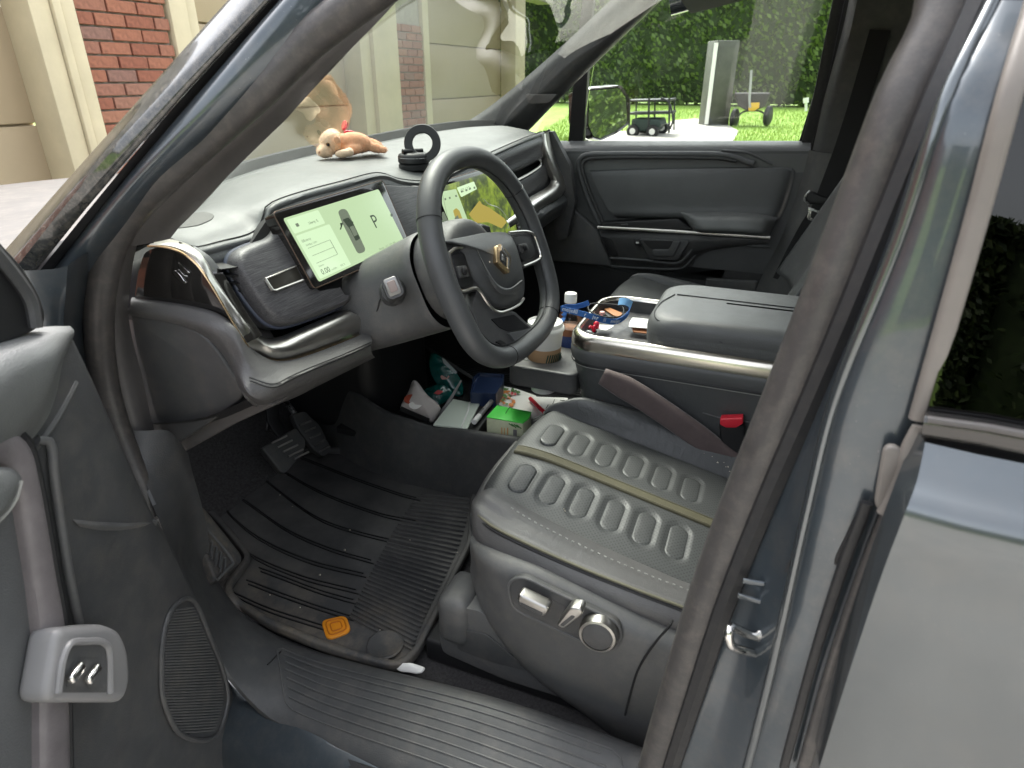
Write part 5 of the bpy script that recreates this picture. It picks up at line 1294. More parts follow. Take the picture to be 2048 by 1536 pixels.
def backrest(s, xc, y0, z0, lean, h=.62, hw=.25):
    dn = V((0,-math.sin(lean), math.cos(lean))); fw = V((0, math.cos(lean), math.sin(lean)))
    rows = []
    for k in range(9):
        t = k/8; w = hw*(1 - .12*t - .25*max(t-.8,0)/.2*.6); b = V((xc, y0, z0)) + dn*h*t
        bo = .05*(1-t*.6)
        dep = .10 - .03*t
        if k == 8: dep = .03
        prof = [(-w*.6,-dep),(-w,-dep*.6),(-w*1.03,0),(-w*.97,bo*.7),(-w*.82,bo),(-w*.68,bo*.3),(-w*.3,0),(0,-.003),(w*.3,0),(w*.68,bo*.3),(w*.82,bo),(w*.97,bo*.7),(w*1.03,0),(w,-dep*.6),(w*.6,-dep)]
        rows.append([b + V((a,0,0)) + fw*f for a, f in prof])
    loft('backrest', rows, M['leather'], s, nu=60, nv=40, closed_u=True, sharp=0, cap=True)
    for sd in (-1, 1):
        e = [V((xc,y0,z0)) + dn*h*t + V((sd*hw*(1-.12*t)*.97,0,0)) + fw*(.05*(1-t*.6)*.72 + .001) for t in (0,.2,.4,.6,.8)]
        sweep('back_piping', spl(e, 30), circ(.004, 8), M['vinyl_d'], s)
    hr_ = V((xc, y0, z0)) + dn*(h + .12)
    box('headrest', hr_ + dn*.03, (.24,.09,.18), M['leather'], s, ax=(V((1,0,0)), fw, dn), bev=.035, seg=5)
    for sd in (-.06, .06): tube('headrest_post', [V((xc+sd,y0,z0)) + dn*(h-.06) - fw*.02, hr_ + V((sd,0,0))], .006, M['chrome'], s)
seat_d, cl, pt, bol, cl2 = seat(-.383, 0, 0, 'driver seat cushion with two rows of quilted tufts and an olive stripe', True)
backrest(seat_d, -.385, -.20, .86, math.radians(27))
# piping and stitches on the outer (door) side of the driver cushion
pp1 = UX([(1440,1248,-.655),(1385,1222,-.652),(1270,1178,-.652),(1150,1130,-.65),(1050,1085,-.645),(985,1052,-.632),(957,1030,-.615)])
sweep('piping', spl(pp1, 60), circ(.0022, 8), M['gold_stitch'], seat_d)
sweep('piping', spl([p + V((-.001,0,-.006)) for p in pp1], 60), circ(.0026, 8), M['plastic_b'], seat_d)
st1 = UX([(1395,1187,-.603),(1290,1147,-.603),(1180,1099,-.602),(1075,1047,-.602),(1010,1008,-.598)])
P = spl(st1, 60)
for i in range(0, 58, 1):
    if i % 2 == 0: sweep('stitch', [P[i].lerp(P[i+1], .1), P[i].lerp(P[i+1], .9)], circ(.0011, 5), M['stitch'], seat_d)
# upholstered outer side panel from pad to plastic shield
e0 = UX([(1440,1170,-.57),(1395,1172,-.565),(1290,1130,-.565),(1180,1080,-.563),(1075,1028,-.562),(1010,990,-.56),(985,975,-.555)])
e1 = UX([(1440,1205,-.60),(1395,1190,-.6),(1290,1150,-.6),(1180,1102,-.599),(1075,1050,-.598),(1005,1008,-.592),(968,985,-.578)])
e2 = UX([(1440,1228,-.63),(1390,1207,-.63),(1280,1165,-.63),(1165,1117,-.628),(1062,1068,-.622),(990,1030,-.61),(955,1003,-.592)])
e3 = [pp1[i] + V((.002,0,-.002)) for i in (0,1,2,3,4,5)] + [U(948,1012,x=-.602)]
e4 = UX([(1440,1285,-.665),(1370,1262,-.665),(1250,1215,-.665),(1130,1165,-.662),(1035,1125,-.655),(975,1095,-.640),(946,1060,-.615)])
e5 = UX([(1440,1330,-.64),(1360,1300,-.64),(1240,1250,-.64),(1120,1195,-.64),(1025,1150,-.635),(972,1120,-.62),(945,1095,-.60)])
for e_, Y_, Z_ in ((e0,(.378,.388,.388),(.866,.862,.862)),(e1,(.397,.408,.406),(.868,.862,.862)),(e2,(.405,.416,.413),(.858,.852,.852)),(e3,(.410,.421,.418),(.846,.842,.842)),(e4,(.412,.423,.42),(.81,.81,.81)),(e5,(.40,.411,.408),(.78,.78,.78))):
    for x_, y_, z_ in zip((-.515,-.43,-.33), Y_, Z_): e_.append(V((x_, y_, z_)))
loft('side_bolster', [e0, e1, e2, e3, e4, e5], M['leather_w'], seat_d, nu=80, nv=34, sharp=0)
# plastic shield with the power controls
sh_o = UX([(1260,1252,-.678),(1330,1280,-.678)]) 
top_e = UX([(1460,1322,-.675),(1335,1268,-.675),(1240,1225,-.675),(1150,1180,-.672),(1060,1138,-.668),(985,1108,-.655),(948,1090,-.635),(940,1078,-.615)])
mid_e = UX([(1440,1352,-.690),(1320,1300,-.690),(1235,1262,-.690),(1140,1215,-.688),(1050,1172,-.684),(985,1138,-.672),(952,1112,-.650),(940,1095,-.625)])
low_e = UX([(1400,1470,-.690),(1300,1420,-.690),(1220,1370,-.690),(1120,1312,-.688),(1040,1268,-.682),(990,1218,-.670),(958,1165,-.650),(942,1120,-.625)])
bot_e = UX([(1370,1560,-.665),(1260,1500,-.665),(1170,1430,-.665),(1080,1365,-.665),(1020,1305,-.66),(978,1245,-.652),(955,1195,-.638),(942,1145,-.62)])
shd = loft('side_shield', [[p + V((.03,0,0)) for p in top_e], top_e, mid_e, low_e, bot_e, [p + V((.05,0,-.01)) for p in bot_e]], M['plastic_g'], seat_d, nu=60, nv=34, sharp=0)
sweep('shield_gap', spl(UX([(1345,1240,-.684),(1339,1252,-.692),(1316,1278,-.694),(1289,1316,-.694),(1272,1350,-.694),(1250,1430,-.69)]), 30), circ(.0018, 6), M['void'], seat_d)
def S7(P, x): return [U(850 + a/3.413, 1080 + b/3.413, x=x) for a, b in P]
cpn = rnd(S7([(568,330),(585,275),(640,255),(700,262),(1310,560),(1345,630),(1325,715),(1270,752),(1180,740),(640,490),(590,440)], -.694), .012)
ctl = plate('control_recess', cpn, .012, M['plastic'], seat_d, bev=.003)
sweep('recess_rim', spl(cpn, 80, True), circ(.0025, 8), M['plastic_g'], seat_d, closed=True)
def knob(P, x, nm, th=.012):
    k = plate(nm, rnd(S7(P, x), .005), th, M['ctl'], seat_d, bev=.004)
    return k
k1 = knob([(622,400),(640,372),(840,470),(838,505),(805,532),(645,455)], -.722, 'seat_lever', .02); plate('lever_face', rnd(S7([(648,425),(805,500),(795,518),(655,448)], -.7225), .002), .001, M['plastic'], k1, bev=0)
k2 = knob([(895,585),(985,462),(1060,470),(1078,500),(1062,525),(945,612)], -.722, 'seat_lever', .02); plate('lever_face', rnd(S7([(920,580),(1000,515),(1025,525),(945,592)], -.7225), .002), .001, M['plastic'], k2, bev=0)
kc = S7([(1188,620)], -.70)[0]
kn = lathe('lumbar_dial', kc, (-1,-.05,.1), [(.027,-.004),(.027,.008),(.0255,.013),(.022,.014),(.022,.011),(.0001,.0115)], M['ctl'], seat_d, n=32)
lathe('dial_face', kc, (-1,-.05,.1), [(.0215,.010),(.0215,.0125),(.018,.014),(.0001,.0142)], M['plastic'], kn, n=28)
plate('switch_shadow', rnd(S7([(610,372),(700,330),(1100,520),(1110,640),(900,620),(620,500)], -.6945), .01), .0006, M['plastic'], ctl, bev=0)
# pan under the cushion and front rail cover
box('seat_pan', (-.383,.13,.72), (.50,.46,.14), M['plastic_b'], seat_d, bev=.02)
rc = UX([(877,1262,-.655),(883,1232,-.655),(905,1212,-.655),(960,1222,-.655),(1010,1262,-.655),(1110,1344,-.655),(1200,1420,-.655),(1010,1360,-.655),(930,1325,-.655),(885,1305,-.655)])
rcv = plate('rail_cover', rnd(rc, .012), .10, M['plastic_g'], seat_d, bev=.008)
plate('cover_recess', rnd(UX([(912,1275,-.6575),(925,1258,-.6575),(975,1270,-.6575),(1010,1300,-.6575),(1060,1344,-.6575),(985,1325,-.6575),(915,1300,-.6575)]), .008), .002, M['plastic'], rcv, bev=.0008)
box('rail_tower', U(925,1215,x=-.62), (.09,.06,.10), M['plastic_g'], seat_d, bev=.02)
box('seat_rail', (-.62,.0,.60), (.06,.9,.05), M['plastic_b'], seat_d, bev=.006)
box('seat_rail', (-.15,.0,.60), (.06,.9,.05), M['plastic_b'], seat_d, bev=.006)
tube('rail_pin', [U(938,1222,x=-.60), U(945,1240,x=-.60)], .006, mat('copper pin', (.3,.16,.09), .4, metal=.8), seat_d)
# buckle stalk in its sleeve, and the red release
sl0 = spl(UX([(1204,752,-.19),(1262,782,-.187),(1330,826,-.182),(1395,872,-.178),(1440,908,-.174),(1480,932,-.17),(1530,950,-.165)]), 40)
sweep('buckle_sleeve', sl0, rrect(.024, .050, .011, 4), M['sleeve'], CAR, up=(0,0,1), scale=[min(1, .72 + i*.06) for i in range(40)], label='brown soft sleeve round the seat belt buckle stalk', sharp=0)
bk = sweep('buckle', spl(UX([(1478,912,-.165),(1468,880,-.165),(1464,848,-.165)]), 10), rrect(.048, .02, .005), M['plastic_b'], CAR, up=(-1,0,0))
cpt = U(1464,842,x=-.150)
plate('release_button', rnd(UX([(1440,838,-.176),(1486,836,-.176),(1486,848,-.176),(1472,856,-.176),(1452,856,-.176),(1440,850,-.176)]), .003), .02, M['red'], bk, bev=.003)

# passenger seat
seat_p, *_ = seat(.40, .0, .085, 'passenger seat with plain dark leather back', False, -1)
backrest(seat_p, .40, -.075, .99, math.radians(21), hw=.26)
box('seat_pan', (.40,.1,.74), (.50,.46,.2), M['plastic_b'], seat_p, bev=.02)
# ---------------- centre console ----------------
con = part('console', 'dark centre console with silver rail, padded armrest and cup holder')
def K(P, x): return [U(a, b, x=x) for a, b in P]
# body: left wall lofted round the nose
CW = .15
def nose(z, w, yf, yr=-.75, r=.06):
    """plan outline of the console at height z, from left rear round the nose to right rear"""
    pts = [V((-w, yr, z)), V((-w, yf-r, z))]
    for k in range(1, 8):
        a = math.radians(180 - 90*k/8); pts.append(V((-w+r + r*math.cos(a), yf-r + r*math.sin(a), z)))
    for k in range(0, 9):
        a = math.radians(90 - 90*k/8); pts.append(V((w-r + r*math.cos(a), yf-r + r*math.sin(a), z)))
    pts.append(V((w, yr, z))); return pts
loft('body', [nose(.62,.14,.30), nose(.80,.147,.325), nose(.90,.15,.345), nose(.975,.152,.362), nose(.990,.152,.364)], M['leather'], con, nv=24, sharp=0)
loft('side_band', [nose(.972,.1535,.365), nose(.982,.1555,.367), nose(.996,.1555,.367), nose(1.002,.152,.364)], M['vinyl_d'], con, nv=10, sharp=0)
sweep('band_seam', nose(.968,.1535,.3655), circ(.0012, 6), M['plastic_b'], con)
sweep('band_seam', nose(.964,.153,.365), circ(.0008, 6), M['stitch'], con)
loft('silver_rail', [nose(1.000,.1530,.3655), nose(1.003,.1545,.367), nose(1.022,.1535,.366), nose(1.032,.148,.361), nose(1.034,.141,.354), nose(1.026,.138,.351)], M['rail'], con, nv=14, sharp=0)
def lid(z, w, yf, r=.05, yr=-.7): return nose(z, w, yf, yr, r)
# wood tray floor and walls in front of the armrest
obj('tray_floor', nose(.998,.1385,.352), [list(range(len(nose(.998,.1385,.352))))[::-1]], M['wood_l'], con, smooth=False)
loft('tray_wall', [nose(1.026,.138,.351), nose(.998,.136,.349)], M['plastic'], con)
# armrest: two-section lid
YF = .205
lowr = [lid(1.022,.128,YF-.005), lid(1.024,.136,YF+.002), lid(1.040,.138,YF+.004), lid(1.052,.137,YF+.003)]
loft('armrest_base', lowr, M['leather'], con, nv=14, sharp=0)
ar = loft('armrest', [lid(1.051,.1375,YF+.004), lid(1.060,.1385,YF+.005,.055), lid(1.075,.136,YF+.002,.06), lid(1.086,.126,YF-.008,.065), lid(1.090,.10,YF-.035,.06), lid(1.091,.05,YF-.09,.045), lid(1.091,.005,YF-.14,.004)], M['vinyl_d'], con, nv=30, sharp=0)
sweep('armrest_seam', spl([V((-.138,YF-.15,1.056)), V((-.12,YF-.02,1.078)), V((-.05,YF-.01,1.088)), V((0.02,YF-.03,1.0915))], 30), circ(.0012, 6), M['plastic_b'], con)
sweep('armrest_seam', [V((.02,y,1.0918)) for y in (YF-.035,.0,-.3,-.68)], circ(.0014, 6), M['plastic_b'], con)
# lower right pocket line near the buckle
sweep('body_seam', spl(K([(1405,826),(1450,838),(1510,846),(1560,856)], -.1505), 16), circ(.0018, 6), M['plastic_g'], con)
# cup holder shelf ahead of the nose
ch = part('cup_holder', None)
shelf = rnd([V((-.135,.50,.93)), V((-.135,.345,.93)), V((.13,.345,.93)), V((.13,.52,.93)), V((.0,.55,.93))], .02)
CH1, CH2 = V((-.055,.445,.93)), V((.055,.41,.93))
# shelf as a rim round two wells
def holed(name, O, holes, z, th, mt, par):
    bm = bmesh.new()
    def ringv(P): return [bm.verts.new(p) for p in P]
    o_ = ringv(O); es = [bm.edges.new((o_[i], o_[(i+1) % len(o_)])) for i in range(len(o_))]
    for (c, r) in holes:
        h = ringv([V((c.x + r*math.cos(2*math.pi*k/36), c.y + r*math.sin(2*math.pi*k/36), z)) for k in range(36)])
        es += [bm.edges.new((h[i], h[(i+1) % 36])) for i in range(36)]
    bmesh.ops.triangle_fill(bm, use_beauty=True, use_dissolve=False, edges=es)
    bmesh.ops.recalc_face_normals(bm, faces=bm.faces)
    r = bmesh.ops.extrude_face_region(bm, geom=list(bm.faces)); vs = [g_ for g_ in r['geom'] if isinstance(g_, bmesh.types.BMVert)]
    for v in vs: v.co.z -= th
    bmesh.ops.recalc_face_normals(bm, faces=bm.faces)
    me = bpy.data.meshes.new(name); bm.to_mesh(me); bm.free()
    ob = bpy.data.objects.new(name, me); COL.objects.link(ob); ob.parent = par; me.materials.append(mt); me.shade_smooth(); me.set_sharp_from_angle(angle=.6); return ob
holed('shelf', shelf, [(CH1, .041), (CH2, .041)], .93, .045, M['plastic_g'], con)
sweep('shelf_rim', [p + V((0,0,.001)) for p in shelf], circ(.004, 8), M['plastic_g'], con, closed=True)
for k in (0, 1): sweep('slot_edge', K([(1044,719+k*17),(1060,721+k*17)], -.138), circ(.0012, 6), M['podgrey'], con)
bpy.data.objects.remove(ch)
# bin below: side wall toward the driver with a sweeping top edge, floor and far wall
tw = [(590,690,.93,-.06),(640,732,.87,-.09),(700,782,.83,-.15),(760,822,.79,-.18),(810,842,.76,-.19),(865,858,.752,-.187),(940,866,.75,-.187),(1010,876,.75,-.187),(1100,890,.75,-.187)]
te = [U(a, b, x=x) for a, b, z, x in tw]; te.append(te[-1] + V((0,-.25,0)))
bw = [V((p.x - .03, p.y + .01, .575)) for p in te]; mw = [a.lerp(b, .55) + V((-.006,0,0)) for a, b in zip(te, bw)]
ti = [p + V((.014,0,.001)) for p in te]; td = [V((p.x + .03, p.y, max(p.z - .08, .69))) for p in te]
loft('bin_wall', [bw, mw, [p + V((-.004,0,-.012)) for p in te], te, ti, td], M['plastic'], con, nu=60, nv=30, sharp=70)
box('bin_floor', (.02,.62,.685), (.40,.70,.02), M['plastic_b'], con, bev=.004)
fw_ = UX([(840,690,.2),(900,730,.2),(960,768,.2),(1010,790,.2),(1070,800,.2),(1140,812,.2)])
loft('bin_far_wall', [fw_, [p + V((.015,0,.004)) for p in fw_], [p + V((.03,0,-.12)) for p in fw_]], M['plastic'], con, nu=30, nv=8)
box('floor_tunnel', (0,1.02,.86), (.30,.32,.42), M['plastic_b'], con, bev=.05, seg=4)
for k in range(6): sweep('mat_rib', [V((.215 + .012*k, .42, .705)), V((.215 + .012*k, .92, .705))], circ(.003, 6), M['plastic_b'], con)

# ---------------- footwell: pedals, dead pedal, door-side kick ----------------
pedn = V((-.1,-.80,.55)).normalized()
PB = (U(568,905,y=.99), pedn)
def PE(P, off=0): return [U(a, b, pl=(PB[0] + pedn*off, pedn)) for a, b in P]
br = part('brake_pedal', 'ribbed black brake pedal')
plate('pad', rnd(PE([(524,896),(592,855),(612,880),(608,905),(572,946),(562,944)]), .008), .02, M['plastic'], br, bev=.003)
for k in range(5):
    a = (540 + k*11, 892 + k*9 - (k > 3)*4); d = (44, -26)
    P = PE([(a[0]-2, a[1]-3), (a[0]+d[0]*.9, a[1]+d[1]*.9)], .003)
    c = (P[0]+P[1])/2; ax0 = (P[1]-P[0]).normalized(); sweep('rib', [c - ax0*.022, c + ax0*.022], circ(.0024, 6), M['steel_d'], br, up=pedn)
sweep('arm', spl([PE([(575,880)], -.015)[0], PE([(548,845)], -.05)[0], U(545,805,y=1.1), U(540,770,y=1.15)], 16), rrect(.03, .012, .003), M['plastic_b'], br)
ac = part('accelerator_pedal', 'long ribbed black accelerator pedal')
PA = (U(625,870,y=1.02), V((-.15,-.85,.45)).normalized())
def PEA(P, off=0): return [U(a, b, pl=(PA[0] + PA[1]*off, PA[1])) for a, b in P]
plate('pad', rnd(PEA([(584,828),(610,822),(640,850),(664,898),(648,914),(628,900),(598,860)]), .008), .02, M['plastic'], ac, bev=.003)
for k in range(5):
    t = k/4; P = PEA([(lerp(600,638,t), lerp(850,904,t)), (lerp(622,660,t), lerp(842,892,t))], .003); sweep('rib', P, circ(.0024, 6), M['steel_d'], ac)
sweep('arm', spl([PEA([(595,835)], -.01)[0], U(570,800,y=1.12), U(555,770,y=1.2)], 12), circ(.008, 8), M['steel'], ac)
sweep('pedal_rod', spl([U(537,860,y=1.1), U(540,820,y=1.12), U(543,780,y=1.16)], 8), circ(.006, 8), M['steel'], br)
# dead pedal
dpn = V((.35,-.75,.55)).normalized(); dp0 = U(440,1100,x=-.70)
def DP(P, off=0): return [U(a, b, pl=(dp0 + dpn*off, dpn)) for a, b in P]
def zz2(P): return [(a/3.103, 850 + b/3.103) for a, b in P]
dpd = plate('dead_pedal', rnd(DP(zz2([(1190,520),(1260,500),(1500,800),(1505,850),(1440,900),(1340,975),(1260,760)])), .01), .03, M['mat'], CAR, bev=.004, label='rubber dead pedal with upright slots left of the mat')
sweep('pedal_rim', spl(DP(zz2([(1215,560),(1290,650),(1430,820),(1445,860),(1420,885),(1350,960)]), .003), 40), circ(.0028, 6), M['plastic'], dpd) if False else sweep('pedal_rim', spl(DP(zz2([(1215,560),(1290,650),(1430,820),(1445,860),(1420,885),(1350,960)]), .003), 40), circ(.0028, 6), M['plastic_g'], dpd)
for k in range(6):
    x0, y0 = lerp(1245, 1385, k/5), lerp(640, 810, k/5)
    P = DP(zz2([(x0-18, y0+75+k*6), (x0-6, y0+20), (x0+8, y0+8), (x0+16, y0+22), (x0+4, y0+95+k*4)]), .003)
    sweep('slot_outline', spl(P, 18), circ(.0018, 6), M['plastic_g'], dpd)
# firewall carpet slope on the far left
plate('footwell_side', [V((-.735,.86,.60)), V((-.735,1.30,.60)), V((-.735,1.30,1.08)), V((-.735,.90,1.08))], .02, M['carpet'], CAR, bev=.004, n=(1,0,0))

# ---------------- rubber floor mat: a thing lying on the carpet ----------------
MZ = .600
fm = thing('floor_mat', 'dirty black ribbed rubber mat on the driver floor', 'floor mat', (-.45,.75,.58))
def MT(P, z=MZ): return [U(a, b, z=z) for a, b in P]
mo_ = [(400,1010),(480,925),(600,905),(720,905),(850,962),(948,990),(940,1090),(905,1160),(868,1240),(832,1312),(800,1338),(770,1334),(650,1298),(540,1252),(468,1206),(455,1180),(490,1135),(500,1120),(452,1060)]
mtp = rnd([U(a, b, z=MZ) for a, b in mo_], .02, 3)
plate('base', mtp, .014, M['mat'], fm, bev=.003, n=(0,0,1))
# raised rim
sweep('rim', [p + V((0,0,.006)) for p in spl(mtp, 160, True)], rrect(.012, .018, .004), M['mat'], fm, up=(0,0,1), closed=True)
# fine ribs on the right, long channels on the left
fr_l = [(930,975),(880,985),(850,1010),(770,1080),(730,1120),(705,1160),(700,1240)]
for k in range(34):
    t = k/33
    a = U(lerp(842,700,t**.8), lerp(990,1236,t), z=MZ); b = U(lerp(938,832,sstep(0,1.2,t)*1.15), lerp(1000,1302,t), z=MZ)
    if k > 26: a = a.lerp(b, .0)
    sweep('rib', [a + V((0,0,.001)), b + V((0,0,.001))], [(-.0022,0),(.0022,0),(.0014,.0042),(-.0014,.0042)], M['mat'], fm, up=(0,0,1))
chans = [[(500,932),(560,985),(640,1040),(720,1068),(850,1098)], [(440,968),(500,1010),(580,1065),(660,1100),(745,1125)], [(425,985),(470,1040),(530,1085),(620,1125),(730,1152)], [(415,1005),(455,1060),(500,1110),(600,1155),(715,1185)], [(520,1140),(560,1155),(640,1185),(710,1205)], [(495,1165),(560,1190),(640,1218),(705,1238)], [(468,1190),(540,1222),(620,1248),(665,1262)], [(545,930),(640,985),(760,1030),(835,1046)], [(600,915),(700,955),(800,990),(838,1000)]]
for c in chans:
    P = spl(MT(c), 40)
    for s in (-.004, .004):
        sweep('channel_shade', [p + V((s,s*1.5,.0008)) for p in P], [(-.0012,0),(.0012,0),(.0008,.0022),(-.0008,.0022)], M['plastic_b'], fm, up=(0,0,1))  # near black lines stand for the shade inside the recessed channels
bd = rnd(MT([(641,1240),(692,1229),(703,1262),(654,1280)], MZ+.004), .014)
badge = plate('badge', bd, .006, M['orange'], fm, bev=.002, n=(0,0,1), label='orange emblem badge on the mat')
cb_ = sum(bd, V((0,0,0)))/len(bd)
for s in (.72, .42): sweep('badge_line', [cb_ + (p-cb_)*s + V((0,0,.0008)) for p in bd], circ(.0012, 6), mat('dark orange', (.5,.15,.006), .5), badge, closed=True)
mc_ = U(770,1292,z=MZ+.003)
lathe('fixing_cap', mc_, (0,0,1), [(.032,0),(.033,.004),(.030,.006),(.026,.0035),(.0001,.003)], M['mat'], fm, n=32)
# ---------------- loose things ----------------
from mathutils.bvhtree import BVHTree
_pad = bpy.data.objects['top_pad'].data
_bvh = BVHTree.FromPolygons([v.co.copy() for v in _pad.vertices], [list(p.vertices) for p in _pad.polygons])
def PADHIT(px, py):
    h = _bvh.ray_cast(CP, ray(px, py))[0]
    return h if h is not None else U(px, py, z=1.35)
bpo = bpy.data.objects
plate('pad_speaker', rnd([PADHIT(*p) + V((0,0,.0012)) for p in ((352,458),(366,440),(384,427),(415,425),(429,431),(424,440),(396,452))], .008), .003, M['spk'], bpo['dashboard'], bev=.0006, n=(0,0,1))
def fuzzy(name, col, var=.15):
    m = mat(name, col, .95, bump=1.0, bscale=260, var=var, vscale=60, spec=.1, sheen=.6); return m
def bumps(name, balls, mt, par, vox=.0022, smooth=6):
    """one continuous soft body from overlapping ellipsoids."""
    bm = bmesh.new(); off = root_loc(par)
    for c, r, ax in balls:
        s = bmesh.ops.create_uvsphere(bm, u_segments=18, v_segments=12, radius=1.0)['verts']
        r = (r, r, r) if isinstance(r, (int, float)) else r
        A = Matrix([V(a).normalized() for a in ax]).transposed() if ax else Matrix.Identity(3)
        for v in s: v.co = A @ V((v.co.x*r[0], v.co.y*r[1], v.co.z*r[2])) + V(c) - off
    me = bpy.data.meshes.new(name); bm.to_mesh(me); bm.free()
    o = bpy.data.objects.new(name, me); COL.objects.link(o); o.parent = par; me.materials.append(mt); me.shade_smooth()
    md = o.modifiers.new('skin', 'REMESH'); md.mode = 'VOXEL'; md.voxel_size = vox; md.use_smooth_shade = True
    if smooth: s_ = o.modifiers.new('soften', 'SMOOTH'); s_.iterations = smooth; s_.factor = .5
    return o
def Zt(x, y): return (400 + x/3.938, 180 + y/3.938)
def toy():
    T0 = PADHIT(700, 314); tn = V((CP.x - T0.x, CP.y - T0.y, 0)).normalized(); ppm = F/((T0-CP).length*.93)*3.938
    def TP(x, y, off=0): return U(*Zt(x, y), pl=(T0 + tn*off, tn))
    t = thing('plush_toy', 'pink plush animal lying on its belly on the dashboard', 'plush toy', T0)
    R = lambda px: px/ppm
    rt = V((0,0,1)).cross(tn).normalized(); ax = lambda a: (rt*math.cos(a) + V((0,0,1))*math.sin(a), tn, V((0,0,1))*math.cos(a) - rt*math.sin(a))
    pk = fuzzy('pink plush', (.80,.45,.27)); pale = fuzzy('pale plush', (.86,.64,.45))
    B = [(TP(1225,415,-.005), (R(130),R(90),R(78)), ax(-.15)), (TP(1120,430), (R(70),R(75),R(80)), ax(0)), (TP(1380,455,.0), (R(75),R(45),R(38)), ax(-.25)), (TP(1440,470,.005), (R(34),R(32),R(28)), ax(0)), (TP(1330,430,-.03), (R(110),R(50),R(50)), ax(-.2)), (TP(1200,470,.02), (R(80),R(40),R(42)), ax(.2))]
    bumps('body', B, pk, t)
    H = [(TP(1030,415,.012), (R(82),R(80),R(88)), ax(.1)), (TP(985,480,.025), (R(60),R(60),R(52)), ax(0)), (TP(960,490,.035), (R(34),R(36),R(34)), ax(0)), (TP(1040,360,.0), (R(60),R(60),R(52)), ax(0))]
    hd = bumps('head', H, pale, t)
    def fur(balls, mt, n, seed):
        rg = random.Random(seed); vs = []; fs = []; A = [(c, (r, r, r) if isinstance(r, (int, float)) else r, [V(a).normalized() for a in ax_]) for c, r, ax_ in balls]
        def inside(p, skip):
            for i, (c, r, ax_) in enumerate(A):
                if i != skip and sum(((p-c).dot(ax_[k])/r[k])**2 for k in range(3)) < .98: return True
            return False
        tot = sum(r[0]*r[2] for c, r, a in A)
        for i, (c, r, ax_) in enumerate(A):
            for _ in range(int(n*r[0]*r[2]/tot)):
                d = V((rg.gauss(0,1), rg.gauss(0,1), rg.gauss(0,1))).normalized(); p = c + ax_[0]*d.x*r[0]*.97 + ax_[1]*d.y*r[1]*.97 + ax_[2]*d.z*r[2]*.97
                if inside(p, i): continue
                nn = (ax_[0]*d.x/r[0] + ax_[1]*d.y/r[1] + ax_[2]*d.z/r[2]).normalized()
                q = p + (nn + V((rg.gauss(0,.4), rg.gauss(0,.4), rg.gauss(0,.4)-.2))).normalized()*rg.uniform(.002,.0045); s = nn.orthogonal().normalized()*.0005
                k = len(vs); vs += [p-s, p+s, q]; fs.append([k,k+1,k+2])
        o = obj('fur', vs, fs, mt, t, smooth=False); o['kind'] = 'stuff'
    fur(B, pk, 7000, 1); fur(H, pale, 4500, 2)
    bumps('ear', [(TP(1082,398,.042), (R(24),R(12),R(34)), ax(.35))], pk, t, .0015, 3)
    bumps('ear', [(TP(990,350,-.03), (R(24),R(12),R(30)), ax(-.3))], pk, t, .0015, 3)
    bumps('paw', [(TP(1130,500,.045), (R(66),R(36),R(30)), ax(.12)), (TP(1175,490,.04), (R(36),R(34),R(34)), ax(0))], pale, t)
    bumps('paw', [(TP(1000,520,-.02), (R(45),R(30),R(22)), ax(0))], pale, t)
    e = TP(1010,432,.012+R(80)); lathe('eye', e - tn*.004, tn, [(R(20),0),(R(16),.003),(.0001,.005)], mat('amber eye', (.35,.17,.05), .2), t, n=14); lathe('pupil', e, tn, [(R(11),0),(R(8),.003),(.0001,.0035)], M['black'], t, n=12)
    lathe('nostril', TP(942,492,.035+R(30)) , tn, [(R(8),0),(.0001,.002)], mat('plush nose', (.45,.2,.13), .8), t, n=8)
    rb = fuzzy('red satin', (.62,.015,.05)); rb2 = mat('red bow satin', (.62,.015,.05), .35)
    for x, y, r, a, o in ((1135,268,40,1.2,-.03),(1190,325,34,-.2,.0),(1150,320,22,.5,.0)):
        bumps('bow_loop', [(TP(x, y+10, o-.01), (R(r),R(16),R(r*.5)), ax(a))], rb2, t, .0015, 2)
    bumps('tail', [(TP(1120,355,-.01), (R(16),R(14),R(14)), ax(0))], pk, t, .0015, 2)
    return t
toy()
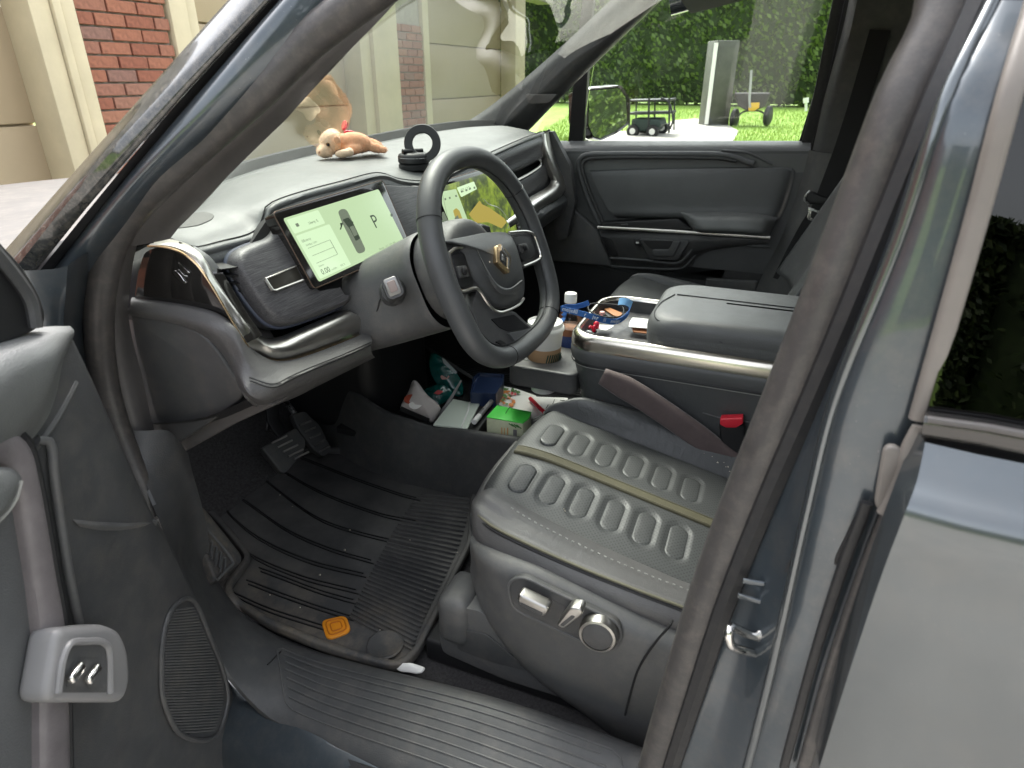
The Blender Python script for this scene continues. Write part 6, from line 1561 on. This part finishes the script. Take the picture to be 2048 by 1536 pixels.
def mount():
    c = PADHIT(*Zt(1690,618)) + V((0,0,.004)); t = thing('phone_mount', 'black ring phone mount on a round base on the dashboard', 'phone mount', c)
    rb = mat('soft black', (.02,.021,.022), .45)
    lathe('base', c, (0,0,1), [(.034,-.006),(.036,.0),(.036,.006),(.033,.008)], rb, t, n=36)
    lathe('collar', c + V((0,0,.008)), (0,0,1), [(.033,0),(.0365,.003),(.0365,.015),(.034,.020),(.026,.024),(.0001,.025)], rb, t, n=36)
    lathe('trim_ring', c + V((0,0,.020)), (0,0,1), [(.0355,0),(.0368,.001),(.0355,.0025)], M['steel'], t, n=36)
    p0 = c + V((-.02,.0,.033)); p1 = U(*Zt(1760,540), pl=(c + V((0,-.01,.04)), (-.8,-.5,0)))
    sweep('hinge', [c + V((-.028,.012,.034)), c + V((.012,-.016,.034))], circ(.0065, 12), rb, t)
    ax = V((-.86,-.38,.30)).normalized(); rc = U(*Zt(1752,420), pl=(c + V((0,-.005,.06)), ax))
    # flat ring
    prof = [(.024,-.004),(.040,-.004),(.0415,-.002),(.0415,.002),(.040,.004),(.024,.004),(.0225,.002),(.0225,-.002)]
    e1 = ax.orthogonal().normalized(); e2 = ax.cross(e1); n = 48; vs = []; fs = []
    for i in range(n):
        a = 2*math.pi*i/n; d = e1*math.cos(a) + e2*math.sin(a)
        for r, h in prof: vs.append(rc + d*r + ax*h)
    m = len(prof)
    for i in range(n):
        for j in range(m): fs.append([i*m+j, i*m+(j+1) % m, ((i+1) % n)*m+(j+1) % m, ((i+1) % n)*m+j])
    obj('ring', vs, fs, rb, t)
    dn = (c + V((0,-.004,.034)) - rc); sweep('neck', [rc + dn.normalized()*.036, c + V((.004,-.01,.028))], rrect(.018, .01, .003), rb, t)
mount()

# ---- cup and bottle in the holder
def cup():
    b = V((CH1.x, CH1.y, .845)); t = thing('paper_cup', 'white paper coffee cup with lid and brown band in the cup holder', 'cup', b)
    lathe('wall', b, (0,0,1), [(.0001,.002),(.028,.002),(.029,0),(.0355,.075),(.0385,.115),(.042,.155)], M['paper'], t, n=36)
    m, tt, bs_ = nodes('printed cup band'); bs_.inputs['Base Color'].default_value = (.42,.26,.14,1); bs_.inputs['Roughness'].default_value = .7
    lathe('band', b, (0,0,1), [(.0362,.078),(.0366,.080),(.0388,.112),(.0384,.113)], m, t, n=36)
    gm = mat('dark green print', (.01,.06,.04), .6)
    for k in range(7):
        a = math.radians(206 + k*8.5); d = V((math.cos(a), math.sin(a), 0)); s = V((-d.y, d.x, 0))
        p = b + d*.0372 + V((0,0,.083)); q = b + d*.0392 + s*.004 + V((0,0,.104))
        obj('print_stripe', [p - s*.0016 + d*.0006, p + s*.0016 + d*.0006, q + s*.0016 + d*.0006, q - s*.0016 + d*.0006], [[0,1,2,3]], gm, t, smooth=False)
    for k in range(5):
        a = math.radians(262 + k*5); d = V((math.cos(a), math.sin(a), 0)); s = V((-d.y, d.x, 0)); p = b + d*.0376 + V((0,0,.082)); q = b + d*.0392 + V((0,0,.1))
        obj('print_block', [p - s*.0019 + d*.0006, p + s*.0019 + d*.0006, q + s*.0019 + d*.0006, q - s*.0019 + d*.0006], [[0,1,2,3]], gm, t, smooth=False)
    lathe('lid', b + V((0,0,.152)), (0,0,1), [(.0428,0),(.0445,.002),(.0445,.007),(.0425,.010),(.0405,.011),(.0395,.020),(.037,.021),(.035,.016),(.0001,.016)], M['white'], t, n=40)
    lathe('sip_bump', b + V((.02,-.012,.168)), (0,0,1), [(.009,0),(.009,.004),(.006,.006),(.0001,.006)], M['white'], t, n=16)
cup()
def bottle():
    b = V((CH2.x+.0, CH2.y+.01, .86)); t = thing('water_bottle', 'clear plastic bottle with white cap and blue label behind the cup', 'bottle', b)
    lathe('body', b, (0,0,1), [(.0001,0),(.03,.0),(.032,.01),(.032,.12),(.03,.135),(.018,.16),(.013,.165),(.013,.18)], M['clear'], t, n=28)
    lathe('label', b, (0,0,1), [(.0325,.05),(.0325,.095)], mat('blue label', (.03,.06,.2), .5, var=.4, vscale=50), t, n=28); lathe('label_band', b, (0,0,1), [(.0327,.095),(.0327,.112)], mat('brown label', (.25,.1,.05), .5), t, n=28)
    lathe('cap', b + V((0,0,.172)), (0,0,1), [(.0001,.022),(.0135,.022),(.0148,.019),(.0148,0)][::-1], M['white'], t, n=24)
bottle()

# ---- console tray things
def Z8(x, y): return (1000 + x/6.02, 560 + y/6.02)
blue = mat('blue lanyard webbing', (.03,.13,.40), .7, bump=.5, bscale=700, var=.15, vscale=80)
def lanyard():
    z0 = 1.004
    t = thing('lanyard', 'blue lanyard with white lettering looped over the console tray', 'lanyard', U(*Z8(1300,540), z=1.0))
    def L8(P): return [U(*Z8(a, b), z=z) for a, b, z in P]
    A = L8([(735,345,1.055),(830,365,1.055),(980,405,1.054),(1120,445,1.048),(1270,490,1.030),(1390,500,1.022),(1490,455,1.022),(1555,380,1.03),(1560,310,1.04),(1510,265,1.05)])
    B = L8([(735,345,1.055),(800,325,1.058),(900,322,1.058),(1000,300,1.062),(1070,272,1.068)])
    C = L8([(760,395,1.04),(790,430,1.035),(775,470,1.02),(735,490,1.0)])
    wdir = (.15,-.1,1)
    strap('ribbon', A, .0125, wdir, blue, t, .0007, 70); strap('ribbon', B, .0115, wdir, blue, t, .0007, 30); strap('ribbon', C, .0115, (.6,0,1), blue, t, .0007, 16)
    strap('ribbon', L8([(1430,262,1.052),(1480,255,1.058),(1540,268,1.058),(1580,300,1.05)]), .016, (.4,-.2,1), mat('pale blue webbing', (.16,.36,.62), .7), t, .0007, 16)
    PA_ = spl(A, 60); wm = mat('white print', (.8,.85,.9), .6)
    for s, i0 in (('meijer',1),('III',8),('meijer',14),('III',27),('meijer',33)):
        p, q = PA_[i0], PA_[i0+5]; xd = (q-p).normalized(); nn = xd.cross(V(wdir)).normalized()
        if nn.dot(CP-p) < 0: nn = -nn
        yd = nn.cross(xd)
        text('lettering', s, p + nn*.0016 - yd*.003, xd, yd, .0125, wm, t)
    r = [U(*Z8(a, b), z=1.045) for a, b in ((1060,330),(1100,285),(1250,290),(1400,300),(1480,330),(1470,420),(1380,450),(1200,430),(1090,380))]
    tube('loop_cord', spl(r, 40, True), .0016, M['black'], t, closed=True)
lanyard()
def onTray(P, z=1.004): return [U(*Z8(a, b), z=z) for a, b in P]
tg1 = plate('leather_tag', rnd(onTray([(1250,345),(1320,330),(1475,395),(1450,440),(1370,425)], 1.012), .003), .003, mat('tan leather', (.36,.15,.05), .6, var=.2), None, bev=.001, n=(0,0,1)); tag(tg1, 'tan leather tag lying inside the lanyard loop', 'tag')
kf = thing('key_fob', 'small black key fob with a pink charm inside the lanyard loop', 'key fob', onTray([(1260,420)])[0])
plate('fob', rnd(onTray([(1170,320),(1230,310),(1390,440),(1370,465),(1290,430)], 1.008), .004), .008, M['black'], kf, bev=.002, n=(0,0,1))
lathe('charm', onTray([(1230,405)], 1.014)[0], (0,0,1), [(.0001,-.004),(.008,0),(.006,.005),(.0001,.007)], mat('pink charm', (.75,.42,.36), .4), kf, n=14)
lathe('charm_bead', onTray([(1225,430)], 1.018)[0], (0,0,1), [(.0001,-.003),(.0035,0),(.0001,.003)], M['red'], kf, n=10)
rc_ = thing('red_charm', 'glossy red tasselled charm on a white paper tag in the console tray', 'charm', onTray([(1150,600)])[0])
bumps('bead', [(onTray([(1160,545)], 1.016)[0], (.009,.007,.010), None), (onTray([(1130,590)], 1.010)[0], (.005,.005,.009), None), (onTray([(1085,565)], 1.012)[0], (.008,.004,.004), None)], mat('glossy red', (.6,.01,.03), .2), rc_, .001, 2)
plate('paper_tag', rnd(onTray([(1170,535),(1375,548),(1285,605),(1185,592)], 1.010), .002), .0008, M['paper'], rc_, bev=0, n=(0,0,1))
strap('tassel', [onTray([(1160,610)],1.004)[0], onTray([(1130,670)],1.003)[0]], .004, (1,0,0), M['black'], rc_, .0006, 6)
ea = thing('earbud', 'white earbud lying at the front of the console tray', 'earbud', onTray([(1040,580)])[0])
bumps('shell', [(onTray([(1040,565)], 1.010)[0], (.007,.005,.004), None), (onTray([(1060,625)], 1.006)[0], (.005,.009,.004), None)], M['white'], ea, .001, 2)
np_ = plate('napkin', rnd(onTray([(1592,448),(1800,470),(1800,580),(1548,560),(1560,500)], 1.020), .004), .002, M['white'], None, bev=.0008, n=(0,0,1)); tag(np_, 'white folded napkin tucked by the armrest', 'napkin')
cd_ = plate('leather_card', rnd(onTray([(1585,565),(1800,588),(1800,640),(1605,618)], 1.012), .002), .003, mat('brown card', (.33,.13,.05), .6), None, bev=.001, n=(0,0,1)); tag(cd_, 'brown card under the white napkin in the tray', 'card')

# ---- things in the bin between the footwells
def B5(x, y): return (780 + x/5.12, 680 + y/5.12)
def BZ(P, z): return [U(*B5(a, b), z=z) for a, b in P]
def BPl(P, p0, n): return [U(*B5(a, b), pl=(p0, V(n).normalized())) for a, b in P]
def crumple(name, O, n, amp, mt, par, sub=26, seed=1):
    """a crinkled foil sheet over outline O (pixels of the zoom) on a leaning plane"""
    rg = random.Random(seed); N_l = V(n).normalized(); c = sum(O, V((0,0,0)))/len(O); S = spl(O, 40, True); vs = []; fs = []
    K = 9
    ph = [(rg.uniform(60,160), rg.uniform(0,6.28), V((rg.gauss(0,1), rg.gauss(0,1), rg.gauss(0,1))).normalized()) for _ in range(5)]
    for k in range(K+1):
        for p in S:
            q = p.lerp(c, k/K); h = sum(abs(math.sin(q.dot(d)*f + a)) for f, a, d in ph)/5*amp + .012*math.sin(math.pi*.5*k/K); vs.append(q + N_l*h)
    for k in range(K):
        for i in range(40): fs.append([k*40+i, k*40+(i+1) % 40, (k+1)*40+(i+1) % 40, (k+1)*40+i])
    return obj(name, vs, fs, mt, par, sharp=25, solid=.0006)
teal = mat('teal foil', (.004,.09,.08), .22, spec=.8, var=.3, vscale=40)
p0 = U(*B5(580,380), x=.06); nb = (-.75,-.35,.55)
t = thing('snack_bag', 'upright crinkled teal snack bag at the front of the bin', 'snack bag', p0 - V((0,0,.07)))
O = BPl([(425,140),(520,170),(640,300),(735,430),(745,570),(690,585),(560,510),(470,440),(405,290)], p0, nb); crumple('foil', O, nb, .008, teal, t, seed=2)
plate('print_patch', rnd(BPl([(515,370),(560,345),(610,370),(590,400),(530,405)], p0 + V(nb).normalized()*.018, nb), .003), .0004, mat('pale print', (.6,.35,.3), .5), t, bev=0)
plate('print_patch', rnd(BPl([(530,180),(560,195),(690,330),(670,350),(550,240)], p0 + V(nb).normalized()*.012, nb), .003), .0004, mat('silver print', (.35,.4,.4), .35), t, bev=0)
p0b = U(*B5(500,560), x=.0); t = thing('snack_bag', 'small teal snack bag with a red mark lying beside the white cap', 'snack bag', p0b - V((0,0,.05)))
crumple('foil', BPl([(340,520),(420,480),(560,465),(640,550),(560,640),(470,680),(380,610)], p0b, (-.5,-.4,.75)), (-.5,-.4,.75), .007, teal, t, seed=5)
plate('print_patch', rnd(BPl([(445,545),(490,510),(550,525),(500,560)], p0b + V((-.01,-.008,.017)), (-.5,-.4,.75)), .003), .0004, mat('red print', (.5,.04,.04), .4), t, bev=0)
# white cap with a red round patch
pc = U(*B5(300,640), x=-.12); nc = V((-.62,-.35,.7)).normalized()
t = thing('visor_cap', 'pale fabric cap with a round red patch, at the left of the bin', 'cap', pc - V((0,0,.06)))
O = spl(BPl([(235,412),(280,430),(380,560),(515,690),(470,790),(430,835),(370,805),(250,750),(110,695),(120,650),(190,520)], pc, nc), 48, True); c = sum(O, V((0,0,0)))/48
loft('fabric', [[p.lerp(c, k) + nc*h for p in O] for k, h in ((0,-.01),(.0,0),(.12,.012),(.35,.024),(.7,.03),(.99,.031))], mat('pale fabric', (.50,.46,.44), .85, bump=.5, bscale=600), t, closed_u=True, nv=20, flip=False, sharp=0)
pt_ = plate('patch', spl(BPl([(140,600),(165,570),(220,555),(280,575),(325,625),(328,650),(290,668),(230,660),(160,640)], pc + nc*.027, nc), 30, True), .004, mat('red brown patch', (.32,.05,.02), .6, var=.3, vscale=90), t, bev=.001)
plate('patch_mark', rnd(BPl([(190,650),(230,630),(260,660),(330,665),(290,700),(250,712),(200,690)], pc + nc*.029, nc), .003), .002, M['paper'], t, bev=.0005)
strap('brim_band', BPl([(108,698),(240,760),(400,825)], pc + nc*.006, nc), .012, (0,0,1), M['black'], t, .001, 14)
# pale pamphlet case, black box, pen, navy tray
def boxy(name, label, cat, top, z, h, mt, bev=.003):
    P = BZ(top, z); o = plate(name, rnd(P, .004), h, mt, None, bev=bev, n=(0,0,1)); return tag(o, label, cat)
pw = thing('paper_sleeve', 'pale translucent plastic sleeve of papers leaning in the bin', 'sleeve', BZ([(650,800)], .71)[0])
plate('sheet', rnd(BZ([(645,600),(820,635),(920,645),(790,905),(440,862)], .765), .003), .006, mat('pale green white sleeve', (.60,.66,.58), .35), pw, bev=.002, n=(0,0,1))
sweep('fold', BZ([(815,640),(800,720),(730,900)], .766), circ(.002, 6), M['white'], pw)
cf = plate('folder_edge', BPl([(722,408),(736,420),(640,600),(560,720),(450,850),(430,842),(520,720),(610,590)], U(*B5(600,620), x=-.07), (-.9,-.3,.3)), .002, M['podgrey'], pw, bev=0)
bb = thing('black_box', 'flat black box with small white lettering in the bin', 'box', BZ([(900,750)], .70)[0])
plate('case', rnd(BZ([(770,545),(1065,585),(1085,670),(900,935),(800,912),(925,645),(740,615)], .758), .003), .03, M['black'], bb, bev=.002, n=(0,0,1))
pq = BZ([(860,585),(1000,600)], .7592); text('lettering', 'Holiday', pq[0], pq[1]-pq[0], V((0,0,1)).cross(pq[1]-pq[0]), .016, mat('grey print', (.5,.5,.5), .5), bb)
pn = thing('marker_pen', 'silver marker pen with white end on the black box', 'pen', BZ([(950,740)], .76)[0])
a, b = BZ([(1045,622),(860,840)], .772); d = (b-a); sweep('barrel', [a, a + d*.72], circ(.0065, 14), M['podgrey'], pn); sweep('end_cap', [a + d*.72, b], circ(.0068, 14), M['white'], pn); sweep('clip', [a + d*.1 + V((0,0,.008)), a + d*.5 + V((0,0,.008))], rrect(.003, .0015, .0005), M['satin'], pn)
nv_ = thing('navy_tray', 'open navy blue plastic tray standing in the bin', 'tray', BZ([(990,450)], .72)[0])
navy = mat('navy plastic', (.014,.028,.075), .3); zt = .795
O1 = BZ([(900,335),(1168,352),(1160,430),(1085,550),(820,540),(850,385)], zt); O1 = rnd(O1, .006); ci = sum(O1, V((0,0,0)))/len(O1)
I1 = [p.lerp(ci, .07) for p in O1]
loft('tray_wall', [[p + V((0,0,-.055)) for p in O1], O1, I1, [p + V((0,0,-.008)) for p in [q.lerp(ci, .03) for q in I1]]], navy, nv_, closed_u=True, sharp=40)
obj('tray_base', [p + V((0,0,-.008)) for p in I1], [list(range(len(I1)))], navy, nv_, smooth=False)
# leaflet with flowers, red pen
lf = thing('leaflet', 'white leaflet with red flower print spread in the bin', 'leaflet', BZ([(1400,640)], .74)[0])
plate('sheet', BZ([(1150,470),(1300,500),(1490,568),(1560,640),(1480,790),(1440,800),(1070,640)], .752), .001, M['paper'], lf, bev=0, n=(0,0,1))
rg = random.Random(9)
cols = [mat('print red', (.55,.04,.06), .6), mat('print orange', (.7,.25,.06), .6), mat('print green', (.10,.22,.06), .6), mat('print pink', (.7,.35,.3), .6)]
for k in range(46):
    u, v = rg.random(), rg.random(); x = 1150 + u*190 - v*70; y = 480 + u*40 + v*150; r = rg.uniform(10, 30)
    if x > 1290 and rg.random() < .6: continue
    P = spl(BZ([(x + r*math.cos(a)*rg.uniform(.5,1.2), y + .7*r*math.sin(a)*rg.uniform(.5,1.2)) for a in (0,1.05,2.1,3.14,4.2,5.2)], .7535 + .0001*k), 14, True)
    o = obj('flower_print', P, [list(range(14))], cols[(0 if u > .45 and v < .35 else 1) if rg.random() < .55 else rg.choice((2,2,3))], lf, smooth=False)
plate('sheet', BZ([(1480,580),(1820,592),(1815,650),(1700,700),(1500,790),(1440,810),(1470,700)], .750), .001, M['white'], lf, bev=0, n=(0,0,1))
for (x1, y1, x2, y2) in ((1685,610,1660,670),(1620,660,1600,700),(1740,615,1790,618)): sweep('print_line', BZ([(x1,y1),(x2,y2)], .7515), circ(.0008, 5), M['scr_m'] if False else M['plastic'], lf)
rp = thing('red_pen', 'bright red pen lying on the leaflet', 'pen', BZ([(1500,670)], .755)[0])
a, b = BZ([(1435,598),(1580,740)], .760); sweep('barrel', [a, b], circ(.0052, 12), M['red'], rp); sweep('tip', [b, b + (b-a)*.12], circ(.004, 10), M['white'], rp, scale=[1,.3])
# green tissue box
gb = thing('tissue_box', 'small box with bright green top and pale printed front', 'box', BZ([(1180,850)], .70)[0])
T_ = BZ([(1095,665),(1450,735),(1425,800),(1360,850),(985,785)], .800)
plate('top', T_, .003, mat('bright green card', (.07,.62,.07), .5), gb, bev=.0015, n=(0,0,1))
plate('carton', [p + V((0,0,-.0035)) for p in T_], .075, mat('pale printed card', (.62,.66,.45), .55, var=.12, vscale=30), gb, bev=.003, n=(0,0,1))
sweep('top_slit', BZ([(1225,690),(1200,720),(1185,750)], .8005), circ(.001, 5), mat('dark green', (.01,.12,.02), .6), gb)
fa, fb = T_[4] + V((-.001,-.001,0)), T_[3] + V((-.001,-.001,0)); fn = (fb-fa).cross(V((0,0,1))).normalized()
if fn.dot(CP-fa) < 0: fn = -fn
for u, w_, z1, z2, m_ in ((.42,.02,-.045,-.02,'orange'),(.5,.015,-.05,-.02,'orange'),(.58,.02,-.045,-.018,'orange'),(.74,.1,-.04,-.02,'podgrey')):
    P = [fa.lerp(fb, u) + V((0,0,z1)), fa.lerp(fb, u+w_) + V((0,0,z1)), fa.lerp(fb, u+w_) + V((0,0,z2)), fa.lerp(fb, u) + V((0,0,z2))]
    obj('front_print', [p + fn*.0015 for p in P], [[0,1,2,3]], M[m_], gb, smooth=False)
for k in range(4):
    p = fa.lerp(fb, .62 + .07*k) + V((0,0,-.006)) + fn*.0016; q = p + (fb-fa).normalized()*.012 + V((0,0,-.006 - .002*(k % 2)))
    sweep('leaf_print', [p, q], circ(.0013, 5), mat('print leaf', (.04,.2,.03), .6) if k == 0 else bpy.data.materials['print leaf'], gb)
# crumpled scrap at the sill
sc_ = U(815,1338,z=.61); t = thing('paper_scrap', 'torn white paper scrap on the carpet by the mat corner', 'paper scrap', sc_)
crumple('scrap', [U(a, b, z=.60) for a, b in ((788,1334),(810,1332),(850,1340),(842,1350),(805,1346))], (0,0,1), .006, M['paper'], t, seed=8)
# crumbs on the driver seat: too small to pick apart
rg = random.Random(4); vs = []; fs = []
for (a, b) in [(1400,885),(1408,892),(1445,905),(1390,870),(1370,862),(1437,1020),(1442,1045),(1130,1022),(1128,1018),(1436,1092)] + [(rg.uniform(1360,1480), 0) for _ in range(26)]:
    if b == 0: b = 848 + (a-1330)*.72 + rg.uniform(-8, 5)
    p = U(a, b, pl=((-.2,.1,.846 if a > 1340 else .83),(0,-.21,1))); r = rg.uniform(.0008,.0022)
    k = len(vs); vs += [p + V((r,0,0)), p + V((-r*.5,r,0)), p + V((-r*.5,-r,0)), p + V((0,0,r*1.3))]; fs += [[k,k+1,k+3],[k+1,k+2,k+3],[k+2,k,k+3]]
for (a, b) in ((560,990),(585,1013),(700,1060),(820,1080),(850,1180),(690,1100),(915,1105),(920,1110),(760,1260),(430,1010),(640,1150),(600,1215),(540,1190)):
    p = U(a, b, z=MZ+.004); r = rg.uniform(.0015,.003)
    k = len(vs); vs += [p + V((r,0,0)), p + V((-r*.5,r,0)), p + V((-r*.5,-r,0)), p + V((0,0,r))]; fs += [[k,k+1,k+3],[k+1,k+2,k+3],[k+2,k,k+3]]
o = obj('crumbs', vs, fs, M['spec'], None, smooth=False); o['kind'] = 'stuff'; o['label'] = 'pale crumbs scattered along the seat seam and over the mat'; o['category'] = 'crumbs'
